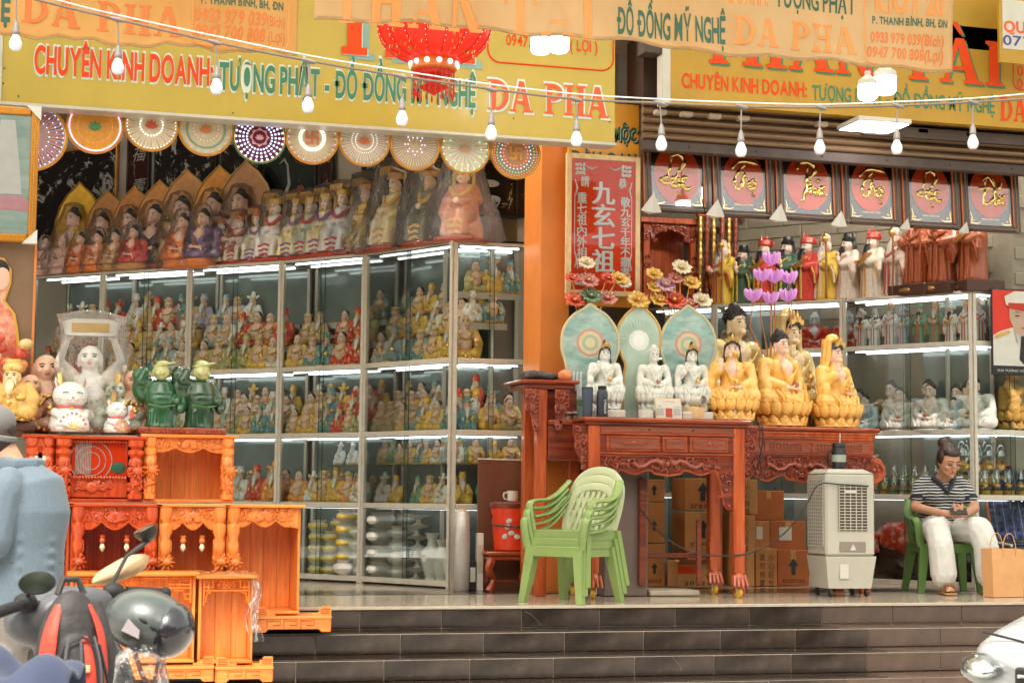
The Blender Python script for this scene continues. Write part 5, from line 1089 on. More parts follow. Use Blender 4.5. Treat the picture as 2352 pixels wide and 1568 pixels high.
for i,(u,h,c,mc,mn) in enumerate(bk):
    p,ang=topA(u,.3);rc={'y':(.8,.42,.04),'n':(.5,.32,.16),'k':(.03,.03,.05),'r':(.35,.06,.05)}[c]
    o=clone(B_SM,p+V((0,0,.1)),ang+.1,h*.72,label=f'plastic wrapped seated buddha before a tall {mn} mandorla on the cabinet top',colors={'robe':rc,'head':(.72,.47,.36),'hands':(.72,.47,.36)},name='buddha_statue');mandorla(o,.9,1.5,tuple(c_*1.5 for c_ in mc),z0=-.13,y=.14)
    q=mb();q.lathe([(.4,-.13),(.42,-.06),(.36,0)],24,1,.75);obj('base',q,MT['cer'],o,(.5,.07,.03));wrapper(o,1.02,.52,.14,i,-.12)
ft=[(103,.42,'p',(.8,.5,.4)),(142,.44,'p',(.8,.5,.4)),(184,.46,'o',(.8,.22,.05)),(224,.46,'o',(.82,.3,.08)),(264,.46,'n',(.55,.32,.12)),(306,.5,'r',(.62,.06,.05)),(418,.6,'o',(.85,.25,.06)),(465,.64,'v',(.2,.12,.25))]
fdsc=['unpainted pink buddha, end of the front row','unpainted pink buddha beside an orange robed one','orange robed buddha beside the unpainted pair','pale orange robed buddha in the middle of the front row','tan robed buddha on gold base','dark red robed buddha on gold base','bright orange robed buddha on orange lotus','violet robed buddha on orange lotus']
for i,(u,h,c,rc) in enumerate(ft):
    p,ang=topA(u,.1);o=clone(B_SM,p+V((0,0,.07)),ang+.05,h*.82,label=f'plastic wrapped {fdsc[i]}, cabinet top',colors={'robe':rc,'head':(.8,.5,.36) if i>1 else rc,'hands':(.8,.5,.36) if i>1 else rc,'hair':BLK if i>1 else rc},name='buddha_statue')
    q=mb();q.lathe([(.36,-.17),(.42,-.12),(.38,-.05),(.41,0)],18,1,.8,wob=lambda a,j:1+.05*math.sin(10*a));obj('lotus_base',q,MT['cer'],o,(.85,.22,.03) if c in 'ov' else (.6,.3,.1) if i>1 else rc);wrapper(o,1.05,.5,.13,i+3,-.16)
ldc=[(.75,.66,.5),(.7,.6,.45),(.72,.64,.5),(.8,.78,.75),(.82,.72,.4),(.5,.6,.5),(.76,.66,.4),(.72,.74,.78)]
ldn=['small crowned lady beside the last mandorla buddha','small crowned lady in the middle of her trio','small crowned lady next to the larger crowned row','silver white crowned lady with red sash','pale yellow crowned lady','sage green crowned lady','ivory crowned lady','grey blue crowned lady beside the veiled statues']
for i,(u,h) in enumerate(((508,.5),(550,.53),(590,.55),(632,.68),(683,.66),(716,.66),(749,.68),(786,.7))):
    p,ang=topA(u,.2);o=clone(LD,p+V((0,0,.06*h)),ang+.0+rnd.uniform(-.1,.1),h/1.02,label=f'plastic wrapped {ldn[i]}, on the cabinet top',colors={'robe':ldc[i],'sash':(.55,.06,.05) if i%2 else (.3,.15,.35),'head':(.82,.68,.58),'board_crown':(.8,.5,.1) if i>2 else (.75,.2,.06)},name='crowned_lady_statue');wrapper(o,1.0,.33,.17,i,0)
for i,(u,h,rc,nm) in enumerate(((842,.72,(.75,.5,.08),'veiled crowned statue in yellow robe'),(908,.78,(.7,.6,.38),'largest veiled crowned statue in cream and gold robe'),(988,.74,(.12,.13,.1),'veiled crowned statue in dark robe'),(1062,.74,(.6,.22,.12),'veiled crowned statue in dull red and gold robe'))):
    p,ang=topA(u if u<1032 else 1000,.24,560);
    if u>1032:p=onP(u,560,CAR.A+CAR.ey*.22,CAR.A+CAR.ex+CAR.ey*.22);p.z=ZA[-1]+.005;ang=ang*.6
    o=clone(LD,p+V((0,0,.07*h)),ang,h,label=nm+' under clear plastic on the cabinet top',colors={'robe':rc,'sash':(.65,.4,.1),'head':(.82,.6,.48),'board_crown':(.75,.35,.1),'ribbon':(.7,.5,.15)},name='crowned_lady_statue');q=mb();q.bbox(-.36,.36,-.34,.3,-.09,-.061,.01);obj('tray',q,MT['cer'],o,(.35,.1,.05));wrapper(o,1.03,.5,.2,i*2,-.06);wrapper(o,1.0,.42,.16,i*3+1,-.06)
# router on the end cabinet
rt=thing('router','flat black router with antenna on top of the end cabinet','router',onP(1182,548,CAR.A+CAR.ey*.15,CAR.A+CAR.ex+CAR.ey*.15).xy.to_3d()+V((0,0,ZA[-1]+.005)),CAR.ang)
q=mb();q.bbox(-.12,.12,-.06,.06,0,.035,.006);obj('case',q,MT['black'],rt);q=mb();q.tube([(.13,.0,.01),(.14,0,.2)],[.008,.006],6);obj('antenna',q,MT['black'],rt)
# ---- statues on top of the right-hand row
def topB(u,y,v=670):
    S=CB1 if u>1938 else CB2 if u>1640 else CB3;o=S.ey*y;p=onP(u,v,S.A+o,S.A+S.ex+o);return V((p.x,p.y,ZB[-1]+.005)),S.ang
R_,Y_,G_,W_=(.62,.06,.04),(.75,.5,.06),(.06,.13,.08),(.74,.62,.52)
sg=[(1663,2,Y_,(.6,.12,.08),'bald star god in yellow and red robe beside the gilded spindles'),(1708,0,G_,Y_,'small black capped star god in dark green robe'),(1758,1,R_,Y_,'crowned star god in red dragon robe behind the lotus lamp'),(1810,0,G_,Y_,'black capped star god in green and yellow robe holding a child'),(1856,1,R_,(.7,.5,.1),'crowned star god in bright red robe'),(1900,2,Y_,W_,'bald star god with white beard in yellow robe'),(1950,0,W_,(.6,.4,.3),'black capped star god in pale cream robe'),(2008,1,(.75,.68,.56),(.6,.3,.1),'crowned star god in cream and gold robe'),(2062,2,W_,(.5,.12,.08),'pale bald star god beside the carved wooden statues')]
for i,(u,k,rc,tc_,nm) in enumerate(sg):
    p,ang=topB(u,.2);o=clone(ST[k],p,ang-.5,.68 if i not in (1,) else .62,label='ceramic '+nm,colors={'robe':rc,'trim':tc_,'head':(.82,.64,.52)})
WD=(.36,.085,.025);MT['carved']=mat('polished_red_wood',WD,.28,var=.3,vs=8,coat=.4,bump=.3,bs=14)
wn=['carved redwood star god, first of the wooden trio','carved redwood star god in the middle of the wooden trio','carved redwood star god, wooden trio end above the portrait']
for i,(u,k) in enumerate(((2110,2),(2166,0),(2237,1))):
    p,ang=topB(u,.18 if i<2 else .22,640);o=clone(ST[k],p+V((0,0,.1)),ang+(-.2 if i<2 else -.6),.74,label=wn[i]+' with dark plinth',colors={x:WD for x in ('robe','trim','head','beard','hat','staff','peach','carried_child','eye','brow','lips')},name='wooden_statue')
    q=mb();q.bbox(-.3,.3,-.27,.27,-.155,-.002,.012);pl_=obj('plinth',q,MT['frame'],o);q=mb();q.ell((-.02,-.272,-.08),(.09,.008,.03),n=14,k=6);obj('name_plate',q,MT['gold'],pl_)
# ---- lacquer pictures on the wall behind the left-hand row
def lacquer(name,base,inlay,amt,vs,gr=(1,1,1)):
    m=mat(name,base,.14,var=.25,vs=2,coat=.6);t=m.node_tree;L_=t.links.new;p=t.nodes['Principled BSDF'];old=p.inputs['Base Color'].links[0].from_socket
    tc=nd(t,'TexCoord');mp=nd(t,'Mapping');mp.inputs['Scale'].default_value=gr;n=nd(t,'TexNoise',Scale=vs,Detail=9,Roughness=.72);n.inputs['Distortion'].default_value=1.6;L_(tc.outputs['Object'],mp.inputs[0]);L_(mp.outputs[0],n.inputs['Vector'])
    r=nd(t,'MapRange');r.inputs[1].default_value=amt;r.inputs[2].default_value=amt+.03;L_(n.outputs['Fac'],r.inputs[0]);mx=nd(t,'MixRGB');L_(r.outputs[0],mx.inputs[0]);L_(old,mx.inputs[1]);mx.inputs[2].default_value=(*lin(inlay),1);L_(mx.outputs[0],p.inputs['Base Color']);return m
LQ=[lacquer('black_lacquer_pearl_inlay','#1d1719','#a9a7a2',.56,3.2,(1,1,1)),lacquer('maroon_lacquer_pearl_inlay','#3a1614','#9d9a95',.6,4,(2,2,1)),lacquer('dark_landscape_lacquer','#24302c','#8d4a30',.6,3),lacquer('black_lacquer_gold_inlay','#16181a','#a8966a',.62,5)]
dW=(WA[1]-WA0m).normalized()
def wpanel(u0,u1,v0,v1,mt,fm,label,rim=.02,th=.04,motif=None):
    A,B=WA0m,WA[1];n=V((dW.y,-dW.x,0));n=n if n.dot(CAM-A)>0 else -n
    A2,B2=A+n*.07,B+n*.07;p0,p1=onP(u0,v1,A2,B2),onP(u1,v0,A2,B2);W,H=(p1.xy-p0.xy).length,p1.z-p0.z;d=(p1-p0);ang=math.atan2(d.y,d.x)
    t=thing('lacquer_picture',label,'picture',p0,ang);q=mb();q.box(rim,W-rim,0,.02,rim,H-rim);obj('panel',q,mt,t)
    for bx in ((0,rim,0,H),(W-rim,W,0,H),(rim,W-rim,0,rim),(rim,W-rim,H-rim,H)):q=mb();q.bbox(bx[0]+.001,bx[1]-.001,-.012,.03,bx[2],bx[3],.004);obj('frame_bar',q,fm,t)
    if motif:motif(t,W,H)
    return t
MT['pearl']=mat('pearl_inlay','#a8a6a0',.3,var=.2,vs=30)
def script(words):
    def f(t,W,H):
        for k,wd in enumerate(words):q=mb();lettering(q,wd,W*.22,W*.78,H*(.78-.26*k),H*(.88-.26*k),.0,y=-.003,slant=.3);obj('inlaid_script',q,MT['pearl'],t,ang=0)
    return f
def crane(t,W,H):
    q=mb();q.tube([(W*.4,-.004,H*.2),(W*.4,-.004,H*.45),(W*.5,-.004,H*.6),(W*.46,-.004,H*.78),(W*.4,-.004,H*.84),(W*.3,-.004,H*.8)],[.006,.03,.02,.012,.016,.003],6,flat=.3);obj('inlaid_crane',q,MT['pearl'],t)
    for k in range(5):q=mb();q.ell((W*(.55+.08*k),-.004,H*(.3+.12*(k%3))),(.05,.004,.04),n=10,k=5);obj('inlaid_foliage',q,flatmat('rust_inlay','#9a4a2c'),t)
def swans(t,W,H):
    for x,z in ((.3,.5),(.45,.46),(.68,.6),(.7,.3)):
        q=mb();q.ell((W*x,-.004,H*z),(.09,.004,.035),n=14,k=6);q.tube([(W*x-.07,-.004,H*z),(W*x-.11,-.004,H*z+.07),(W*x-.07,-.004,H*z+.11),(W*x-.12,-.004,H*z+.1)],[.014,.01,.01,.003],6,flat=.4);obj('inlaid_swan',q,MT['pearl'],t)
    for k in range(6):q=mb();q.tube([(W*.1+k*.12,-.004,H*.12),(W*.15+k*.12,-.004,H*.2+.03*(k%3)),(W*.14+k*.12,-.004,H*.3)],[.003,.008,.002],5);obj('inlaid_reed',q,MT['pearl'],t)
goldf=MT['halorim']
wpanel(20,270,330,625,LQ[0],goldf,'black lacquer picture with pearl inlay and gold frame behind the amber mandorla')
wpanel(285,345,300,600,LQ[1],MT['dark'],'narrow maroon lacquer panel next to the gold framed picture',motif=script(['福','壽','康']));wpanel(348,500,290,600,LQ[0],MT['dark'],'wide dark lacquer panel with pearl oval behind the brown mandorlas')
wpanel(503,562,330,580,LQ[0],MT['dark'],'narrow black lacquer panel with pearl tree');wpanel(566,600,330,580,LQ[1],MT['dark'],'brown couplet board with pearl handwriting',motif=script(['Huyền','thiên','Hương']));wpanel(602,728,320,570,LQ[2],MT['dark'],'painted lacquer landscape with a standing crane',motif=crane);wpanel(731,766,320,560,LQ[1],MT['dark'],'brown couplet board beside the crane landscape',motif=script(['Tổ','tiên']))
wpanel(828,876,340,545,LQ[3],MT['dark'],'black couplet board with round gold character',motif=script(['壽','福']));wpanel(880,1008,330,545,LQ[3],MT['dark'],'black lacquer panel with gold bamboo behind the veiled statues')
p0=onP(1003,486,WA0-V((1,.06,0)),WA0-V((0,.06,0)));p1=onP(1226,385,WA0-V((1,.06,0)),WA0-V((0,.06,0)))
t=thing('lacquer_picture','wide black lacquer picture with inlaid swans above the white wall','picture',p0,math.atan2(p1.y-p0.y,p1.x-p0.x));W,H=(p1.xy-p0.xy).length,.48
q=mb();q.box(0,W,0,.03,0,H);obj('panel',q,LQ[3],t);swans(t,W*.8,H)
for bx in ((-.02,0,-.02,H+.02),(W*.81,W*.83,0,H),(W,W+.02,-.02,H+.02),(0,W,-.02,0),(0,W,H,H+.02)):q=mb();q.bbox(bx[0],bx[1],-.012,.028,bx[2],bx[3],.003);obj('frame_bar',q,MT['black'],t)
# ------------------------------------------------------------------ carved altar tables and what stands on them
MT['rosewood']=woodm('red_rosewood','#853015','#b5552a',.3,'x',1.2,.5);MT['rosev']=woodm('red_rosewood_upright','#a2401b','#c9622d',.3,'z',1.2,.5);MT['rosedark']=woodm('dark_rosewood','#5f2416','#8d3d20',.3,'x',1.4,.5)
MT['carve']=mat('carved_rosewood','#8f3b1e',.35,var=.35,vs=16,coat=.4,bump=.6,bs=26);MT['drawer']=woodm('brown_drawer_wood','#7d3f28','#965036',.35,'x',1.5,.3)
def scrolls(b,x0,x1,z0,z1,y,n,r=.008,seed=1,fill_=1.0):
    """pierced carving: curls and leaves inside a rectangle"""
    rg=random.Random(seed)
    for k in range(n):
        cx,cz=rg.uniform(x0,x1),rg.uniform(z0,z1);s=rg.uniform(.5,1.1)*min(.05,abs(z1-z0)*.35,abs(x1-x0)*.35+.02);a0=rg.uniform(0,6.3);d=rg.choice((-1,1))
        pts=[(min(x1,max(x0,cx+s*(1-t*.13)*math.cos(a0+d*t*.75))),y+rg.uniform(-.004,.004),min(z1,max(z0,cz+s*(1-t*.13)*math.sin(a0+d*t*.75)))) for t in range(7)]
        b.tube(pts,[r,r*1.1,r,r,r*.9,r*.8,r*.6],5)
        b.ell((cx,y,cz),(r*1.5,r,r*1.3),n=7,k=4)
def apron_poly(W,dep,end):
    pts=[(0,0),(W,0)];n=40;low=[]
    for i in range(n+1):
        t=i/n;e=min(t,1-t)*W;d=end if e<.08 else dep+(end-dep)*max(0,1-(e-.08)/.07)**2 if e<.15 else dep*(1+.15*math.cos(e*22)*(e<.45))+.03*max(0,1-abs(t-.5)*6)
        low.append((W*t,-d))
    return pts[:1]+low+pts[1:]
# ---- table with drawers (front table)
pL,pR=onZ(1370,1373,0),onZ(1672,1374,0);yT=(pL.y+pR.y)/2-.05
xA,xB=onY(1352,1100,yT).x,onY(1712,1100,yT).x;zTop=onY(1530,962,yT).z
T1=thing('altar_table','carved rosewood altar table with two drawers and yellow caster wheels','table',(xA,yT,0.004));W=xB-xA;D=.62;H=zTop
q=mb();q.bbox(-.05,W+.05,-.03,D+.03,H-.035,H,.012);obj('table_top',q,MT['rosewood'],T1)
q=mb();q.bbox(-.03,W+.03,-.012,D+.012,H-.06,H-.036,.008);obj('top_moulding',q,MT['rosedark'],T1)
zs_=[H-.061,H-.13,H-.145,H-.26,H-.275]
q=mb();q.box(.02,W-.02,.012,D-.01,H-.3,H-.061);obj('drawer_case',q,MT['rosedark'],T1)
q=mb();q.bbox(.1,W-.1,.0,.012,H-.12,H-.07,.004);obj('frieze_panel',q,MT['drawer'],T1)
for x in (W*.38,W*.66):q=mb();q.ell((x,-.002,H-.093),(.009,.006,.009),n=10,k=5);obj('peg_hole',q,MT['black'],T1)
for z in (H-.128,H-.285):q=mb();q.bbox(.09,W-.09,-.006,.012,z-.008,z+.008,.003);obj('rail',q,MT['rosewood'],T1)
for a,b in ((.11,.45),(.465,.625),(.64,.89)):
    q=mb();q.bbox(W*a,W*b,-.002,.012,H-.27,H-.142,.004);o=obj('drawer',q,MT['rosewood'],T1)
    q=mb();q.bbox(W*a+.025,W*b-.025,-.009,-.002,H-.25,H-.162,.006);obj('drawer_panel',q,MT['drawer'],o)
    if b-a>.2:
        c=W*(a+b)/2;q=mb();q.ell((c,-.012,H-.2),(.022,.006,.018),n=12,k=6)
        for s in (-1,1):q.tube([(c+s*.02,-.011,H-.2),(c+s*.06,-.011,H-.215),(c+s*.1,-.011,H-.195),(c+s*.13,-.011,H-.21)],[.007,.008,.005,.002],5)
        obj('handle_carving',q,MT['carve'],o)
for x,y in ((0,0),(W-.1,0),(0,D-.1),(W-.1,D-.1)):
    q=mb();sx=1 if x==0 else -1;cx=x+.05
    q.bbox(x,x+.1,y,y+.085,.42,H-.062,.01);q.add([(x+.01,y+.005,.2),(x+.09,y+.005,.2),(x+.09,y+.08,.2),(x+.01,y+.08,.2),(x,y,.43),(x+.1,y,.43),(x+.1,y+.085,.43),(x,y+.085,.43)],[(0,3,2,1),(4,5,6,7),(0,1,5,4),(1,2,6,5),(2,3,7,6),(3,0,4,7)]);lg=obj('leg',q,MT['rosev'],T1)
    q=mb();q.ell((cx-sx*.0,y+.035,.15),(.062,.06,.06));
    for k in range(4):q.cap((cx+(-.045+.03*k),y+.0,.17),(cx+(-.055+.037*k),y-.025,.095),.017,.014,8)
    q.ell((cx,y+.04,.1),(.055,.05,.03));obj('claw_foot',q,MT['rosev'],lg)
    q=mb();q.lathe([(.03,-.018),(.038,-.014),(.038,.014),(.03,.018)],20,m=M.Translation((cx,y+.03,.038))@M.Rotation(R(90),4,'Y')@M.Rotation(R(20*sx),4,'X'));wh=obj('caster_wheel',q,mat('yellow_polyurethane','#d9a52c',.4) if 'cast' not in MT else MT['cast'],lg);MT['cast']=wh.data.materials[0]
    q=mb();q.lathe([(.012,-.021),(.012,.021)],10,m=M.Translation((cx,y+.03,.038))@M.Rotation(R(90),4,'Y'));q.box(cx-.026,cx+.026,y+.01,y+.05,.076,.084);q.box(cx+.022,cx+.026,y+.012,y+.05,.035,.078);q.box(cx-.026,cx-.022,y+.012,y+.05,.035,.078);obj('caster_fork',q,MT['chrome'],lg)
def apron(T,x0,W,ztop,y,dep,end,seed,n=90,cm='carve'):
    ap=[(x+x0,z+ztop) for x,z in apron_poly(W,dep,end)];q=mb();q.prism(ap,y+.012,y+.022);o=obj('apron',q,MT['rosedark'],T)
    q=mb();low=ap[1:-1];q.tube([(x,y+.004,z) for x,z in low],.009,6);q.tube([(x0,y+.004,ztop-.004),(x0+W,y+.004,ztop-.004)],.007,6);obj('apron_edge',q,MT['rosewood'],o)
    q=mb();rg=random.Random(seed)
    for k in range(n):
        x=rg.uniform(.02,W-.02);t=min(int(x/W*40)+1,40);zl=low[t][1];zz=rg.uniform(zl+.02,ztop-.02);s=rg.uniform(.015,.035);a0=rg.uniform(0,6.3);d=rg.choice((-1,1))
        q.tube([(x0+x+s*math.cos(a0+d*j*.8)*(1-.12*j),y+rg.uniform(-.002,.006),min(ztop-.01,max(zl+.012,zz+s*math.sin(a0+d*j*.8)*(1-.12*j)))) for j in range(6)],[.007,.008,.008,.007,.006,.004],5)
    for s in (-1,1):
        c=x0+W/2;zz=ztop-dep*.5;q.tube([(c+s*(.05+.05*j),y-.004-.003*(j%2),zz+.028*math.sin(j*1.3)) for j in range(int(W*6))],[.02-.0009*j for j in range(int(W*6))],7);q.ell((c+s*.06,y-.006,zz+.01),(.035,.014,.024))
    q.ell((x0+W/2,y-.004,ztop-dep*.5),(.022,.014,.022));obj('dragon_carving',q,MT['carve'],o);o.children[-1]['kind']='stuff'
apron(T1,.1,W-.2,H-.30,.012,.13,.42,5)
for s,x in ((-1,-.002),(1,W+.002)):
    poly=[(0,0),(s*.12,0),(s*.12,-.06),(s*.09,-.14),(s*.1,-.2),(s*.06,-.28),(s*.03,-.34),(0,-.42)];q=mb();q.prism([(x+a,H-.062+b) for a,b in poly],.04,.052);bk_=obj('side_bracket',q,MT['rosedark'],T1);q=mb();scrolls(q,min(x,x+s*.1),max(x,x+s*.1),H-.25,H-.08,.034,12,.008,3);scrolls(q,min(x,x+s*.05),max(x,x+s*.05),H-.42,H-.25,.034,8,.008,4);obj('bracket_carving',q,MT['carve'],bk_)
q=mb();q.bbox(.1,W-.1,D-.07,D-.04,.3,.34,.006);obj('back_stretcher',q,MT['rosedark'],T1)
q=mb();q.bbox(W-.34,W-.3,.2,.235,.1,.62,.005);q.bbox(.52,.58,.25,.31,.09,.95,.006);obj('inner_post',q,MT['rosedark'],T1)
# ---- tall stepped altar at the left of it
yU=yT+.28;xa,xb=onY(1243,950,yU).x,onY(1352,950,yU).x;z1=onY(1300,965,yU).z;z2=onY(1240,872,yU).z
T0=thing('stepped_altar','tall dark red stepped altar standing beside the orange pillar','table',(xa,yU,.004));W0=xb-xa
q=mb();q.bbox(.07,W0+.25,.0,.5,z1-.04,z1,.01);obj('lower_top',q,MT['rosewood'],T0)
q=mb();q.bbox(.07,W0+.12,.02,.48,z1-.33,z1-.041,.008);obj('side_case',q,MT['rosedark'],T0)
q=mb();q.bbox(-.17,.34,.02,.55,z2-.03,z2,.012);obj('upper_top',q,MT['rosewood'],T0);q=mb();q.bbox(-.13,.3,.04,.53,z2-.075,z2-.031,.01);obj('upper_moulding',q,MT['rosedark'],T0)
for x,y in ((-.02,.05),(-.02,.42)):q=mb();q.bbox(x,x+.09,y,y+.09,0,z2-.076,.008);obj('leg',q,MT['rosev'],T0)
q=mb();q.bbox(.071,.34,.12,.5,z1+.001,z2-.076,.004);obj('upper_case',q,MT['rosedark'],T0)
for x,s in ((-.021,-1),(.12,1)):
    poly=[(0,0),(s*.13,0),(s*.12,-.08),(s*.08,-.16),(s*.06,-.25),(0,-.38)];q=mb();q.prism([(x+a,z2-.077+b) for a,b in poly],.0,.012);bk_=obj('corner_bracket',q,MT['rosedark'],T0);q=mb();scrolls(q,min(x,x+s*.11),max(x,x+s*.11),z2-.25,z2-.09,-.005,12,.009,8);scrolls(q,min(x,x+s*.05),max(x,x+s*.05),z2-.4,z2-.25,-.005,6,.009,9);obj('bracket_carving',q,MT['carve'],bk_)
# ---- long altar table with dragon apron at the right
yV=yT+.42;xc,xd=onY(1690,1000,yV).x,onY(2012,1000,yV).x;z3=onY(1880,982,yV).z
T2=thing('dragon_altar_table','long red altar table with dragon apron and rolled scroll end','table',(xc,yV,.004));W2=xd-xc
q=mb();q.bbox(-.02,W2+.04,-.02,.7,z3-.035,z3,.012);obj('table_top',q,MT['rosewood'],T2)
for k,(zz,w_) in enumerate(((z3-.052,.02),(z3-.075,.0),(z3-.098,-.02))):q=mb();q.bbox(0,W2+w_,-.006+.006*k,.66,zz-.011,zz+.012,.006);obj('moulding',q,MT['rosev'],T2)
q=mb();q.bbox(0,W2-.02,.01,.62,z3-.24,z3-.11,.004);obj('frieze',q,MT['rosewood'],T2)
q=mb();q.bbox(.2,.75,.004,.02,z3-.105,z3-.065,.004);obj('drawer_slot',q,MT['drawer'],T2)
for x in (.33,.63):q=mb();q.ell((x,.002,z3-.085),(.008,.006,.008),n=8,k=4);obj('peg_hole',q,MT['black'],T2)
for a,b in ((.02,.24),(.26,.68),(.7,W2-.06)):
    q=mb();q.bbox(a,b,.002,.012,z3-.225,z3-.125,.006);pn=obj('frieze_panel',q,MT['drawer'],T2);q=mb();x=a+.04
    while x<b-.08:
        for pts in ([(0,0),(.05,0),(.05,.05),(.012,.05),(.012,.018),(.036,.018)],):q.tube([(x+u_,.0,z3-.2+v_) for u_,v_ in pts],.0045,4)
        x+=.062
    obj('key_fret',q,MT['carve'],pn)
apron(T2,0,W2-.02,z3-.245,.02,.19,.2,11,150)
q=mb();q.lathe([(.11,0),(.12,.02),(.12,.5),(.11,.52)],28,m=M.Translation((W2+.0,.05,z3-.36))@M.Rotation(R(-90),4,'X'));sc_=obj('scroll_end',q,MT['rosev'],T2)
q=mb()
for j in range(2):q.tube([(W2+(.09-.013*k)*math.cos(k*.8+j*3.1),.044,z3-.36+(.09-.013*k)*math.sin(k*.8+j*3.1)) for k in range(7)],[.012,.014,.014,.012,.01,.008,.005],6)
for k in range(7):q.ell((W2+.05*math.cos(k*.9),.042,z3-.36+.05*math.sin(k*.9)),(.02,.008,.016),n=8,k=5)
q.ell((W2,.04,z3-.36),(.02,.012,.02));obj('rosette',q,MT['carve'],sc_)
for x,y in ((.02,.05),(W2-.12,.05),(.02,.55),(W2-.12,.55)):q=mb();q.bbox(x,x+.09,y,y+.09,0,z3-.25,.01);obj('leg',q,MT['rosev'],T2)
ZT1,ZT2=zTop+.005,z3+.005
# ---- white lady statues with painted mandorlas on the front table
MT['landscape']=mat('painted_landscape_glaze','#86ada4',.3,var=.25,vs=2.5,c2='#cbd6cd',coat=.5,grain=(1,1,2.2))
MT['paleglaze']=mat('pale_celadon_glaze','#b9cdbd',.25,var=.12,vs=3,coat=.5)
def whitelady(u,w_px,v0,v1,y,label,painted=True,rim='#cbbf9a',dx=.1):
    p=onY(u,v1,y);wd=onY(u+w_px/2,v1,y).x-onY(u-w_px/2,v1,y).x;hh=onY(u,v0,y).z-ZT1
    t=thing('white_lady_statue',label,'statue',(p.x,y,ZT1),-.12)
    L=[(.5,.0),(.78,.04),(.9,.2),(.82,.4),(.85,.5),(1,.64),(.92,.8),(.6,.92),(.25,.98),(0,1.03)]
    if not painted:L=[(.7,0),(.75,.2),(.7,.38),(.62,.5),(.8,.58),(1,.7),(.95,.84),(.6,.95),(.2,1.02),(0,1.08)]
    L=[(a*wd/2,b*hh) for a,b in spline(L,4)];poly=L+[(-a,b) for a,b in L[::-1][1:]]
    q=mb();q.prism(poly,.1,.15);md=obj('mandorla',q,MT['landscape'] if painted else MT['paleglaze'],t);q=mb();q.tube([(a,.105,b) for a,b in poly],.013,6);obj('mandorla_rim',q,flatmat('rim',rim,rough=.3),md)
    cz=hh*(.68 if painted else .72)
    for rr,cc in (((.115,'#cf9a8a'),(.095,'#d6c6a2'),(.066,'#a9bba2'),(.042,'#d9cda6')) if painted else ((.085,'#e3e6df'),(.05,'#f0f0ea'))):
        q=mb();q.lathe([(rr,0),(rr,.002)],30,m=M.Translation((0,.099-(.12-rr)*.04,cz))@M.Rotation(R(-90),4,'X'),wob=lambda a,j:1+.02*math.sin(20*a));obj('halo_print',q,flatmat('halo_glaze',cc,rough=.3),md)
    if painted:
        for k in range(4):q=mb();q.tube([(-wd*.22-.03*k+.03,.097,hh*.42),(-wd*.23-.03*k+.03,.097,hh*.3),(-wd*.24-.03*k+.03,.097,hh*(.2-.02*k))],[.006,.014,.018],6,flat=.3);obj('waterfall_print',q,flatmat('water','#dfe8e4'),md)
        for k in range(10):q=mb();q.ell((rnd.uniform(-.4,.4)*wd,.097,hh*rnd.uniform(.06,.22)),(.035,.003,.03),n=9,k=4);obj('foliage_print',q,flatmat('leaf',rnd.choice(('#5f8f5a','#7aa56a','#4e7f66'))),md)
    else:
        for k in range(20):a=R(-20+k*11);q=mb();q.tube([(.1*math.cos(a),.097,cz+.1*math.sin(a)),(.16*math.cos(a),.097,cz+.17*math.sin(a))],.003,4);obj('ray_relief',q,MT['paleglaze'],md)
    s=hh*.47;o=clone(B_CR if painted else B_SN,(0,0,0),0,1,colors={k:(.7,.69,.62) for k in ('robe','head','hands','lotus_base','petal')}|({'hair':BLK} if painted else {'hair':(.7,.69,.62)}),drop=('lips','brow_mark') if not painted else ())
    for ch in list(o.children):ch.parent=t;ch.location=(dx,-.02,s*.27+.07);ch.scale=(s*.8,s*.85,s)
    bpy.data.objects.remove(o)
    q=mb();q.bbox(dx-.13,dx+.14,-.19,.08,0,.066,.01);obj('plinth',q,MT['white'],t)
    return t
whitelady(1360,128,702,960,yT+.32,'white lady statue before painted waterfall mandorla, behind the two tumblers')
whitelady(1473,96,708,960,yT+.34,'white buddha statue before pale rayed mandorla, in the middle of the altar table',False,'#c9a05a')
whitelady(1588,122,706,960,yT+.30,'white lady statue with black hair and painted mandorla beside the yellow statues',dx=.0)
# ---- yellow statues on the long table
AM=(.88,.5,.11);SKP=(.84,.56,.42)
def yellow(pr,u,vt,vb,y,z,label,rc=AM,sk=SKP,rz=0,tot=1.06,bs=.27,drop=()):
    p=onY(u,vb,y);hh=onY(u,vt,y).z-z;s=hh/(tot+bs);o=clone(pr,(p.x,y,z+bs*s),rz,(s*.87,s*.9,s),label=label,colors={'robe':rc,'lotus_base':rc,'petal':rc,'hood':rc,'head':sk,'hands':sk},drop=drop);return o
yellow(B_CR,1682,762,950,yT+.22,ZT1,'yellow robed bodhisattva with gold crown holding a lotus stem',rz=-.35)
o=yellow(B_SN,1793,752,972,yV+.25,ZT2,'yellow robed buddha with black snail curls on double lotus base',rz=.32,tot=1.02)
yellow(B_HD,1917,764,975,yV+.25,ZT2,'yellow hooded bodhisattva on lotus base beside the air cooler',rz=.42,tot=1.1)
OLV=(.66,.5,.2)
yellow(B_SN,1690,692,960,yV+.62,ZT2+.0,'tall olive robed buddha standing behind the yellow statues',OLV,(.74,.58,.36),.3,1.02)
yellow(B_HD,1815,704,960,yV+.66,ZT2+.0,'olive hooded bodhisattva behind the yellow snail haired buddha',OLV,(.74,.58,.36),.35,1.1)
q=mb();q.tube([(0,0,0),(.01,0,.2),(.0,0,.36)],.004,6);lt=thing('gold_lotus','thin gold lotus stem held by the crowned yellow bodhisattva','flower',onY(1690,918,yT+.08));obj('stem',q,MT['gold'],lt);q=mb()
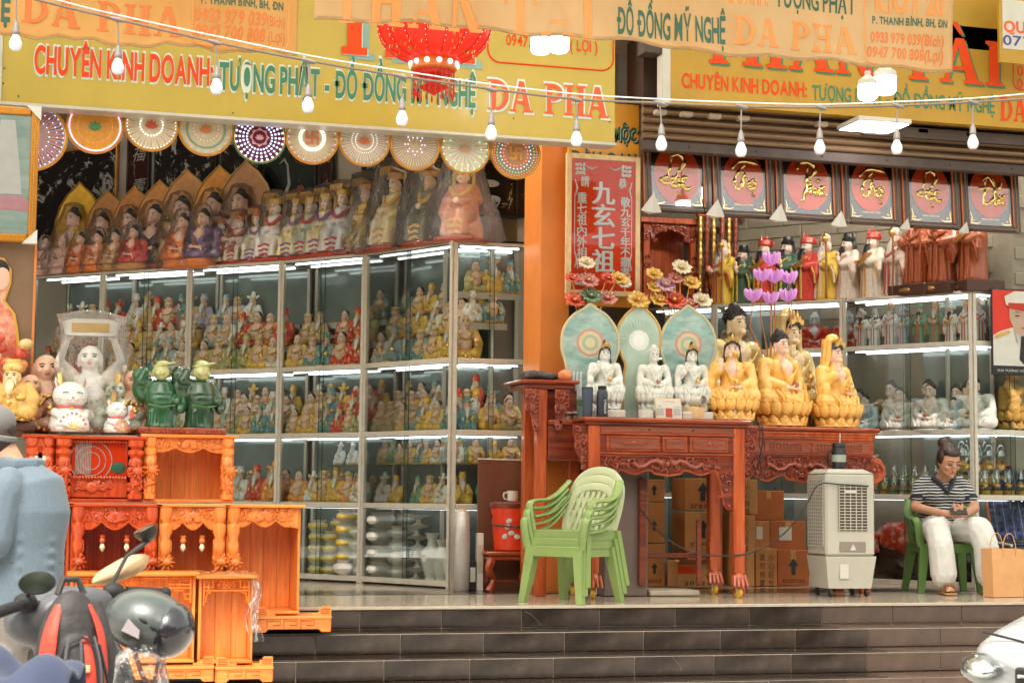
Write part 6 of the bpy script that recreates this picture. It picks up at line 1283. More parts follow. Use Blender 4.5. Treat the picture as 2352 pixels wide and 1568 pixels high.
for k in range(6):q.ell((.022*math.cos(k),.022*math.sin(k),.375),(.012,.012,.026),(0,.4*math.cos(k),0),n=8,k=5)
obj('bud',q,MT['gold'],lt)
# ---- glass flower vases
PET={'rose':(.55,.2,.16),'red':(.6,.07,.03),'green':(.12,.22,.12),'gold':(.72,.42,.08),'cream':(.75,.62,.42),'mauve':(.55,.3,.38)}
MT['petal']=mat('glazed_glass_petal',oc=True,rough=.18,var=.25,vs=10,coat=.6,sss=0)
def flowervase(u,v_base,y,z,label,fl,vh=.3):
    p=onY(u,v_base,y);t=thing('glass_flower_vase',label,'flowers',(p.x,y,z));q=mb();q.lathe([(.05,0),(.06,.02),(.03,.06),(.05,vh*.6),(.07,vh*.85),(.05,vh),(.06,vh+.02)],18);obj('vase',q,MT['petal'],t,(.6,.35,.12))
    for uu,vv,r_,cn in fl:
        f=onY(uu,vv,y);dx,dz=f.x-p.x,f.z-z;r=r_*.0033
        q=mb();q.tube([(0,0,vh*.9),(dx*.4,0,vh+(dz-vh)*.6),(dx,0,dz)],.006,5);obj('stem',q,MT['gold'],t)
        hd=bpy.data.objects.new('blossom',None);
        q=mb()
        for ring,(n,tilt,rr) in enumerate(((7,.95,1),(5,.45,.7))):
            for k in range(n):
                a=6.283*k/n+ring*.4+dx*9
                def pf(i,j):
                    w2=math.sin(math.pi*min(1,.12+.8*j))**.7*(i-.5)*1.0;l=j;tl=tilt*(1+.35*l)
                    rad=.12+l*math.sin(tl)*.95;h=l*math.cos(tl)*1.0-.2+.12*math.sin(i*6+k)*l
                    ca,sa=math.cos(a),math.sin(a);return (r*rr*(rad*ca-w2*sa),r*rr*(rad*sa+w2*ca),r*rr*h)
                q.grid(pf,4,5)
        tl=M.Translation((dx,-.03,dz))@M.Rotation(R(48),4,'X');bpy.data.objects.remove(hd);b=obj('blossom',q,MT['petal'],t,PET[cn],m=tl,ang=70);sm=b.modifiers.new('thickness','SOLIDIFY');sm.thickness=.003
        q=mb();q.ell((0,0,0),(r*.25,r*.25,r*.3),n=10,k=6);obj('stamen',q,MT['gold'],b)
    return t
flowervase(1345,790,yT+.5,ZT1,'glass flower vase with red and green blooms before the red scroll',[(1350,645,26,'rose'),(1318,690,26,'red'),(1355,680,26,'green'),(1392,685,26,'rose'),(1345,605,22,'cream'),(1395,640,20,'red'),(1312,640,18,'red'),(1420,640,22,'gold')],.5)
flowervase(1470,790,yT+.5,ZT1,'glass flower vase with one golden bloom above the middle mandorla',[(1463,690,30,'gold'),(1500,660,20,'gold'),(1430,650,20,'cream')],.5)
flowervase(1560,800,yT+.5,ZT1,'glass flower vase with red, gold and cream blooms beside the wooden niche',[(1500,630,22,'gold'),(1525,655,26,'mauve'),(1545,690,32,'red'),(1585,650,24,'gold'),(1610,690,26,'cream'),(1563,615,26,'cream'),(1512,690,24,'gold'),(1583,700,22,'rose'),(1548,640,20,'rose')],.5)
# ---- pink lotus lamp
MT['pinkglow']=mat('lit_pink_lotus','#cf97c8',.35,var=.1,emit=.07,ec='#c777e0',sss=0)
ll=thing('lotus_lamp','lit pink lotus lamp with copper stems behind the yellow statues','lamp',onY(1768,780,yV+.45).xy.to_3d()+V((0,0,ZT2)));p=ll.location
q=mb();q.lathe([(.1,0),(.11,.02),(.05,.05),(.03,.2),(.05,.3),(.02,.5)],18);obj('base',q,MT['gold'],ll);MT['copper']=mat('copper',(.55,.22,.1),.3,metal=.9)
for uu,vv,s in ((1772,600,1.5),(1750,638,1.45),(1778,640,1.55),(1812,643,1.45),(1730,684,1.5),(1770,690,1.4),(1810,684,1.5)):
    f=onY(uu,vv,yV+.45);dx,dz=f.x-p.x,f.z-p.z;q=mb();q.tube([(0,0,.45),(dx*.3,0,.5+(dz-.5)*.2),(dx*1.2,0,.5+(dz-.5)*.6),(dx,0,dz)],.006,6);obj('stem',q,MT['copper'],ll)
    q=mb()
    for k in range(8):
        a=6.283*k/8;q.ell((.032*s*math.cos(a),.032*s*math.sin(a),.018*s),(.02*s,.009*s,.04*s),(0,.55,a),n=8,k=6)
    q.ell((0,0,.01),(.022*s,.022*s,.035*s),n=8,k=6);b=obj('lotus_shade',q,MT['pinkglow'],ll,m=M.Translation((dx,0,dz)))
    q=mb();q.lathe([(.004,-.05),(.018,-.03),(.02,-.015),(.008,-.005)],10);obj('cup',q,MT['copper'],b)
# ---- wooden niche and gilded spindles behind
yN=PB[3].y+.35;p0,p1=onY(1478,690,yN),onY(1600,505,yN);nn=thing('wooden_niche','small carved redwood altar niche behind the glass flowers','altar',(p0.x,yN,ZB[-1]+.01 if p0.z<ZB[-1] else p0.z));W,H=p1.x-p0.x,p1.z-nn.location.z
for bx in ((-.05,W+.06,-.05,.4,H-.06,H),(0,W,.36,.38,0,H-.06),(0,W,0,.36,0,.03)):q=mb();q.bbox(*bx,.006);obj('board',q,MT['rosev'],nn)
for x in (0,W-.07):q=mb();q.bbox(x,x+.07,0,.06,.03,H-.06,.006);cl=obj('column',q,MT['rosev'],nn);q=mb();scrolls(q,x,x+.07,.1,H-.1,-.008,14,.009,2);obj('column_carving',q,MT['carve'],cl)
q=mb();q.prism([(.07,H-.06),(.07,H-.24),(.13,H-.18),(.2,H-.14),(W/2,H-.12),(W-.2,H-.14),(W-.13,H-.18),(W-.07,H-.24),(W-.07,H-.06)],.0,.015);cw=obj('arch',q,MT['rosewood'],nn);q=mb();scrolls(q,.09,W-.09,H-.14,H-.07,-.008,22,.01,6);scrolls(q,.08,.14,H-.24,H-.1,-.008,8,.009,16);scrolls(q,W-.14,W-.08,H-.24,H-.1,-.008,8,.009,17);obj('arch_carving',q,MT['carve'],cw)
sp=thing('spindle_screen','gilded spindle screen of turned posts beside the wooden niche','screen',(onY(1608,600,yN-.1).x,yN-.1,nn.location.z));H2=onY(1650,500,yN-.1).z-nn.location.z
for k in range(6):
    q=mb();pr=[]
    for j in range(40):t_=j/39;pr.append((.013+.012*abs(math.sin(t_*40))+.008*abs(math.sin(t_*9)),t_*H2))
    x=k*.075+(.0 if k<3 else .02);q.lathe(pr,10,m=M.Translation((x,0,0)));obj('spindle',q,MT['gold'] if k%2==0 else MT['carve'],sp)
q=mb();q.bbox(-.04,.5,-.03,.04,H2,H2+.05,.01);obj('top_rail',q,MT['rosev'],sp);q=mb();q.bbox(-.04,.5,-.03,.04,-.0,.05,.01);obj('bottom_rail',q,MT['rosev'],sp)
# ---- small things on the front table
MT['tumb']=mat('slate_blue_coating','#3f4c5c',.4,var=.06);MT['tumb2']=mat('navy_coating','#2f333f',.35,var=.06)
p=onY(1349,953,yT+.1);t=thing('tumbler','plain slate blue tumbler next to the lettered bottle','tumbler',(p.x,yT+.1,ZT1));q=mb();q.lathe([(.037,0),(.039,.004),(.046,.2),(.046,.225)],24);obj('body',q,MT['tumb'],t);q=mb();q.lathe([(.0465,.2255),(.047,.238),(.04,.242),(0,.243)],24);obj('lid',q,MT['tumb2'],t)
p=onY(1383,953,yT+.08);t=thing('bottle','navy drinking bottle with white lettering originals','bottle',(p.x,yT+.08,ZT1));q=mb();q.lathe([(.044,0),(.046,.005),(.046,.185),(.042,.205),(.034,.222)],24);obj('body',q,MT['tumb2'],t);q=mb();q.lathe([(.034,.2225),(.036,.25),(.03,.254),(0,.255)],24);obj('cap',q,MT['black'],t)
q=mb();lettering(q,'originals',0,.11,0,.026,.015);q.v=[V((.0468*math.sin((p_.z-.02)/.046*-1),-.0468*math.cos((p_.z-.02)/.046),.03+p_.x)) for p_ in q.v];obj('lettering',q,MT['white'],t,ang=0)
p=onY(1291,947,yU+.2);t=thing('vitamin_bottle','clear bottle with orange cap and red label','bottle',(p.x,yU+.15,z1+.006));q=mb();q.lathe([(.033,0),(.036,.004),(.036,.085),(.03,.1)],20);obj('body',q,MT['white'],t);q=mb();q.lathe([(.0365,.02),(.0365,.07)],20,cap=False);obj('label_band',q,MT['pinkred'],t);q=mb();q.lathe([(.034,.1005),(.035,.125),(.032,.128),(0,.128)],20);obj('cap',q,MT['orangeprint'],t)
for u,r,h,lb in ((1305,.03,.07,'small clear jar beside the orange capped bottle'),(1321,.022,.075,'narrow clear jar between the orange capped bottle and the tumbler')):
    p=onY(u,947,yU+.12);t=thing('small_jar',lb,'jar',(p.x,yU+.12,z1+.006));q=mb();q.lathe([(r*.95,0),(r,.004),(r,h*.8)],18);obj('body',q,MT['glassobj'],t);q=mb();q.lathe([(r*.88,.004),(r*.9,h*.5)],18);obj('contents',q,MT['cer'],t,(.7,.55,.35));q=mb();q.lathe([(r*1.03,h*.8),(r*1.03,h),(0,h)],18);obj('lid',q,MT['white'],t)
p=onY(1481,956,yT+.12);t=thing('tub','white lidded plastic tub beside the payment sign','tub',(p.x,yT+.1,ZT1));q=mb();q.lathe([(.055,0),(.06,.004),(.06,.07)],24);obj('body',q,MT['white'],t);q=mb();q.lathe([(.062,.0705),(.062,.085),(.055,.088),(0,.088)],24);obj('lid',q,MT['glassobj'],t)
p=onY(1540,956,yT+.07);t=thing('payment_sign','small cream payment sign standing on the altar table','sign',(p.x,yT+.1,ZT1),0);t.rotation_euler=(R(-10),0,0);q=mb();q.bbox(-.115,.115,0,.012,0,.175,.004);obj('board',q,MT['pinewood'],t);q=mb();q.box(-.105,.105,-.002,-.0005,.01,.165);obj('sheet',q,MT['white'],t)
q=mb();lettering(q,'Vu Thi Thu Ha',-.055,.06,.14,.152,.0,y=-.003);obj('lettering',q,MT['pinkred'],t,ang=0);q=mb();lettering(q,'VIB',-.095,-.065,.1,.11,.01,y=-.003);obj('lettering',q,MT['purple'],t,ang=0);q=mb();lettering(q,'Sacombank',.045,.1,.1,.109,.0,y=-.003);obj('lettering',q,MT['tumb'],t,ang=0)
for x in (-.075,.07):q=mb();q.box(x-.03,x+.03,-.0035,-.0022,.03,.09);obj('code_field',q,flatmat('grey_field','#a9a9a2'),t)
q=mb();q.box(-.028,.03,-.004,-.0022,.015,.09);obj('picture_field',q,flatmat('red_field','#b8402c'),t)
p=onY(1598,920,yT+.12);t=thing('paper_roll','grey cardboard tube lying behind the payment sign','roll',(p.x,yT+.16,p.z),R(30));q=mb();q.lathe([(.045,0),(.045,.2),(.04,.2),(.04,0.01)],24,m=M.Rotation(R(90),4,'X')@M.Translation((0,0,-.1)),cap=False);obj('tube',q,MT['alu'],t);q=mb();q.bbox(-.05,.05,-.08,.08,ZT1-p.z,-.047,.01);obj('stand',q,MT['pinewood'],t)
p=onY(1689,962,yT+.06);t=thing('spray_bottle','small white spray bottle at the table edge before the crowned bodhisattva','bottle',(p.x,yT+.08,ZT1));q=mb();q.lathe([(.021,0),(.022,.003),(.022,.085),(.012,.1)],18);obj('body',q,MT['white'],t);q=mb();q.lathe([(.012,.1),(.011,.135),(.006,.14),(0,.14)],14);obj('nozzle',q,MT['glassobj'],t)
MT['cloth']=mat('dark_crumpled_cloth','#4a4644',.8,var=.3,vs=10,bump=.6,bs=12)
q=mb();q.ell((0,0,0),(.17,.12,.045),n=26,k=14);q.v=[p_*(1+.35*NZ.noise(p_*14)) for p_ in q.v];o=tag(obj('folded_cloth',q,MT['cloth']),'dark crumpled cloth bundle on top of the stepped altar','cloth');o.location=(T0.location.x+.06,yU+.22,z2+.045)
q=mb();q.ell((0,0,0),(.06,.06,.05),n=16,k=10);q.v=[p_*(1+.25*NZ.noise(p_*30)) for p_ in q.v];o=tag(obj('orange_bundle',q,mat('peach_cloth','#d9895a',.7,bump=.4,bs=18)),'small peach coloured bundle beside the dark cloth','cloth');o.location=(T0.location.x+.24,yU+.12,z2+.048)
q=mb();q.tube([(0,0,0),(.05,-.02,-.04),(.06,-.03,-.15),(.03,-.03,-.3),(.05,-.02,-.42),(.02,-.02,-.5)],.006,6);q.tube([(-.02,0,.0),(.03,-.03,-.06),(.02,-.035,-.2),(.06,-.03,-.3)],.005,6);o=tag(obj('hanging_cable',q,MT['black']),'black power cords hanging off the end of the front altar table','cord');o.location=(T1.location.x+1.13 if False else xB+.07,yT-.04,zTop+.004)
# ------------------------------------------------------------------ wooden household altars stacked at the left, and the statues on them
MT['pine']=woodm('natural_orange_wood','#d9762c','#ee9a48',.35,'z',1.3,.35);MT['pinex']=woodm('natural_orange_wood_flat','#d9762c','#ee9a48',.35,'x',1.3,.35);MT['pinecarve']=mat('carved_orange_wood','#d8742a',.38,var=.3,vs=16,coat=.3,bump=.4,bs=30)
MT['redv']=woodm('red_stained_wood','#b23a12','#d4571d',.28,'z',1.2,.5);MT['redx']=woodm('red_stained_wood_flat','#b23a12','#d4571d',.28,'x',1.2,.5);MT['redcarve']=mat('carved_red_stained_wood','#c04a1a',.3,var=.3,vs=16,coat=.4,bump=.4,bs=30)
def colmn(t,x,y,H,wv,wc,r=.034,z0=0,drag=True,seed=1):
    q=mb();pr=[(r*1.25,0),(r*1.25,.03),(r*.9,.04),(r*.9,H*.55),(r*1.05,H*.56),(r*1.2,H*.64),(r*.85,H*.7),(r*1.35,H*.76),(r*1.35,H*.82),(r*.8,H*.85),(r*1.3,H*.9),(r*1.35,H)]
    q.lathe(pr,18,m=M.Translation((x,y,z0)));o=obj('column',q,wv,t)
    if drag:
        q=mb();rg=random.Random(seed)
        q.tube([(x+r*1.05*math.cos(k*.7),y+r*1.05*math.sin(k*.7),z0+.04+H*.5*k/22) for k in range(23)],[.012+.005*math.sin(k*2) for k in range(23)],6)
        for k in range(26):a=rg.uniform(3.1,6.3);q.ell((x+r*1.05*math.cos(a),y+r*1.05*math.sin(a),z0+rg.uniform(.04,H*.55)),(.014,.012,.016),n=6,k=4)
        q.ell((x+.012,y-r*1.3,z0+H*.47),(.034,.026,.03))
        for k in range(9):a=k*.7;q.cap((x+.012+.025*math.cos(a),y-r*1.35,z0+H*.47+.025*math.sin(a)),(x+.012+.05*math.cos(a),y-r*1.5,z0+H*.47+.05*math.sin(a)),.009,.003,6)
        obj('dragon_carving',q,wc,o);o.children[-1]['kind']='stuff'
def fret(t,x0,x1,z0,z1,y,wc):
    q=mb();W,H=x1-x0,z1-z0;r=.006;c=(x0+x1)/2
    def seg(*pts):q.tube([(px,y,pz) for px,pz in pts],r,4)
    seg((x0,z1-.004),(x1,z1-.004));seg((x0,z0+H*.35),(x1,z0+H*.35))
    for k in (-1,0,1):d=H*.25;cc=c+k*d*1.0;m_=z0+H*.68;seg((cc-d,m_),(cc,m_+d),(cc+d,m_),(cc,m_-d),(cc-d,m_))
    for s in (-1,1):
        e=x0 if s<0 else x1;d=-s*W*.1
        seg((e,z0+H*.8),(e+d,z0+H*.8),(e+d,z0+H*.35));seg((e+d*2,z1),(e+d*2,z0+H*.55),(e,z0+H*.55));seg((e,z0),(e+d*.7,z0),(e+d*.7,z0+H*.2),(e+d*1.3,z0+H*.2),(e+d*1.6,z0+H*.35));seg((e,z0-H*.3),(e+d*.5,z0-H*.3),(e+d*.5,z0));seg((e+d*.05,z0-H*.5),(e+d*.05,z1))
    obj('fretwork',q,wc,t)
def altar(u0,u1,v0,v1,y,D,label,red=False,style='lotus',ztop=None):
    um=(u0+u1)/2;x0,x1=onY(u0,v1,y).x,onY(u1,v1,y).x;zb,zt=onY(um,v1,y).z,onY(um,v0,y).z;W,H=x1-x0,zt-zb;wv,wx,wc=(MT['redv'],MT['redx'],MT['redcarve']) if red else (MT['pine'],MT['pinex'],MT['pinecarve'])
    t=thing('household_altar',label,'altar',(x0,y,zb))
    q=mb();q.bbox(-.025,W+.025,-.03,D,H-.022,H,.005);obj('top_board',q,wx,t);q=mb();q.bbox(0,W,.0,D-.01,0,.02,.004);obj('floor_board',q,wx,t)
    for x in (0,W-.018):q=mb();q.bbox(x,x+.018,.03,D-.01,.021,H-.0225,.003);obj('side_board',q,wv,t)
    n=max(3,round(W/.11));yb=D*.62 if style != 'panel' else .05
    for k in range(n):a,b=.019+(W-.038)*k/n,.019+(W-.038)*(k+1)/n;q=mb();q.bbox(a+.0005,b-.0005,yb+.001*(k%2),yb+.014,.021,H-.0225,.0015);obj('plank',q,wv,t)
    if style in ('lotus','arch','drop'):
        hh=H*(.2 if style=='lotus' else .24)
        pts=[(.02,H-.023)];m=24
        for i in range(m+1):u=i/m;e=min(u,1-u);pts.append((.02+(W-.04)*u,H-.023-hh*(.55+.3*abs(math.sin(u*math.pi*3))+(.9*max(0,1-e*9) if style != 'lotus' else .35*max(0,1-e*9)))))
        pts.append((W-.02,H-.023));q=mb();q.prism(pts,.012,.024);hd=obj('carved_header',q,wv,t)
        q=mb();scrolls(q,.04,W-.04,H-.03-hh*.55,H-.03,.006,int(W*70),.008,int(u0));q.tube([(x,.008,z) for x,z in pts[1:-1]],.008,5)
        for k in range(9):a=math.pi*k/8;q.ell((W/2+.03*math.cos(a),.002,H-.023-hh*.5+.035*math.sin(a)),(.018,.008,.026),(0,math.pi/2-a,0),n=8,k=5)
        for s in (0,1):
            if style != 'lotus':xa=.05 if s==0 else W-.05;scrolls(q,xa-.03,xa+.03,H*.45,H*.8,.006,22,.008,s+3)
        obj('header_carving',q,wc,hd);hd.children[-1]['kind']='stuff'
        if style=='drop':
            for s in (.36,.64):q=mb();q.lathe([(.0,0),(.016,.02),(.018,.035),(.01,.055),(.0,.06)],12,m=M.Translation((W*s,-.004,H*.56)));obj('pearl_drop',q,MT['cer'],t,(.8,.72,.45));q=mb();q.lathe([(.018,0),(.022,.015),(.014,.03),(.02,.05)],12,m=M.Translation((W*s,.0,H*.56+.062)));obj('drop_mount',q,wc,t)
        for s in (0,1) if style != 'lotus' else (0,):colmn(t,.045 if s==0 else W-.045,.015,H-.045,wv,wc,.034,.021,True,s+int(u0))
    if style=='fret':fret(t,.03,W-.03,H-.14,H-.03,.012,wc)
    if style=='glass':
        for s in (0,1):colmn(t,.05 if s==0 else W-.05,.0,H-.045,wv,wc,.04,.021,True,s+40)
        q=mb();q.bbox(.1,W-.1,.05,.2,H*.38,H-.024,.004);cs=obj('display_case',q,MT['scrollred'],t);q=mb();q.box(.1,W-.1,.02,.024,H*.4,H-.03);obj('glass_front',q,MT['picglass'],cs)
        for rr in (.06,.1,.14):q=mb();q.tube([(W*.4+rr*math.cos(a*.26),.046,H*.62+rr*math.sin(a*.26)) for a in range(0,25)],.004,4);obj('crystal_arc',q,MT['silver'],cs)
        for k in range(10):q=mb();q.tube([(.13+.011*k,.047,H*.42),(.13+.011*k,.047,H*.9)],.0035,4);obj('crystal_rod',q,MT['silver'],cs)
        q=mb();q.ell((W*.72,.044,H*.52),(.05,.006,.04),n=12,k=6);obj('green_ornament',q,MT['dgreen'],cs)
        for z in (H*.37,H-.035):q=mb();[q.ell((.1+.02*k,.012,z),.011,n=6,k=4) for k in range(int((W-.2)/.02)+1)];obj('bead_moulding',q,wc,t)
        q=mb();q.bbox(.1,W-.1,.04,.055,.03,H*.35,.003);dr=obj('lower_panel',q,wv,t);q=mb();scrolls(q,.13,W-.2,.08,H*.33,.034,40,.009,77);q.ell((W*.42,.03,H*.22),(.04,.012,.04));obj('panel_carving',q,wc,dr);dr.children[-1]['kind']='stuff'
    return t
def alt_base(u0,u1,v0,v1,y,D,label):
    um=(u0+u1)/2;x0,x1=onY(u0,v1,y).x,onY(u1,v1,y).x;zb,zt=onY(um,v1,y).z,onY(um,v0,y).z;W,H=x1-x0,zt-zb;t=thing('low_altar_plinth',label,'altar base',(x0,y,zb));h=H*.62
    q=mb();q.bbox(0,W,0,D,h-.02,h,.004);obj('deck',q,MT['pinex'],t);q=mb();q.prism([(0.01,h-.021),(.01,0),(.07,0),(.09,.02),(W-.09,.02),(W-.07,0),(W-.01,0),(W-.01,h-.021)],.006,.02);fr_=obj('front_board',q,MT['pinex'],t)
    q=mb();x=.08
    while x<W-.14:q.tube([(x+a,.004,.028+(h-.055)*b) for a,b in ((0,0),(0,1),(.09,1),(.09,.4),(.04,.4))],.005,4);x+=.115
    obj('key_fret',q,MT['pinecarve'],fr_);q=mb();q.bbox(0,.018,.021,D,0.0,h-.021,.003);obj('side_board',q,MT['pinex'],t);q=mb();q.bbox(W-.018,W,.021,D,0.0,h-.021,.003);obj('side_board',q,MT['pinex'],t)
    for s in (0,1):
        xa=.005 if s==0 else W-.005;d=1 if s==0 else -1;q=mb();q.prism([(xa,h+.001),(xa,H),(xa+d*.06,H),(xa+d*.06,H-.02),(xa+d*.085,H-.02),(xa+d*.085,h+.02),(xa+d*.13,h+.02),(xa+d*.13,h+.001)],.01,.03);c=obj('corner_fret',q,MT['pinex'],t)
        q=mb();[q.tube([(xa+d*.01,.006,z),(xa+d*.07,.006,z)],.004,4) for z in (h+.02,h+.035,h+.05)];obj('corner_lines',q,MT['pinecarve'],c)
    return t
yL1,yL2,yL3=-.22,-.36,-.9
altar(54,124,997,1151,yL1,.5,'red stained altar with thick column behind the man in blue',True,'drop');altar(125,326,1001,1152,yL1-.02,.5,'red altar with glass display front and dragon columns',True,'glass');altar(327,536,998,1153,yL1-.01,.52,'natural wood altar with open arch and dragon columns under the jade statues',False,'arch')
altar(-60,154,1152,1408,yL2,.6,'red stained altar partly hidden behind the man in blue',True,'lotus');altar(157,358,1155,1410,yL2,.6,'dark red altar with pearl drops in the middle tier',True,'drop');altar(360,515,1156,1410,yL2,.6,'natural wood altar with pearl drops next to the dark red one',False,'drop');altar(517,688,1158,1410,yL2,.6,'natural wood altar with carved lotus header and plank front',False,'lotus')
altar(157,446,1314,1523,yL3,.3,'low wooden altar with geometric fretwork behind the motorbike',False,'fret');a5=altar(454,580,1320,1523,yL3,.3,'small wooden altar with fretwork and loose plastic film on top',False,'fret')
q=mb()
def film(i,j):
    x=-.03+.44*i;z=a5_h+.012+.01*math.sin(9*i)*math.cos(7*j);y=-.05+.3*j
    if i>.86:z-=(i-.86)*2.6;x=-.03+.44*.88+.02*math.sin(j*9)
    return (x+.01*math.sin(14*j),y,z+.012*NZ.noise(V((i*6,j*6,0))))
a5_h=onY(517,1320,yL3).z-onY(517,1523,yL3).z;q.grid(film,24,12);o=obj('plastic_film',q,MT['wrap'],a5)
for i,(u,v,h,lb) in enumerate(((585,1330,.4,'hanging'),)):q=mb();p=onY(u,v,yL3-.03)-a5.location;q.grid(lambda i,j:(p.x+.05*(i-.5)*(1+j)+.02*math.sin(j*8),p.y+.02*math.sin(i*7+j*3),p.z-h*j),8,16);obj('loose_film',q,MT['wrap'],a5)
alt_base(586,762,1392,1451,yL2-.09,.42,'low wooden altar base with key fret under the plank front altar');alt_base(270,492,1508,1566,yL3-.1,.4,'low wooden altar base behind the hanging helmet');alt_base(494,628,1508,1566,yL3-.1,.4,'low wooden altar base with plastic film under the small altar')
for u0,u1,lb in ((-55,350,'plain wooden support under the red altars'),(352,586,'plain wooden support under the middle natural altar')):
    a,b=onY(u0,1420,yL2+.02).x,onY(u1,1420,yL2+.02).x;q=mb();q.bbox(a,b,yL2+.05,yL2+.5,-.148,onY((u0+u1)/2,1410,yL2).z-.0005,.004);tag(obj('wooden_support',q,MT['pinex']),lb,'support')
# ---- jade laughing statues with sack
ZL=onY(430,998,yL1).z+.004
def mk_sack():
    t=thing('jade_statue','x','statue');q=mb();q.tube([(0,0,0),(0,0,.1),(0,-.02,.3),(0,-.02,.5),(0,0,.66),(0,0,.72)],[.23,.2,.2,.24,.2,.1],18);q.ell((0,-.1,.42),(.2,.17,.17))
    q.chain([(-.18,0,.66),(-.3,-.04,.7),(-.24,-.06,.84)],[.085,.075,.06]);q.ell((-.3,.08,.78),(.12,.12,.14));q.chain([(.2,0,.64),(.28,-.08,.48),(.22,-.2,.4)],[.09,.08,.06]);q.ell((-.24,.1,.6),(.17,.16,.24));q.ell((.31,-.1,.36),(.09,.11,.15));q.ell((.28,-.16,.28),(.07,.07,.07))
    for k in range(8):q.tube([(-.18+k*.05,-.21+.07*abs(k-3.5)/3.5,.02),(-.17+k*.048,-.2+.06*abs(k-3.5)/3.5,.26)],.022,6)
    obj('robe',sculpt(q,.016,2,'sack_robe'),MT['jade'],t,(.03,.13,.045));q=mb();q.tube([(-.2,-.16,.34),(0,-.29,.3),(.2,-.18,.34)],.018,6);[q.ell((.14*math.sin(a),-.06-.17*math.cos(a),.6-.1*math.cos(a)),.024,n=8,k=5) for a in [x*.35-1.4 for x in range(9)]];obj('bead_string',q,MT['jade'],t,(.05,.18,.06))
    q=mb();headmesh(q,(0,-.07,.84),(.13,.13,.135),.8,True);q.ell((.05,-.06,.955),(.2,.15,.03),(0,-.18,0));q.ell((.02,-.04,.97),(.11,.1,.05));obj('head',sculpt(q,.012,2,'sack_head'),MT['jade'],t,(.42,.42,.16))
    q=mb();q.bbox(-.34,.34,-.27,.27,-.1,-.003,.02);b=obj('carved_base',q,MT['rosewood'],t);q=mb();scrolls(q,-.32,.32,-.09,-.02,-.275,30,.012,5);obj('base_carving',q,MT['carve'],b)
    PROTO.append(t);return t
SKP_=mk_sack()
for u,rz,lb in ((366,.1,'dark green jade laughing statue with raised sack, beside the white cat'),(455,.45,'dark green jade laughing statue carrying a hat, beside the glass cabinets')):
    p=onY(u,985,yL1+.12);hh=onY(u,836,yL1+.12).z-ZL;s=hh/1.06;clone(SKP_,(p.x,yL1+.14,ZL+.1*s),rz,s,label=lb,colors={'robe':(.018,.06,.022) if u>400 else (.02,.1,.035)})
# ---- white figure raising an ingot, wrapped
p=onY(203,985,yL1+.3);hh=onY(203,742,yL1+.3).z-ZL;s=hh/1.32
t=thing('white_laughing_statue','white laughing statue lifting a golden ingot overhead, wrapped in plastic','statue',(p.x,yL1+.3,ZL),-.1,s=s)
q=mb();q.ell((0,-.1,.42),(.2,.19,.19));q.ell((0,-.02,.6),(.2,.16,.13));q.cap((0,0,.66),(0,-.02,.76),.1);headmesh(q,(0,-.05,.9),(.135,.14,.15),1,True)
for sx in (-1,1):q.chain([(sx*.2,0,.68),(sx*.36,-.02,.86),(sx*.27,-.02,1.12)],[.065,.055,.04]);q.ell((sx*.25,-.04,1.15),(.06,.05,.04))
obj('body',sculpt(q,.014,2,'ingot_lifter'),MT['cersoft'],t,(.7,.66,.6));face(t,(0,-.05,.9),(.135,.14,.15));q=mb();q.tube([(0,.02,0),(0,.02,.2),(0,.05,.45),(0,.05,.66)],[.29,.27,.2,.17],18)
for sx in (-1,1):q.chain([(sx*.2,.03,.66),(sx*.34,.02,.8)],[.1,.09]);q.ell((sx*.3,.02,.6),(.1,.13,.24));q.ell((sx*.2,-.13,.1),(.13,.15,.1))
obj('robe',sculpt(q,.016,2,'ingot_robe'),MT['robe'],t,(.68,.6,.48));q=mb();q.prism([(-.3,1.16),(.3,1.16),(.33,1.32),(.2,1.36),(-.2,1.36),(-.33,1.32)],-.14,.12);o=obj('ingot',q,MT['white'],t);q=mb();q.bbox(-.22,.22,-.15,-.141,1.2,1.31,.004);obj('gold_plate',q,MT['gold'],o)
q=mb();[q.ell((.24*math.sin(a),-.13-.17*math.cos(a),.58-.22*math.cos(a)),.022,n=8,k=5) for a in [x*.26-1.6 for x in range(13)]];obj('bead_string',q,MT['cer'],t,(.5,.42,.3));q=mb();q.tube([(-.34,-.14,.7),(-.27,-.22,.3),(-.25,-.26,.02)],.03,6,flat=.5);q.tube([(.34,-.14,.7),(.27,-.22,.3),(.25,-.26,.02)],.03,6,flat=.5);obj('robe_trim',q,MT['gold'],t);wrapper(t,1.4,.42,.38,3)
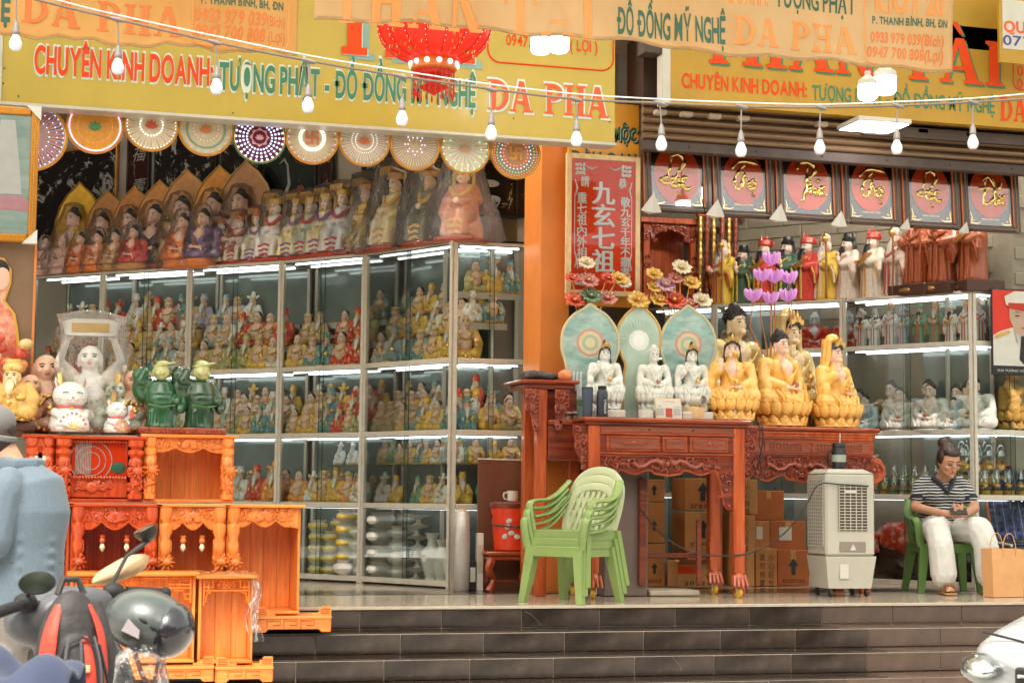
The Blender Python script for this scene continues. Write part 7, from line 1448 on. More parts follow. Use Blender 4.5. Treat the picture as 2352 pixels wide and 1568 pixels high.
# ---- lucky cats
def mk_cat():
    t=thing('lucky_cat','x','cat figure');q=mb();q.tube([(0,0,0),(0,0,.1),(0,0,.3),(0,-.01,.48)],[.33,.38,.34,.2],20);q.ell((0,-.03,.68),(.33,.28,.27));q.ell((0,-.28,.6),(.12,.06,.08));q.ell((0,-.25,.2),(.2,.15,.2))
    for s in (-1,1):q.ell((s*.2,-.25,.07),(.11,.13,.08));q.chain([(s*.28,-.1,.36),(s*.22,-.3,.3)],[.09,.085])
    obj('body',sculpt(q,.018,3,'cat_body'),MT['cer'],t,(.7,.68,.62))
    for s in (-1,1):
        q=mb();q.tube([(s*.2,0,.84),(s*.26,0,.94),(s*.27,0,1.02)],[.1,.065,.01],12,flat=.6);e=obj('ear',q,MT['cer'],t,(.7,.68,.62));q=mb();q.tube([(s*.21,-.05,.86),(s*.25,-.04,.93),(s*.262,-.02,.99)],[.065,.04,.008],8,flat=.4);obj('inner_ear',q,MT['cer'],e,(.75,.2,.08))
        q=mb();q.tube([(s*.12+.07*math.cos(a),-.3+.02*abs(math.cos(a)),.7+.035*math.sin(a)) for a in [.3+k*.42 for k in range(7)]],.008,5);obj('eye',q,MT['matte'],t,(.1,.07,.06));q=mb();q.tube([(0,-.335,.6),(s*.05,-.325,.57),(s*.11,-.305,.595)],.007,5);obj('mouth',q,MT['matte'],t,(.65,.1,.08))
        for k in range(2):q=mb();q.tube([(s*.2,-.26,.6-.04*k),(s*.31,-.2,.61-.06*k)],.004,4);obj('whisker',q,MT['matte'],t,(.3,.2,.15))
    q=mb();q.ell((0,-.345,.635),(.025,.015,.018),n=8,k=5);obj('nose',q,MT['cer'],t,(.75,.15,.1));q=mb();q.tube([(.23*math.cos(a),-.02+.2*math.sin(a),.47) for a in [k*.3927 for k in range(16)]],.028,7,closed=True);obj('collar',q,MT['cer'],t,(.7,.08,.05));q=mb();q.ell((0,-.25,.43),.04,n=10,k=6);obj('bell',q,MT['gold'],t)
    q=mb();n=14;q.add([(0,-.4,.06)]+[(.3*math.cos(R(-10+14.3*k)),-.36+.012*(k%2),.08+.33*math.sin(R(-10+14.3*k))) for k in range(n)],[(0,k+1,k) for k in range(1,n)]);f=obj('fan',q,MT['cer'],t,(.78,.72,.66),ang=10);sm=f.modifiers.new('thickness','SOLIDIFY');sm.thickness=.012
    q=mb();q.add([(0,-.415,.06)]+[(.17*math.cos(R(-10+14.3*k)),-.39+.012*(k%2),.07+.18*math.sin(R(-10+14.3*k))) for k in range(n)],[(0,k+1,k) for k in range(1,n)]);obj('fan_ribs',q,MT['gold'],f,ang=10)
    for k in range(8):q=mb();a=R(15+k*20);q.ell((.24*math.cos(a),-.38,.08+.26*math.sin(a)),(.026,.006,.026),n=8,k=4);obj('flower_print',q,MT['cer'],f,[(.7,.15,.1),(.3,.2,.45),(.75,.4,.1)][k%3])
    PROTO.append(t);return t
CAT=mk_cat()
p=onY(158,998,yL1+.05);s=(onY(158,866,yL1+.05).z-ZL)/1.02;clone(CAT,(p.x,yL1+.08,ZL),.15,s,label='big white lucky cat with closed eyes and painted fan')
p=onY(266,1000,yL1+.0);s=(onY(266,917,yL1+.05).z-ZL)/1.02;o=clone(CAT,(p.x,yL1+.06,ZL),.5,s,label='smaller white lucky cat with one paw raised',colors={'fan':(.6,.3,.2)});q=mb();q.chain([(.26,-.06,.4),(.42,-.1,.5),(.42,-.12,.78)],[.09,.08,.085]);obj('raised_paw',q,MT['cer'],o,(.7,.68,.62));q=mb();q.bbox(.36,.48,-.24,-.21,.45,.72,.01);obj('red_tablet',q,MT['cer'],o,(.7,.1,.05))
for i,(u,v0,y,c,pr,lb) in enumerate(((303,848,.34,(.85,.48,.3),LA[0],'peach coloured laughing figure behind the jade statue'),(262,872,.25,(.62,.66,.52),LA[0],'celadon laughing figure behind the smaller lucky cat'),(100,812,.45,(.72,.45,.3),LA[0],'brown pink laughing figure behind the big lucky cat'),(66,858,.3,(.75,.42,.28),LA[0],'small peach laughing figure behind the golden wealth god'))):
    p=onY(u,990,yL1+y);s=(onY(u,v0,yL1+y).z-ZL)/.97;clone(pr,(p.x,yL1+y,ZL),.1,s,label=lb,colors={'body':c,'robe':tuple(x*.8 for x in c)})
p=onY(25,985,yL1+.1);s=(onY(25,832,yL1+.1).z-ZL)/1.1;clone(WE[1],(p.x,yL1+.12,ZL+.06),-.2,s,label='golden bearded wealth god on dark carved stand',colors={'robe':(.7,.42,.1),'head':(.78,.55,.25),'hat':(.75,.5,.15),'beard':(.75,.6,.35)},name='wealth_god_statue');q=mb();q.bbox(p.x-.14,p.x+.16,yL1-.02,yL1+.28,ZL,ZL+.055,.012);tag(obj('carved_stand',q,MT['frame']),'dark carved stand under the golden wealth god','stand')
p=onY(12,800,.12);t=thing('plush_flowers','bunch of orange and red paper flowers beside the standing cut out','flowers',(onY(20,840,.1).x,.1,ZL));[obj('blossom',mb().ell((rnd.uniform(-.12,.12),rnd.uniform(-.05,.05),.35+rnd.uniform(0,.3)),(.05,.04,.04),n=10,k=6),MT['petal'],t,rnd.choice(((.8,.3,.08),(.7,.1,.05),(.75,.5,.2)))) for k in range(12)];q=mb();q.lathe([(.05,0),(.07,.1),(.04,.3)],14);obj('vase',q,MT['cer'],t,(.6,.4,.2))
# ---- picture frame and standing cut-out at the far left
YG=.12;p0,p1=onY(-120,548,YG),onY(92,250,YG);W,H=p1.x-p0.x,p1.z-p0.z;t=thing('framed_picture','large gold framed picture of a white robe on a pink lotus','picture',(p0.x,YG,p0.z));f=.055
for bx in ((0,f,0,H),(W-f,W,0,H),(f,W-f,0,f),(f,W-f,H-f,H)):q=mb();q.bbox(bx[0]+.0005,bx[1]-.0005,-.02,.03,bx[2],bx[3],.01);obj('frame_bar',q,MT['halorim'],t)
q=mb();[q.ell((W-f*.5,-.022,.03+k*.02),(.007,.006,.009),n=6,k=4) for k in range(int(H/.02)-2)];obj('bead_moulding',q,MT['gold'],t)
q=mb();q.box(f,W-f,0,.01,f,H-f);obj('print',q,mat('blue_green_print','#8fb3a8',.4,c2='#c3d3cb',vs=2,grain=(1,1,3)),t);q=mb();q.prism([(W*.5,H*.35),(W*.82,H*.35),(W*.78,H*.6),(W*.72,H*.9),(W*.55,H*.9)],-.006,-.001);obj('robe_print',q,flatmat('white_print','#dcded8'),t)
for k in range(9):q=mb();q.ell((W*(.5+.045*k),-.004,H*(.27+.03*(k%2))),(.05,.004,.04),(0,.2*(k-4),0),n=10,k=5);obj('lotus_print',q,flatmat('pink_print','#d99fa6'),t)
q=mb();q.box(f,W-f,-.012,-.009,f,H-f);obj('glass',q,MT['picglass'],t)
for sx,sz in ((W,0),(W,H)):e=1 if sz==0 else -1;q=mb();q.prism([(sx+.01,sz-e*.01),(sx-.09,sz-e*.01),(sx+.01,sz+e*.09)],-.03,.035);obj('corner_protector',q,MT['card'],t)
YH=.22;p0,p1=onY(-100,1000,YH),onY(86,552,YH);t=thing('cutout_screen','brown glass panel with printed goddess cut out, orange edge','screen',(p0.x,YH,p0.z));W,H=p1.x-p0.x,p1.z-p0.z
q=mb();q.box(0,W-.02,0,.012,0,H);obj('panel',q,mat('brown_tinted_panel','#8a6f58',.15,var=.15,vs=1.2,coat=.5),t);q=mb();q.bbox(W-.018,W,-.006,.02,0,H,.002);obj('edge_strip',q,MT['orange'],t)
L=[(onY(u,v,YH-.02).x-p0.x,onY(u,v,YH-.02).z-p0.z) for u,v in ((-60,980),(-60,600),(-30,588),(10,592),(27,620),(26,650),(12,690),(35,720),(42,760),(48,830),(50,900),(40,980))]
q=mb();q.prism(L,-.02,-.008);ct=obj('figure_print',q,flatmat('gold_outline','#d8a83a'),t);cx=[x for x,z in L];inn=[((x-W*.35)*.93+W*.35-.005,(z-H*.5)*.975+H*.5) for x,z in L];q=mb();q.prism(inn,-.026,-.0205);obj('robe_print',q,mat('red_gold_print','#cf3a20',.35,c2='#e8b89a',vs=9,gold=.35),ct)
fx=onY(4,640,YH).x-p0.x;fz=onY(4,640,YH).z-p0.z;q=mb();q.ell((fx,-.03,fz),(.055,.008,.085),n=16,k=8);obj('face_print',q,flatmat('skin_print','#e8b9a2'),ct);q=mb();q.ell((fx-.01,-.028,fz+.06),(.06,.006,.07),n=14,k=6);obj('hair_print',q,MT['black'],ct)
# ------------------------------------------------------------------ things on the platform
kraft=[mat('kraft_card','#b97c42',.75,var=.12,vs=3),mat('orange_kraft_card','#a55a26',.7,var=.12,vs=3),mat('pale_kraft_card','#c69257',.75,var=.1,vs=3)]
MT['tape']=mat('brown_tape','#b98a50',.25,var=.1);MT['ink']=flatmat('dark_ink','#3a2c24',rough=.7);MT['inkg']=flatmat('green_black_ink','#23302c',rough=.7)
yC=onZ(1700,1347,0).y
def carton(u0,u1,v0,v1,y,k,label,D=.34,txt=None,arrow=False,lab=False,zb=None,vert=None):
    um=(u0+u1)/2;x0,x1=onY(u0,v1,y).x,onY(u1,v1,y).x;z0,z1=onY(um,v1,y).z if zb is None else zb,onY(um,v0,y).z;W,H=x1-x0,z1-z0;t=thing('carton',label,'carton',(x0,y,max(.008,z0)))
    q=mb();q.bbox(0,W,0,D,0,H,.004);obj('box',q,kraft[k],t);q=mb();q.box(W*.42,W*.58,-.001,-.0002,H*.72,H-.004);obj('tape_strip',q,MT['tape'],t)
    if arrow:
        q=mb();a=min(W*.16,H*.2);cx,cz=W*.5,H*.3;q.add([(cx-a*.4,-.002,cz),(cx+a*.4,-.002,cz),(cx+a*.4,-.002,cz+a*1.6),(cx-a*.4,-.002,cz+a*1.6),(cx-a,-.002,cz+a*1.6),(cx+a,-.002,cz+a*1.6),(cx,-.002,cz+a*3)],[(0,1,2,3),(4,5,6)]);obj('arrow_print',q,MT['inkg'],t,ang=0)
    if txt:q=mb();lettering(q,txt,W*.15,W*.85,H*.08,H*.08+min(.035,H*.18),.02,y=-.002);obj('print',q,MT['ink'],t,ang=0)
    if vert:
        for c,s in enumerate(vert):
            n=len(s);cw=min(.075,H*.8/n);q=mb()
            for j,ch in enumerate(s):lettering(q,ch,W*(.5 if len(vert)==1 else .3+.42*c)-cw*.4,W*(.5 if len(vert)==1 else .3+.42*c)+cw*.4,H*.9-(j+1)*cw*1.15,H*.9-(j+1)*cw*1.15+cw*.85,0,y=-.002,cjk=True)
            obj('print',q,MT['ink'],t,ang=0)
    if lab:q=mb();q.box(W*.25,W*.6,-.0025,-.001,H*.35,H*.8);obj('paper_label',q,MT['white'],t,m=M.Rotation(.0,4,'Y'))
carton(1479,1526,1101,1152,yC,0,'plain kraft carton with arrow, top of the pile by the tiled column',arrow=True);carton(1479,1526,1154,1246,yC,0,'kraft carton with big black arrow in the middle of the column pile',arrow=True);carton(1479,1527,1248,1346,yC,0,'kraft carton printed 2024-12 at the foot of the column pile',txt='2024-12',arrow=True)
carton(1573,1656,1098,1172,yC+.1,0,'kraft carton printed 27X24.5 on top of the middle pile',txt='27X24.5',arrow=True);carton(1573,1656,1175,1261,yC+.1,2,'kraft carton printed 37X29X26.5 in the middle pile',txt='37X29X26.5',arrow=True);carton(1578,1656,1263,1347,yC+.1,2,'kraft carton printed 12 low in the middle pile',txt='12')
carton(1556,1654,1288,1348,yC-.3,2,'open carton with red print in front of the middle pile',D=.25,txt='2022A');t=bpy.data.objects[[o.name for o in col.objects if o.get('label','').startswith('open carton')][0]];q=mb();q.box(.002,.2,-.0022,-.0012,.12,.19);obj('red_band',q,MT['red'],t);q=mb();q.add([(.0,0,.205),(.3,0,.206),(.32,-.12,.25),(-.02,-.1,.245)],[(0,1,2,3)]);obj('flap',q,kraft[2],t)
carton(1693,1740,1100,1180,yC-.05,2,'tall carton with handling characters, top of the pile behind the table leg',vert=['小心轻放']);carton(1691,1735,1182,1265,yC-.05,2,'tall carton with handling characters in the middle behind the table leg',vert=['小心轻放']);carton(1690,1733,1267,1348,yC-.05,2,'tall carton with handling characters on the floor behind the table leg',vert=['小心轻放'])
carton(1731,1801,1126,1194,yC+.1,1,'taped brown carton on top of the pile under the long altar');carton(1727,1768,1196,1260,yC+.05,0,'kraft carton with photo label under the long altar',lab=True);carton(1769,1851,1196,1264,yC+.1,1,'orange brown carton with two paper labels beside the air cooler',lab=True);carton(1736,1785,1262,1348,yC-.02,0,'carton with two columns of characters on the floor',vert=['请勿倒置','小心轻放']);carton(1786,1859,1266,1348,yC+.03,1,'orange brown carton with black arrow on the floor by the air cooler',arrow=True,txt='45X33X24.5')
# black bag and tape machine on the floor
q=mb();q.ell((0,0,0),(.17,.1,.12),n=24,k=14);q.v=[p*(1+.3*NZ.noise(p*9)) for p in q.v];p=onZ(1500,1345,0);o=tag(obj('grey_sack',q,MT['cloth']),'grey cloth sack slumped on the floor behind the altar table leg','sack');o.location=(p.x,p.y-.1,.12)
# ---- air cooler
MT['abs']=mat('ivory_plastic','#b9b5a7',.4,var=.05,vs=2,dirt=.15);MT['absd']=mat('grey_brown_plastic','#8b7f74',.4,var=.05)
yA=.82;xa,xb=onY(1897,1200,yA).x,onY(2010,1200,yA).x;W=xb-xa;Hc=onY(1955,1078,yA).z;t=thing('air_cooler','ivory portable air cooler on wheels beside the long altar table','air cooler',(xa,yA,.004));D=.36;hb=.07;hm=onY(1955,1278,yA).z
q=mb();q.bbox(.0,W,0,D,hm+.003,Hc-.035,.018);obj('upper_body',q,MT['abs'],t);q=mb();q.add([(0.005,.005,Hc-.036),(W-.005,.005,Hc-.036),(W-.005,D-.005,Hc-.036),(.005,D-.005,Hc-.036),(.05,.05,Hc),(W-.08,.05,Hc),(W-.08,D-.05,Hc),(.05,D-.05,Hc)],[(4,5,6,7),(0,1,5,4),(1,2,6,5),(2,3,7,6),(3,0,4,7)]);obj('top_cover',q,MT['abs'],t)
q=mb();q.add([(.03,.02,hb),(W-.03,.02,hb),(W-.03,D-.02,hb),(.03,D-.02,hb),(-.006,-.006,hm),(W+.006,-.006,hm),(W+.006,D,hm),(-.006,D,hm)],[(0,3,2,1),(4,5,6,7),(0,1,5,4),(1,2,6,5),(2,3,7,6),(3,0,4,7)]);obj('water_tank',q,MT['abs'],t)
gx0,gx1,gz0,gz1=W*.25,W*.83,onY(1955,1220,yA).z,onY(1955,1116,yA).z;q=mb();q.box(gx0,gx1,-.004,-.001,gz0,gz1);gr=obj('vent',q,mat('dark_vent','#5c463c',.7),t)
for k in range(15):z=gz0+(gz1-gz0)*(k+.5)/15;q=mb();q.bbox(gx0,gx1,-.016,-.006,z-.004,z+.004,.002);obj('louvre',q,MT['abs'],gr)
for k in range(6):x=gx0+(gx1-gx0)*k/5;q=mb();q.bbox(x-.004,x+.004,-.02,-.0165,gz0-.004,gz1+.004,.001);obj('vent_bar',q,MT['abs'],gr)
q=mb();q.box(gx0+.05,gx0+.16,-.022,-.0205,gz1-.06,gz1-.04);obj('brand_plate',q,MT['white'],gr)
q=mb();q.bbox(W*.27,W*.8,-.008,.0,hm+.035,hm+.12,.004);cpn=obj('control_panel',q,MT['absd'],t);q=mb();q.prism([(W*.48,hm+.05),(W*.6,hm+.05),(W*.54,hm+.1)],-.012,-.008);obj('triangle_mark',q,MT['white'],cpn)
q=mb();q.box(-.004,-.001,.04,D-.04,hm+.08,Hc-.09);sg=obj('side_grid',q,mat('dark_pad','#54463c',.8),t)
for k in range(9):y=.04+(D-.08)*k/8;q=mb();q.bbox(-.012,-.004,y-.006,y+.006,hm+.08,Hc-.09,.001);obj('grid_bar',q,MT['abs'],sg)
for k in range(20):z=hm+.08+(Hc-.17-hm)*k/19;q=mb();q.bbox(-.0135,-.0121,.034,D-.034,z-.006,z+.006,.0005);obj('grid_bar',q,MT['abs'],sg)
q=mb();q.box(W*.28,W*.45,.0015,.004,hb+.08,hb+.2);obj('care_sticker',q,MT['white'],t,m=M.Translation((0,-.004,0)))
for x,y in ((.06,.05),(W-.06,.05),(.06,D-.06),(W-.06,D-.06)):q=mb();q.lathe([(.022,-.012),(.03,-.01),(.03,.01),(.022,.012)],16,m=M.Translation((x,y,.03))@M.Rotation(R(80),4,'Y'));w_=obj('caster_wheel',q,MT['dark'],t);q=mb();q.box(x-.012,x+.012,y-.014,y+.014,.05,hb);obj('caster_fork',q,MT['frame'],w_)
p=onY(1928,1073,yA+.15);th=thing('thermos_mug','black thermos mug with handle and straw on the air cooler','mug',(p.x,yA+.16,Hc+.005));q=mb();q.lathe([(.05,0),(.058,.005),(.06,.02),(.058,.03),(.06,.16),(.05,.18)],26);obj('body',q,MT['black'],th);q=mb();q.lathe([(.054,.18),(.056,.205),(.048,.22),(0,.22)],24);obj('lid',q,MT['black'],th);q=mb();q.tube([(-.055,0,.15),(-.09,0,.15),(-.1,0,.12),(-.1,0,.05),(-.085,0,.03),(-.055,0,.035)],.011,8);obj('handle',q,MT['black'],th);q=mb();q.tube([(.01,0,.215),(.012,0,.3)],.006,8);obj('straw',q,MT['alu'],th);q=mb();q.lathe([(.0606,.06),(.0606,.12)],26,cap=False);obj('label_band',q,flatmat('grey_label','#9aa394'),th)
q=mb();q.tube(spline([tuple(onY(u,v,y)) for u,v,y in ((1468,1165,yA+.1),(1530,1235,yA),(1610,1272,yA),(1720,1270,yA),(1800,1225,yA),(1848,1165,yA-.06),(1880,1113,yA-.03),(1930,1112,yA-.03),(1995,1116,yA-.03))],6),.006,6);tag(obj('power_cable',q,MT['black']),'thin black cable looping from the air cooler under the altar tables','cable')
# ---- plastic chairs
MT['gplast']=mat('lime_green_plastic','#839a58',.45,var=.08,vs=3,dirt=.1);MT['gplast2']=mat('grass_green_plastic','#58793a',.45,var=.08,vs=3,dirt=.1)
def mk_chair(m,back_m):
    t=thing('plastic_armchair','x','chair');q=mb();q.grid(lambda i,j:((i-.5)*.46,-.22+.44*j,.425-.02*math.sin(math.pi*j)*math.sin(math.pi*i)-(.02 if j<.02 else 0)),10,10);o=obj('seat',q,m,t);sm=o.modifiers.new('thickness','SOLIDIFY');sm.thickness=.012
    q=mb();q.bbox(-.235,.235,-.235,-.222,.345,.425,.004);obj('front_apron',q,m,t);[obj('side_apron',mb().bbox(s*.229-.007,s*.229+.007,-.22,.215,.345,.424,.003),m,t) for s in (-1,1)]
    for sx in (-1,1):
        for sy in (-1,1):
            x,y=sx*.215,sy*.205;q=mb();fx,fy=sx*.265,(-.255 if sy<0 else .29);a=.044;b=.026
            q.add([(fx-b,fy-b,0),(fx+b,fy-b,0),(fx+b,fy+b,0),(fx-b,fy+b,0),(x-a,y-a*.6,.42),(x+a,y-a*.6,.42),(x+a,y+a*.6,.42),(x-a,y+a*.6,.42)],[(0,3,2,1),(4,5,6,7),(0,1,5,4),(1,2,6,5),(2,3,7,6),(3,0,4,7)]);obj('leg',q,m,t)
        q=mb();q.tube(spline([(sx*.25,-.22,.4),(sx*.275,-.235,.56),(sx*.285,-.2,.635),(sx*.285,0,.65),(sx*.275,.14,.7),(sx*.235,.25,.8)],5),.034,8,flat=.45);obj('armrest',q,m,t);q=mb();q.tube(spline([(sx*.262,-.205,.52),(sx*.27,0,.545),(sx*.265,.14,.6),(sx*.235,.24,.7)],5),.026,7,flat=.45);obj('arm_slat',q,m,t)
    yb=lambda z:.215+(z-.42)*.24;q=mb();q.tube(spline([(-.2,yb(.43),.43),(-.225,yb(.6),.6),(-.215,yb(.75),.75),(-.13,yb(.85),.85),(0,yb(.88),.88),(.13,yb(.85),.85),(.215,yb(.75),.75),(.225,yb(.6),.6),(.2,yb(.43),.43)],5),.036,8,flat=.5);bk=obj('back_frame',q,back_m,t)
    for k in range(-4,5):
        for s in (-1,1):
            pts=[]
            for j in range(9):
                z=.45+.39*j/8;x=k*.052+s*(z-.64)*.32
                if abs(x)<.2*math.sqrt(max(0,1-max(0,(z-.62)/.26)**2))+.01:pts.append((x,yb(z)-.004*s,z))
            if len(pts)>1:q=mb();q.tube(pts,.015,5,flat=.6);obj('lattice_strip',q,back_m,bk)
    q=mb();q.grid(lambda i,j:((i-.5)*.4,yb(.43+.09*j)+.0,.43+.09*j),4,3);o=obj('back_panel',q,back_m,bk);sm=o.modifiers.new('thickness','SOLIDIFY');sm.thickness=.01
    PROTO.append(t);return t
CH=mk_chair(MT['gplast'],mat('whitish_green_plastic','#b7bd94',.4,var=.08));CH2=mk_chair(MT['gplast2'],MT['gplast2'])
p=V((.61,.47,0))
for k,lb in enumerate(('bottom lime green armchair of the stack before the stepped altar','middle lime green armchair of the stack before the stepped altar','top lime green armchair with pale back lattice in the stack')):clone(CH,(p.x+.025*k,p.y+.012*k,.004+.062*k),R(-52),1,label=lb)
# ---- stool, ice bucket, mug, board, rolls
p=onZ(1172,1359,0);yK=p.y;t=thing('carved_stool','low carved stool with curved legs under the red ice bucket','stool',(p.x,yK+.1,.006));q=mb();q.bbox(-.22,.22,-.16,.16,.3,.335,.012);obj('top',q,MT['rosewood'],t);q=mb();q.bbox(-.2,.2,-.14,.14,.26,.299,.01);obj('apron',q,MT['carve'],t)
for sx in (-1,1):
    for sy in (-1,1):q=mb();q.tube(spline([(sx*.17,sy*.12,.27),(sx*.2,sy*.14,.18),(sx*.15,sy*.11,.1),(sx*.2,sy*.14,.0)],4),[.04,.042,.04,.036,.033,.03,.026,.024,.022,.024,.028,.03,.034][:13],8);obj('leg',q,MT['rosewood'],t)
q=mb();q.bbox(-.15,.15,-.012,.012,.07,.09,.003);obj('stretcher',q,MT['rosedark'],t);zb=.345
t=thing('ice_bucket','red ice bucket with brown lid and white floral print','bucket',(p.x+.02,yK+.1,zb));q=mb();q.lathe([(.125,0),(.135,.01),(.165,.36)],30);obj('body',q,mat('red_plastic','#d63a16',.35,var=.05),t);q=mb();q.lathe([(.17,.361),(.178,.366),(.178,.395),(.16,.41),(0,.41)],30);obj('lid',q,MT['rosedark'],t);q=mb();q.tube([(-.17,-.02,.3),(-.2,-.1,.22),(0,-.2,.2),(.2,-.1,.22),(.17,-.02,.3)],.008,6);obj('bail_handle',q,MT['black'],t)
for x,z in ((-.06,.2),(-.03,.15),(-.08,.12),(0.02,.12),(-.05,.25)):q=mb();rr=.14+.08*z;q.ell((x,-math.sqrt(rr*rr-x*x)-.002,z),(.028,.004,.022),(0,x*9,0),n=10,k=5);obj('floral_print',q,MT['white'],t)
t=thing('mug','white mug standing on the ice bucket lid','mug',(p.x+.04,yK+.1,zb+.415));q=mb();q.lathe([(.038,0),(.044,.004),(.046,.09),(.041,.09),(.038,.01)],22);obj('body',q,MT['white'],t);q=mb();q.tube([(-.043,0,.075),(-.075,0,.07),(-.08,0,.045),(-.07,0,.02),(-.043,0,.018)],.008,7);obj('handle',q,MT['white'],t)
x0,x1=onY(1096,1200,yK+.3).x,onY(1200,1200,yK+.3).x;z1=onY(1150,1056,yK+.3).z;t=thing('wooden_board','brown wooden board with white edge leaning against the end cabinet','board',(x0,yK+.28,.006));t.rotation_euler=(R(-4),R(1),0);q=mb();q.bbox(0,x1-x0,0,.025,0,z1,.003);obj('panel',q,mat('brown_veneer','#6b3d28',.4,var=.15,vs=2,dirt=.3),t);q=mb();q.bbox(-.004,x1-x0+.004,-.003,.028,z1+.0005,z1+.012,.002);obj('edge_strip',q,MT['white'],t)
for u0,u1,v0,lb,mt in ((1041,1078,1172,'tall roll of clear stretch film beside the corner cabinet','wrapr'),(1093,1108,1225,'narrow white board strip standing by the brown board','white'),(1076,1091,1290,'slim black boxed item standing by the film roll','black')):
    a,b=onY(u0,1350,yK+.15),onY(u1,1350,yK+.15);h=onY((u0+u1)/2,v0,yK+.15).z;r=(b.x-a.x)/2;t=thing({'wrapr':'film_roll','white':'board_strip','black':'boxed_item'}[mt],lb,{'wrapr':'roll','white':'board','black':'box'}[mt],((a.x+b.x)/2,yK+.15,.006));q=mb()
    if mt=='wrapr':q.lathe([(r*.9,0),(r,.01),(r,h-.02),(r*.92,h-.01)],26,wob=lambda a,j:1+.01*math.sin(9*a));obj('film',q,mat('layered_film','#b9b4aa',.2,var=.08,vs=3,coat=.5,grain=(1,1,8),metal=.2),t);q=mb();q.lathe([(r*.5,-.0),(r*.5,h+.01),(r*.42,h+.01),(r*.42,0)],18,cap=False);obj('core',q,MT['pinewood'],t)
    else:q.bbox(-r,r,-.03,.03,0,h,.004);obj('body',q,MT[mt],t);q=mb();q.bbox(-r*.8,r*.8,-.034,-.031,h*.3,h*.8,.001);obj('sticker',q,MT['grout' if mt=='white' else 'silver'],t)
# ---- portrait poster and deck chair
A_,B_=PB[1]-V((0,.06,0)),PB[1]+V((1,-.06,0));p0,p1=onP(2279,860,A_,B_),onP(2420,668,A_,B_);W,H=p1.x-p0.x,p1.z-p0.z;t=thing('portrait_poster','red portrait poster of an officer in white uniform and cap','poster',p0);q=mb();q.bbox(0,W,0,.02,0,H,.003);obj('board',q,MT['black'],t);hf=H*.09
def pp(nm,poly,y,c):q=mb();q.prism([(W*a,hf+(H-hf)*b) for a,b in poly],-y-.0015,-y);return obj(nm,q,flatmat(nm,c,rough=.3),t)
pp('red_ground',[(.02,.02),(.98,.02),(.98,.98),(.02,.98)],.001,'#d2341c');pp('uniform_print',[(.02,.02),(.02,.4),(.14,.46),(.38,.52),(.62,.52),(.86,.46),(.98,.4),(.98,.02)],.004,'#c9c7bd')
pp('face_print',[(.34,.5),(.36,.42),(.5,.36),(.64,.42),(.66,.5),(.72,.62),(.72,.76),(.28,.76),(.28,.62)],.007,'#b79a86');pp('cap_print',[(.22,.8),(.2,.9),(.36,.97),(.64,.97),(.8,.9),(.78,.8),(.7,.76),(.3,.76)],.01,'#d5d2c6');pp('cap_band',[(.26,.75),(.26,.82),(.74,.82),(.74,.75),(.5,.72)],.013,'#b8301c');pp('tie_print',[(.46,.4),(.54,.4),(.57,.1),(.5,.04),(.43,.1)],.0105,'#26221f');pp('collar_print',[(.36,.44),(.46,.4),(.4,.3)],.013,'#b4b0a6');pp('medal_print',[(.62,.2),(.9,.22),(.88,.06),(.62,.06)],.01,'#b5532c');pp('shoulder_board',[(.04,.4),(.26,.47),(.28,.44),(.06,.36)],.0135,'#cfa045')
for a in (.4,.58):pp('eye_print',[(a-.05,.655),(a,.668),(a+.05,.655),(a,.645)],.0105,'#3a2a24');pp('brow_print',[(a-.06,.695),(a,.71),(a+.06,.695),(a,.7)],.0105,'#3a2a24')
pp('mouth_print',[(.44,.5),(.5,.51),(.56,.5),(.5,.49)],.0105,'#8c5a4c');q=mb();lettering(q,'ĐẠI TƯỚNG VÕ NGUYÊN GIÁP',W*.08,W*.92,hf*.45,hf*.72,.01,y=-.003);obj('caption',q,MT['silver'],t,ang=0)
MT['web']=mat('navy_webbing','#2c3a63',.7,var=.15,vs=20);p=onZ(2345,1352,0);t=thing('deck_chair','folding deck chair with woven navy straps behind the seated woman','deck chair',(p.x+.12,p.y+.12,.006),R(-12));T_=M.Translation((0,0,.42))@M.Rotation(R(-24),4,'X')
for sx in (-.3,.3):q=mb();q.tube([(sx,0,0),(sx,0,.78)],.014,8,m=T_);obj('back_tube',q,MT['framedge'],t);q=mb();q.tube([(sx,-.45,.0),(sx,-.1,.4),(sx,.3,.02)],.014,8);obj('leg_tube',q,MT['alu'],t);q=mb();q.tube([(sx,0,.42),(sx,-.5,.4)],.014,8);obj('seat_tube',q,MT['alu'],t)
q=mb();q.tube([(-.3,0,.79),(.3,0,.79)],.016,8,m=T_);obj('top_bar',q,MT['framedge'],t)
for k in range(10):z=.05+.075*k;q=mb();q.grid(lambda i,j:(-.3+.6*i,.006*math.sin(i*25+k*math.pi),z+.06*j),24,1,m=T_);o=obj('cross_strap',q,MT['web'],t);sm=o.modifiers.new('thickness','SOLIDIFY');sm.thickness=.003
for k in range(7):x=-.27+.08*k;q=mb();q.grid(lambda i,j:(x+.06*i,-.006*math.sin(j*30+k*math.pi)-.004,.02+.75*j),1,30,m=T_);o=obj('long_strap',q,MT['web'],t);sm=o.modifiers.new('thickness','SOLIDIFY');sm.thickness=.003;q=mb();q.tube([(x+.03,-.012,.02),(x+.03,-.012,.77)],.002,4,m=T_);obj('stripe',q,MT['grout'],o)
q=mb();q.grid(lambda i,j:(-.28+.56*i,-.48+.46*j,.41-.02*math.sin(math.pi*j)),6,6);o=obj('seat_sling',q,MT['web'],t);sm=o.modifiers.new('thickness','SOLIDIFY');sm.thickness=.004
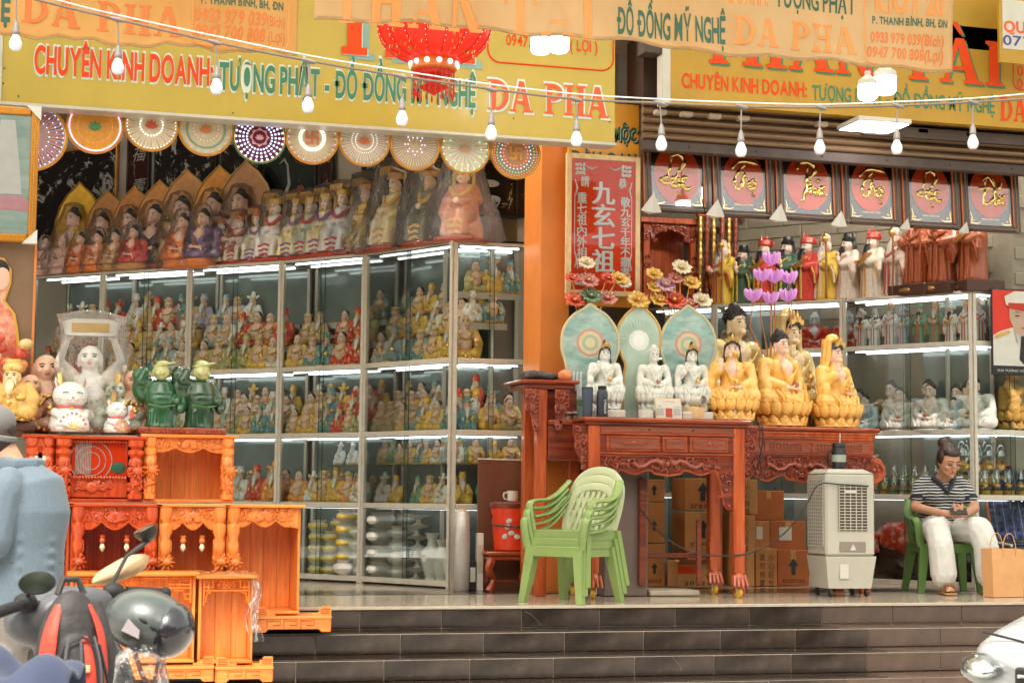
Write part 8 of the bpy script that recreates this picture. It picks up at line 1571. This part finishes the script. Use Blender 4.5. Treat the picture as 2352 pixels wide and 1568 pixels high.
# ---- paper bag
p=onZ(2300,1371,0);t=thing('paper_bag','brown paper carrier bag standing at the seated woman\'s feet','bag',(p.x+.03,p.y,.006),R(6));W,H=.35,.40;MT['paper']=mat('brown_kraft_paper','#cf9a66',.7,var=.08,vs=3,bump=.3,bs=9)
q=mb();q.add([(-W/2+.02,-.06,0),(W/2-.03,-.06,0),(W/2-.03,.08,0),(-W/2+.02,.08,0),(-W/2,-.07,H),(W/2,-.06,H*.985),(W/2,.09,H),(-W/2,.08,H),(0,-.085,H*.5),(0,-.07,0),(0,-.078,H)],[(0,9,8,4),(9,1,8),(1,5,8),(5,10,8),(10,4,8),(1,2,6,5),(2,3,7,6),(3,0,4,7),(0,3,2,1,9)]);obj('bag_body',q,MT['paper'],t,ang=10)
for y in (-.08,.09):q=mb();q.tube(spline([(-.07,y,H-.06),(-.07,y,H+.02),(-.04,y,H+.11),(.02,y,H+.12),(.06,y,H+.02),(.06,y,H-.06)],5),.004,6);obj('twisted_handle',q,MT['paper'],t)
# ------------------------------------------------------------------ the seated woman and the man in blue
def clothmat(name,c,c2=None,stripe=None,bump=.25):
    m=mat(name,c,.8,var=.08,vs=90 if c2 else 5,c2=c2,bump=bump,bs=14,sheen=.15)
    if stripe:
        t=m.node_tree;p=t.nodes['Principled BSDF'];old=p.inputs['Base Color'].links[0].from_socket;tc=nd(t,'TexCoord');sx=nd(t,'SeparateXYZ');t.links.new(tc.outputs['Object'],sx.inputs[0]);n=nd(t,'TexNoise',Scale=5);t.links.new(tc.outputs['Object'],n.inputs['Vector'])
        ad=nd(t,'Math',operation='MULTIPLY_ADD');t.links.new(n.outputs['Fac'],ad.inputs[0]);ad.inputs[1].default_value=.05;t.links.new(sx.outputs['Z'],ad.inputs[2]);fr_=nd(t,'Math',operation='FRACT');ml=nd(t,'Math',operation='MULTIPLY');ml.inputs[1].default_value=stripe;t.links.new(ad.outputs[0],ml.inputs[0]);t.links.new(ml.outputs[0],fr_.inputs[0]);gt=nd(t,'Math',operation='GREATER_THAN');gt.inputs[1].default_value=.68;t.links.new(fr_.outputs[0],gt.inputs[0])
        mx=nd(t,'MixRGB');t.links.new(gt.outputs[0],mx.inputs[0]);t.links.new(old,mx.inputs[1]);mx.inputs[2].default_value=(.6,.58,.55,1);t.links.new(mx.outputs[0],p.inputs['Base Color'])
    return m
MT['skin']=mat('skin',(.5,.26,.16),.5,var=.1,vs=12,sss=.15,bump=.08,bs=80);MT['hair']=mat('dark_brown_hair',(.035,.018,.012),.4,var=.4,vs=8,grain=(8,8,1),bump=.6,bs=10)
def fingers(b,w,d,n,s,curl=.5,L=.085):
    """palm at w, pointing d, palm normal n, thumb side s"""
    w,d,n,s=V(w),V(d).normalized(),V(n).normalized(),V(s).normalized();b.cap(w,w+d*.055,.027,.03);b.ell(w+d*.06,(.034,.034,.022))
    for k in range(4):
        o=w+d*.085+s*(.028-.019*k);l=L*(.85,1,.93,.72)[k];m1=o+d*l*.45+n*curl*.015;m2=m1+(d*(1-curl)+n*curl)*l*.32;m3=m2+(d*(.6-curl)+n*(curl+.2)).normalized()*l*.24;b.chain([o-d*.03,o,m1,m2,m3],[.011,.0105,.0095,.009,.0078],8)
    o=w+d*.03+s*.028;b.chain([o,o+s*.022+d*.02,o+s*.028+d*.045+n*.01,o+s*.02+d*.065+n*.018],[.013,.0115,.0105,.009],8)
pw=onZ(2166,1359,0);WRZ=R(-14)
wm=thing('person','seated woman in striped navy polo and white trousers looking at a phone','person',(pw.x,pw.y,.006),WRZ,s=1.08)
clone(CH2,(pw.x,pw.y,.004),WRZ,1.0,label='grass green plastic armchair under the seated woman')
HC=V((.015,-.17,1.06));MH=M.Translation(HC)@M.Rotation(R(12),4,'Z')@M.Rotation(R(24),4,'X')@M.Translation(-HC);q=mb();q.m=MH;q.ell(HC,(.08,.1,.122),n=20,k=12);q.ell(HC+V((0,-.035,-.065)),(.06,.062,.062));q.ell(HC+V((0,-.104,-.02)),(.012,.018,.03));q.ell(HC+V((0,-.112,-.04)),(.018,.013,.01));q.ell(HC+V((0,-.088,-.098)),(.022,.018,.018))
for s in (-1,1):q.ell(HC+V((s*.08,.005,-.01)),(.012,.025,.034));q.ell(HC+V((s*.038,-.072,-.03)),(.026,.022,.024));q.ell(HC+V((s*.034,-.09,.025)),(.028,.012,.012))
q.m=M.Identity(4);q.tube([(0,-.02,.88),(.005,-.06,.95),(.01,-.12,1.01)],[.07,.058,.058],14);q.tube([(0,.06,.5),(0,.05,.7),(0,0,.88)],[.14,.12,.1],14)
EL,WR=[(-.24,-.08,.68),(.24,-.1,.68)],[(-.06,-.36,.63),(.07,-.37,.63)]
for k,s in enumerate((-1,1)):q.chain([(s*.155,.0,.88),EL[k],WR[k]],[.05,.042,.027]);fingers(q,WR[k],(-s*.7,-.7,.12),(-s*.2,.0,.6),(0,-.1,.9),.75)
q.chain([(-.08,.05,.48),(-.14,-.36,.5),(-.1,-.42,.1),(-.1,-.4,.07)],[.09,.06,.045,.035]);q.chain([(.08,.05,.48),(.2,-.36,.5),(.26,-.36,.1),(.26,-.34,.07)],[.09,.06,.045,.035])
for x,y in ((-.1,-.44),(.26,-.38)):q.ell((x,y-.05,.045),(.042,.1,.03));[q.ell((x-.03+.015*k,y-.15+.008*k,.035),(.01,.018,.011)) for k in range(5)]
obj('body',sculpt(q,.0068,2,'woman_body'),MT['skin'],wm)
q=mb();q.tube([(0,.08,.46),(0,.07,.56),(0,.055,.68),(0,.02,.8),(0,-.005,.875),(.0,-.03,.92)],[.175,.178,.17,.165,.15,.07],22)
q.ell((-.075,-.1,.78),(.085,.07,.08));q.ell((.075,-.1,.78),(.085,.07,.08));q.ell((0,-.06,.62),(.14,.12,.1))
for k,s in enumerate((-1,1)):q.chain([(s*.13,-.0,.875),(s*.17,-.01,.85),tuple(V((s*.155,0,.88)).lerp(V(EL[k]),.62))],[.07,.074,.066])
for k in range(6):q.tube([(-.15,-.06-.01*k,.52+.05*k),(0,-.18+.012*k,.5+.045*k),(.15,-.06-.01*k,.53+.05*k)],.014,6)
obj('polo_shirt',sculpt(q,.0095,2,'woman_shirt'),clothmat('striped_jersey','#1d2130',stripe=42),wm);q=mb();q.tube([(-.055,.02,.95),(-.085,-.06,.92),(-.045,-.13,.87),(0,-.165,.8),(.045,-.13,.87),(.085,-.06,.92),(.055,.02,.95),(0,.035,.965)],.02,8,closed=True,flat=1);obj('collar',q,clothmat('navy_rib','#151925'),wm)
for k,s in enumerate((-1,1)):a=V((s*.155,0,.88));e=a.lerp(V(EL[k]),.6);d=(V(EL[k])-a).normalized();q=mb();q.tube([e,e+d*.022],.0685,18);obj('cuff',q,clothmat('navy_cuff','#151925'),wm)
q=mb();q.chain([(-.07,.06,.49),(-.14,-.36,.51),(-.13,-.42,.38),(-.11,-.43,.15)],[.125,.1,.1,.105]);q.chain([(.07,.06,.49),(.2,-.36,.51),(.24,-.4,.38),(.26,-.38,.15)],[.125,.105,.1,.1]);q.ell((0,.06,.5),(.2,.18,.11))
for k in range(6):q.tube([(-.2+.02*k,-.1-.05*k,.58-.015*k),(-.1,-.13-.05*k,.615),(-.02,-.1-.05*k,.55)],.012,6)
obj('trousers',sculpt(q,.0095,2,'woman_trousers'),clothmat('white_linen','#cfcdc6',bump=.35),wm)
q=mb();rg=random.Random(3);[q.ell((-.14+rg.uniform(-.035,.04),-.38-.075+rg.uniform(-.012,.0),.49-.013*k),(.011,.006,.009),n=7,k=4) for k in range(22)];obj('embroidery',q,flatmat('orange_thread','#cf7a34'),wm);wm.children[-1]['kind']='stuff'
q=mb();q.m=MH;q.ell(HC+V((0,.035,.035)),(.092,.095,.112),(.4,0,0));q.ell(HC+V((-.01,.1,.115)),(.062,.06,.055));q.ell(HC+V((0,.07,-.05)),(.07,.05,.06));q.ell(HC+V((0,-.03,.085)),(.07,.06,.04));[q.ell(HC+V((s*.077,.015,.02)),(.02,.055,.06)) for s in (-1,1)];obj('hair',sculpt(q,.008,2,'woman_hair'),MT['hair'],wm)
for s in (-1,1):q=mb();q.m=MH;q.tube([HC+V((s*.015,-.1,.03)),HC+V((s*.034,-.1,.038)),HC+V((s*.055,-.085,.03))],.0045,5);obj('eyebrow',q,MT['hair'],wm);q=mb();q.m=MH;q.tube([HC+V((s*.018,-.096,.004)),HC+V((s*.034,-.096,-.002)),HC+V((s*.052,-.083,.004))],.0035,5);obj('eyelid',q,MT['hair'],wm)
q=mb();q.m=MH;q.tube([HC+V((-.022,-.095,-.07)),HC+V((0,-.102,-.067)),HC+V((.022,-.095,-.07))],.006,6);obj('lips',q,mat('lips',(.42,.14,.1),.5),wm)
for x,y in ((-.1,-.47),(.26,-.41)):q=mb();q.bbox(x-.048,x+.048,y-.14,y+.12,0.0,.018,.008);o=obj('sandal',q,mat('tan_sole','#a07850',.7),wm);q=mb();q.tube([(x-.05,y-.06,.01),(x-.03,y-.07,.075),(x+.03,y-.07,.075),(x+.05,y-.06,.01)],.013,7,flat=1.6);obj('strap',q,mat('brown_strap','#7a5438',.6),o)
mw=M.Translation((pw.x,pw.y,.006))@M.Rotation(WRZ,4,'Z')@M.Scale(1.08,4);ph=thing('phone','dark smartphone in a clear case held by the seated woman','phone',mw@V((.005,-.455,.655)),WRZ);ph.rotation_euler=(R(-40),0,WRZ);q=mb();q.bbox(-.075,.075,-.006,.006,-.038,.038,.005);obj('case',q,MT['black'],ph);q=mb();q.box(-.07,.07,.0062,.0075,-.034,.034);obj('screen',q,mat('phone_screen','#22262c',.1),ph)
# ---- man seen from behind
DM=8.0;pm=P(42,1140,DM);mn=thing('person','man in heathered blue polo and grey cap seen from behind','person',(pm.x,pm.y,-.6),R(246),s=(.94,.94,1.045))
mr=clothmat('heathered_blue_jersey','#566570','#606e78',bump=.15)
HM=V((0.03,-.13,1.58));q=mb();q.ell(HM,(.077,.098,.118),(.15,0,0),n=20,k=12);q.ell(HM+V((0,-.05,-.06)),(.058,.06,.06));q.ell(HM+V((0,-.115,-.02)),(.015,.02,.03));[q.ell(HM+V((s*.08,.01,-.01)),(.012,.026,.034)) for s in (-1,1)]
q.tube([(0,.02,1.38),(.01,-.03,1.45),(.02,-.08,1.53)],[.085,.064,.062],14);q.tube([(0,.04,.9),(0,.05,1.15),(0,.03,1.38)],[.15,.15,.12],14)
q.chain([(-.18,.02,1.35),(-.25,0,1.1),(-.25,-.22,.95)],[.045,.046,.034]);q.chain([(.18,.02,1.35),(.25,0,1.1),(.2,-.25,1.0)],[.045,.046,.034]);fingers(q,(-.25,-.23,.94),(.1,-.9,-.3),(.9,0,-.2),(0,-.2,.9),.5);fingers(q,(.2,-.26,.995),(-.3,-.9,0),(-.9,0,-.2),(0,-.1,.9),.5)
for s in (-1,1):q.chain([(s*.1,.03,.9),(s*.11,0,.48),(s*.12,.04,.08)],[.09,.065,.045]);q.ell((s*.12,-.05,.05),(.045,.13,.045))
obj('body',sculpt(q,.0085,2,'man_body'),MT['skin'],mn)
q=mb();q.tube([(0,.02,.84),(0,.03,.95),(0,.04,1.1),(0,.05,1.25),(0,.035,1.36),(0,.0,1.45)],[.205,.2,.19,.205,.185,.08],24);q.ell((-.08,.08,1.25),(.11,.08,.16));q.ell((.08,.08,1.25),(.11,.08,.16));q.ell((0,-.1,1.0),(.16,.12,.14))
for s in (-1,1):q.chain([(s*.16,.02,1.37),(s*.19,.02,1.34),(s*.215,.01,1.24),(s*.24,0,1.13)],[.08,.084,.08,.078])
for k in range(5):q.tube([(-.19,.08,.93+.06*k),(-.06,.215,.9+.05*k),(.08,.22,.93+.05*k),(.19,.09,.9+.06*k)],.011,6)
obj('polo_shirt',sculpt(q,.011,2,'man_shirt'),mr,mn);q=mb();q.tube([(-.07,-.06,1.46),(-.085,.02,1.45),(-.04,.09,1.455),(.04,.09,1.455),(.085,.02,1.45),(.07,-.06,1.46)],.028,8,flat=1.2);obj('collar',q,mr,mn);q=mb();q.tube([(-.2,.06,1.045),(-.1,.2,1.04),(0,.235,1.04),(.1,.2,1.04),(.2,.06,1.045)],.003,5);obj('seam',q,mr,mn)
q=mb();q.tube([(0,.02,.68),(0,.025,.8),(0,.02,.9)],[.17,.19,.18],22);[q.chain([(s*.095,.02,.82),(s*.115,0,.45),(s*.12,.03,.09)],[.115,.095,.085]) for s in (-1,1)];q.bbox(-.24,-.19,-.06,.1,.5,.68,.02);q.bbox(.19,.24,-.06,.1,.5,.68,.02);obj('cargo_trousers',sculpt(q,.012,2,'man_trousers'),clothmat('grey_brown_twill','#6f6862',bump=.4),mn)
q=mb();q.ell(HM+V((0,.025,-.005)),(.083,.085,.1),(.1,0,0));obj('hair',q,MT['hair'],mn);mc=clothmat('grey_twill','#65625f');q=mb();q.ell(HM+V((0,.005,.055)),(.094,.108,.085),(.15,0,0),n=26,k=14);cp=obj('cap_crown',q,mc,mn);q=mb();q.grid(lambda i,j:(HM.x+(i-.5)*.15*(1-.25*j),HM.y-.095-.085*j+.05*(2*i-1)**2,HM.z+.035-.015*j+.01*math.sin(math.pi*i)),8,5);o=obj('cap_brim',q,mc,cp);sm=o.modifiers.new('thickness','SOLIDIFY');sm.thickness=.006
q=mb();q.tube([HM+V((.085*math.sin(a),.02+.092*math.cos(a),-.005-.01*math.cos(a))) for a in [-1.2+k*.24 for k in range(11)]],.012,6,flat=1.2);obj('cap_strap',q,mc,cp);q=mb();q.ell(HM+V((0,.088,.03)),(.042,.03,.034));obj('cap_opening',q,MT['hair'],cp)
# ------------------------------------------------------------------ parked motorbike and its load, parked car
MT['gloss']=mat('black_gloss_paint','#26262a',.18,var=.1,coat=.7);MT['rubber']=mat('black_rubber','#1f1e1e',.7,var=.15,bump=.3,bs=60);MT['satin']=mat('grey_satin_plastic','#55565a',.4,var=.1);MT['mirr']=mat('mirror_glass',(.9,.9,.9),.02,metal=1,var=0)
hd=P(222,1400,5.75);HZ=R(90-12);bk=thing('motorbike','black parked motorbike with two round mirrors in front of the wooden altars','motorbike',(hd.x,hd.y,-.6),HZ)   # local +X is forward, steering head at x = 0
bk.rotation_euler=(R(-5),0,HZ)
for nm,x in (('front_wheel',.42),('rear_wheel',-.82)):
    q=mb();q.tube([(x+.235*math.cos(a),0,.285+.235*math.sin(a)) for a in [k*.2618 for k in range(24)]],.045,10,closed=True);w_=obj(nm,q,MT['rubber'],bk);q=mb();[q.tube([(x,0,.285),(x+.2*math.cos(a),0,.285+.2*math.sin(a))],.012,6) for a in [k*1.2566 for k in range(5)]];q.lathe([(.04,-.05),(.04,.05)],14,m=M.Translation((x,0,.285))@M.Rotation(R(90),4,'X'));obj('rim',q,MT['alu'],w_)
q=mb();[q.tube([(.42,s*.07,.285),(.1,s*.07,.82)],.018,8) for s in (-1,1)];obj('fork',q,MT['chrome'],bk)
q=mb();q.ell((.18,0,.72),(.1,.18,.28),(0,-.3,0));q.ell((.1,0,.5),(.08,.24,.3),(0,-.2,0));obj('leg_shield',sculpt(q,.014,3,'leg_shield'),MT['gloss'],bk)
q=mb();q.tube([(.05,0,.5),(-.15,0,.34),(-.4,0,.34),(-.7,0,.5),(-1.1,0,.66)],[.09,.1,.12,.14,.07],14);obj('body_shell',sculpt(q,.016,3,'bike_body'),MT['gloss'],bk)
q=mb();q.tube([(-.22,0,.72),(-.4,0,.74),(-.75,0,.77),(-1.05,0,.8)],[.08,.13,.14,.09],16,flat=.5);obj('seat',sculpt(q,.014,3,'bike_seat'),MT['rubber'],bk);q=mb();q.tube([(-.6,-.2,.3),(-1.0,-.22,.34),(-1.2,-.22,.38)],[.03,.05,.05],12);obj('exhaust',q,MT['chrome'],bk)
ST_=M.Translation((0,0,0))@M.Rotation(R(50),4,'Z')        # handlebar turned to the left
sh=lambda *p:ST_@V(p)
q=mb();q.m=ST_;q.ell((.06,0,1.0),(.12,.2,.1),(0,.25,0));q.ell((-.02,0,1.02),(.1,.16,.07),(0,.5,0));q.tube([(.08,0,1.0),(.05,0,.8)],[.09,.07],12);hs_=obj('headset_cowl',sculpt(q,.012,3,'headset'),MT['satin'],bk)
q=mb();q.m=ST_;q.tube([(-.06,.36,1.04),(-.02,.2,1.06),(0,0,1.04),(-.02,-.2,1.06),(-.06,-.36,1.04)],.012,8);obj('handlebar',q,MT['dark'],bk)
for s in (1,-1):
    q=mb();q.m=ST_;q.tube([(-.03,s*.22,1.058),(-.06,s*.355,1.04)],.019,12);q.ell((-.062,s*.362,1.04),.022,n=12,k=6);obj('grip',q,MT['rubber'],bk);q=mb();q.m=ST_;q.tube([(.01,s*.17,1.055),(.03,s*.25,1.045),(.0,s*.36,1.035)],[.011,.009,.008],8);q.ell((0,s*.365,1.035),.012,n=8,k=5);obj('brake_lever',q,MT['chrome'],bk);q=mb();q.m=ST_;q.ell((-.01,s*.18,1.065),(.035,.04,.03));obj('switch_housing',q,MT['rubber'],bk)
def mirror(uv,d,rx,rz,rot,base,face_to):
    c=P(*uv,d);mi=bk_inv@c;f=(bk_inv.to_3x3()@(face_to-c)).normalized();T=M.Translation(mi)@f.to_track_quat('Z','Y').to_matrix().to_4x4()@M.Rotation(rot,4,'Z')
    q=mb();q.lathe([(1,.0),(1.0,-.012),(.8,-.03),(.3,-.045)],30,rx,rz,m=T);h=obj('mirror',q,MT['dark'],bk);q=mb();q.lathe([(.96,.002),(0.0001,.0025)],30,rx*.97,rz*.97,m=T);obj('mirror_glass',q,MT['mirr'],h);q=mb();q.tube([T@V((0,0,-.04)),mi.lerp(V(base),.5)+V((0,0,.01)),base],[.009,.007,.007],8);obj('mirror_stem',q,MT['dark'],h)
bk_inv=(M.Translation(bk.location)@bk.rotation_euler.to_matrix().to_4x4()).inverted()
mirror((85,1338),5.45,.057,.036,0,sh(0,.17,1.07),CAM+V((-.4,-2,.85)));mirror((332,1214),5.95,.05,.033,R(20),sh(0,-.17,1.07),P(332,1214,5.95)+(CAM-P(332,1214,5.95)).normalized()+(onY(-250,150,.6)-P(332,1214,5.95)).normalized()*1.05)
# helmet, backpack, jacket, tan cover
ph_=P(338,1426,5.55);t=thing('helmet','grey full shell helmet with black visor band hanging on the motorbike','helmet',ph_,R(-20));q=mb();q.ell((0,0,0),(.135,.12,.1),(0,R(14),0),n=30,k=18);q.ell((.03,0,-.01),(.11,.115,.09));obj('shell',sculpt(q,.008,3,'helmet_shell'),mat('metallic_grey_paint','#565c59',.3,metal=.3,var=.15,vs=2,coat=.35,grain=(1,1,5)),t);q=mb();q.ell((.075,0,-.025),(.075,.108,.088),(0,R(14),0),n=24,k=14);obj('visor_trim',q,MT['gloss'],t)
for k in range(3):q=mb();q.ell((.02+.03*k,-.113+.006*k,.01-.022*k),(.018,.008,.006),(0,.5,0),n=10,k=5);obj('vent',q,MT['black'],t)
q=mb();q.prism([(-.045,-.02),(.01,-.045),(.012,-.02),(-.025,.015)],-.124,-.112);obj('sticker',q,flatmat('pink_silver_sticker','#cfc3c6',rough=.2,metal=.4),t);q=mb();q.tube([(-.02,-.06,-.09),(0,-.03,-.17),(.02,.02,-.2),(.03,.06,-.09)],.009,6,flat=.4);obj('chin_strap',q,mat('brown_webbing','#7a5240',.7),t)
pb=P(168,1492,5.15);t=thing('backpack','black and red backpack resting on the motorbike','backpack',pb+V((0,0,-.22)),R(16),s=.88);MT['nyl']=mat('black_nylon','#34302f',.6,var=.15,vs=12,bump=.3,bs=40);MT['nylr']=mat('coral_red_nylon','#c9402c',.55,var=.12,vs=8,bump=.25,bs=40)
q=mb();q.ell((0,.03,.2),(.12,.085,.25));q.ell((0,.02,.05),(.125,.09,.16));q.ell((0,-.05,.13),(.095,.055,.17));obj('main_bag',sculpt(q,.009,3,'backpack_body'),MT['nyl'],t)
for x,y,zz,w_ in ((-.098,-.03,.2,.03),(-.045,-.098,.02,.022),(.03,-.102,.1,.02),(.092,-.035,.2,.026)):q=mb();q.tube(spline([(x*.55,y+.035,zz+.2),(x*.9,y+.005,zz+.1),(x*1.04,y,zz-.05),(x*.95,y+.004,zz-.2)],4),[w_*(.25+.8*math.sin(math.pi*(k+1)/15)) for k in range(13)],8,flat=.35);obj('red_panel',q,MT['nylr'],t)
for x in (-.062,-.005,.06):q=mb();q.tube(spline([(x*.7,-.085,.3),(x,-.108,.2),(x*1.1,-.106,.06),(x,-.09,-.05)],4),.005,5);obj('piping',q,MT['satin'],t)
q=mb();q.tube([(-.085,-.06,-.04),(-.095,-.08,.15),(-.06,-.085,.27),(0,-.088,.3),(.06,-.085,.27),(.095,-.08,.15),(.085,-.06,-.04)],.006,6);obj('zip',q,MT['dark'],t);q=mb();q.bbox(-.022,.022,-.118,-.112,.185,.21,.003);obj('badge',q,MT['pinewood'],t);q=mb();q.tube([(-.04,.06,.43),(-.02,.07,.48),(.03,.07,.48),(.05,.06,.43)],.012,8);obj('grab_handle',q,MT['nyl'],t);q=mb();q.tube([(.1,.08,.4),(.135,.02,.25),(.13,.05,.0)],.02,8,flat=.4);obj('shoulder_strap',q,MT['nyl'],t)
pj=P(50,1560,4.6);q=mb();q.grid(lambda i,j:(-.26+.42*i,.18*math.cos(j*3.1)-.05,.12*math.sin(j*3.1)*(1-.35*i*i)-.14*max(0,j-.5)+.03*math.sin(i*14+j*4)+.02*math.sin(j*17+i*5)),40,30);o=tag(obj('folded_jacket',q,clothmat('blue_grey_nylon','#3a435c',bump=.5)),'blue grey jacket draped over the motorbike seat','jacket');o.location=pj+V((-.02,.0,-.06));o.rotation_euler=(0,0,R(-14));sm=o.modifiers.new('thickness','SOLIDIFY');sm.thickness=.006
q=mb();q.ell((0,0,0),(.11,.07,.035),(0,R(-25),0),n=20,k=12);q.v=[p*(1+.2*NZ.noise(p*12)) for p in q.v];o=tag(obj('tan_sun_hat',q,mat('tan_canvas','#c9a77c',.7,bump=.3,bs=30)),'tan canvas hat resting behind the handlebar of the motorbike','hat');o.location=P(282,1306,6.0)
q=mb();q.ell((0,0,0),(.09,.08,.1),n=24,k=14);q.v=[p*(1+.35*NZ.noise(p*16)) for p in q.v];o=tag(obj('plastic_bag',q,MT['wrap']),'clear plastic bag hanging below the helmet','bag');o.location=P(330,1545,5.5);bkp=bpy.data.objects
# ---- white car, only its front corner in view
MT['carw']=mat('white_car_paint','#b4b8bb',.2,var=.02,coat=.8);cf=P(2250,1480,8.0);hx=(R0*-.66-FH*.75).normalized();car=thing('parked_car','white parked car with only its headlight corner showing','car',(cf.x,cf.y,-.6),math.atan2(hx.y,hx.x));car.location+=V((-hx.y*-.0,0,0))
sec=[(.02,.36,.66,.62),(-.1,.2,.78,.8),(-.35,.18,.84,.87),(-.9,.18,.93,.89),(-1.2,.18,.98,.89),(-3.3,.18,1.0,.89),(-3.9,.2,.96,.86),(-4.15,.3,.85,.75)];NS=28
q=mb();vs=[];wv=M.Translation((-.0,-.62,0)) if False else M.Translation((0,.62,0));fs=[]
for x,z0,z1,hw in sec:
    for k in range(NS):a=2*math.pi*k/NS;cx,sx=math.cos(a),math.sin(a);e=.45;vs.append((x-.12*abs(cx)**3,hw*math.copysign(abs(cx)**e,cx),(z0+z1)/2+(z1-z0)/2*math.copysign(abs(sx)**e,sx)))
for j in range(len(sec)-1):fs+=[(j*NS+k,(j+1)*NS+k,(j+1)*NS+(k+1)%NS,j*NS+(k+1)%NS) for k in range(NS)]
fs+=[tuple(range(NS)),tuple((len(sec)-1)*NS+k for k in range(NS-1,-1,-1))];cm=M.Translation((0,.62,0));q.add(vs,fs,cm);o=obj('body',q,MT['carw'],car,ang=60);sb=o.modifiers.new('smooth','SUBSURF');sb.levels=sb.render_levels=1
q=mb();q.add([(-1.25,-.74,.97),(-1.25,.74,.97),(-3.7,.74,.97),(-3.7,-.74,.97),(-2.0,-.58,1.42),(-2.0,.58,1.42),(-3.2,.58,1.42),(-3.2,-.58,1.42)],[(4,5,6,7),(0,4,7,3),(1,2,6,5),(0,1,5,4),(2,3,7,6)],cm);obj('cabin_glass',q,mat('tinted_car_glass','#1d2326',.08,var=0),car);q=mb();q.bbox(-3.15,-2.05,-.57,.57,1.421,1.46,.018,cm);obj('roof',q,MT['carw'],car)
for x in (-.78,-3.25):
    for y in (-.8,.8):q=mb();q.lathe([(.2,-.1),(.31,-.09),(.32,0),(.31,.09),(.2,.1)],26,m=cm@M.Translation((x,y,.32))@M.Rotation(R(90),4,'X'));w_=obj('wheel',q,MT['rubber'],car);q=mb();q.lathe([(.2,-.105),(.2,.105)],20,m=cm@M.Translation((x,y,.32))@M.Rotation(R(90),4,'X'));obj('rim',q,MT['alu'],w_)
for s in (-1,1):q=mb();q.ell((-.1,s*.66,.64),(.12,.1,.06),(0,.25,s*-.5),n=20,k=12,m=cm);h=obj('headlight',q,MT['glassobj'],car);q=mb();q.ell((-.12,s*.66,.64),(.09,.08,.04),(0,.25,s*-.5),n=16,k=10,m=cm);obj('reflector',q,MT['chrome'],h)
for k in range(4):q=mb();q.bbox(-.0,.05,-.42,.42,.5+.04*k,.516+.04*k,.004,cm);obj('grille_bar',q,MT['chrome'] if k==3 else MT['black'],car)
q=mb();q.tube([(-.2,-.7,.795),(-.12,-.45,.765),(-.09,0,.76),(-.12,.45,.765),(-.2,.7,.795)],.006,5,m=cm);obj('hood_seam',q,MT['black'],car)
q=mb();q.bbox(-.02,.035,-.44,.44,.47,.665,.01,cm);obj('grille_recess',q,MT['black'],car);q=mb();q.ell((.045,0,.6),(.01,.06,.05),n=16,k=8,m=cm);obj('badge',q,MT['chrome'],car)
for t in PROTO:kill(t)
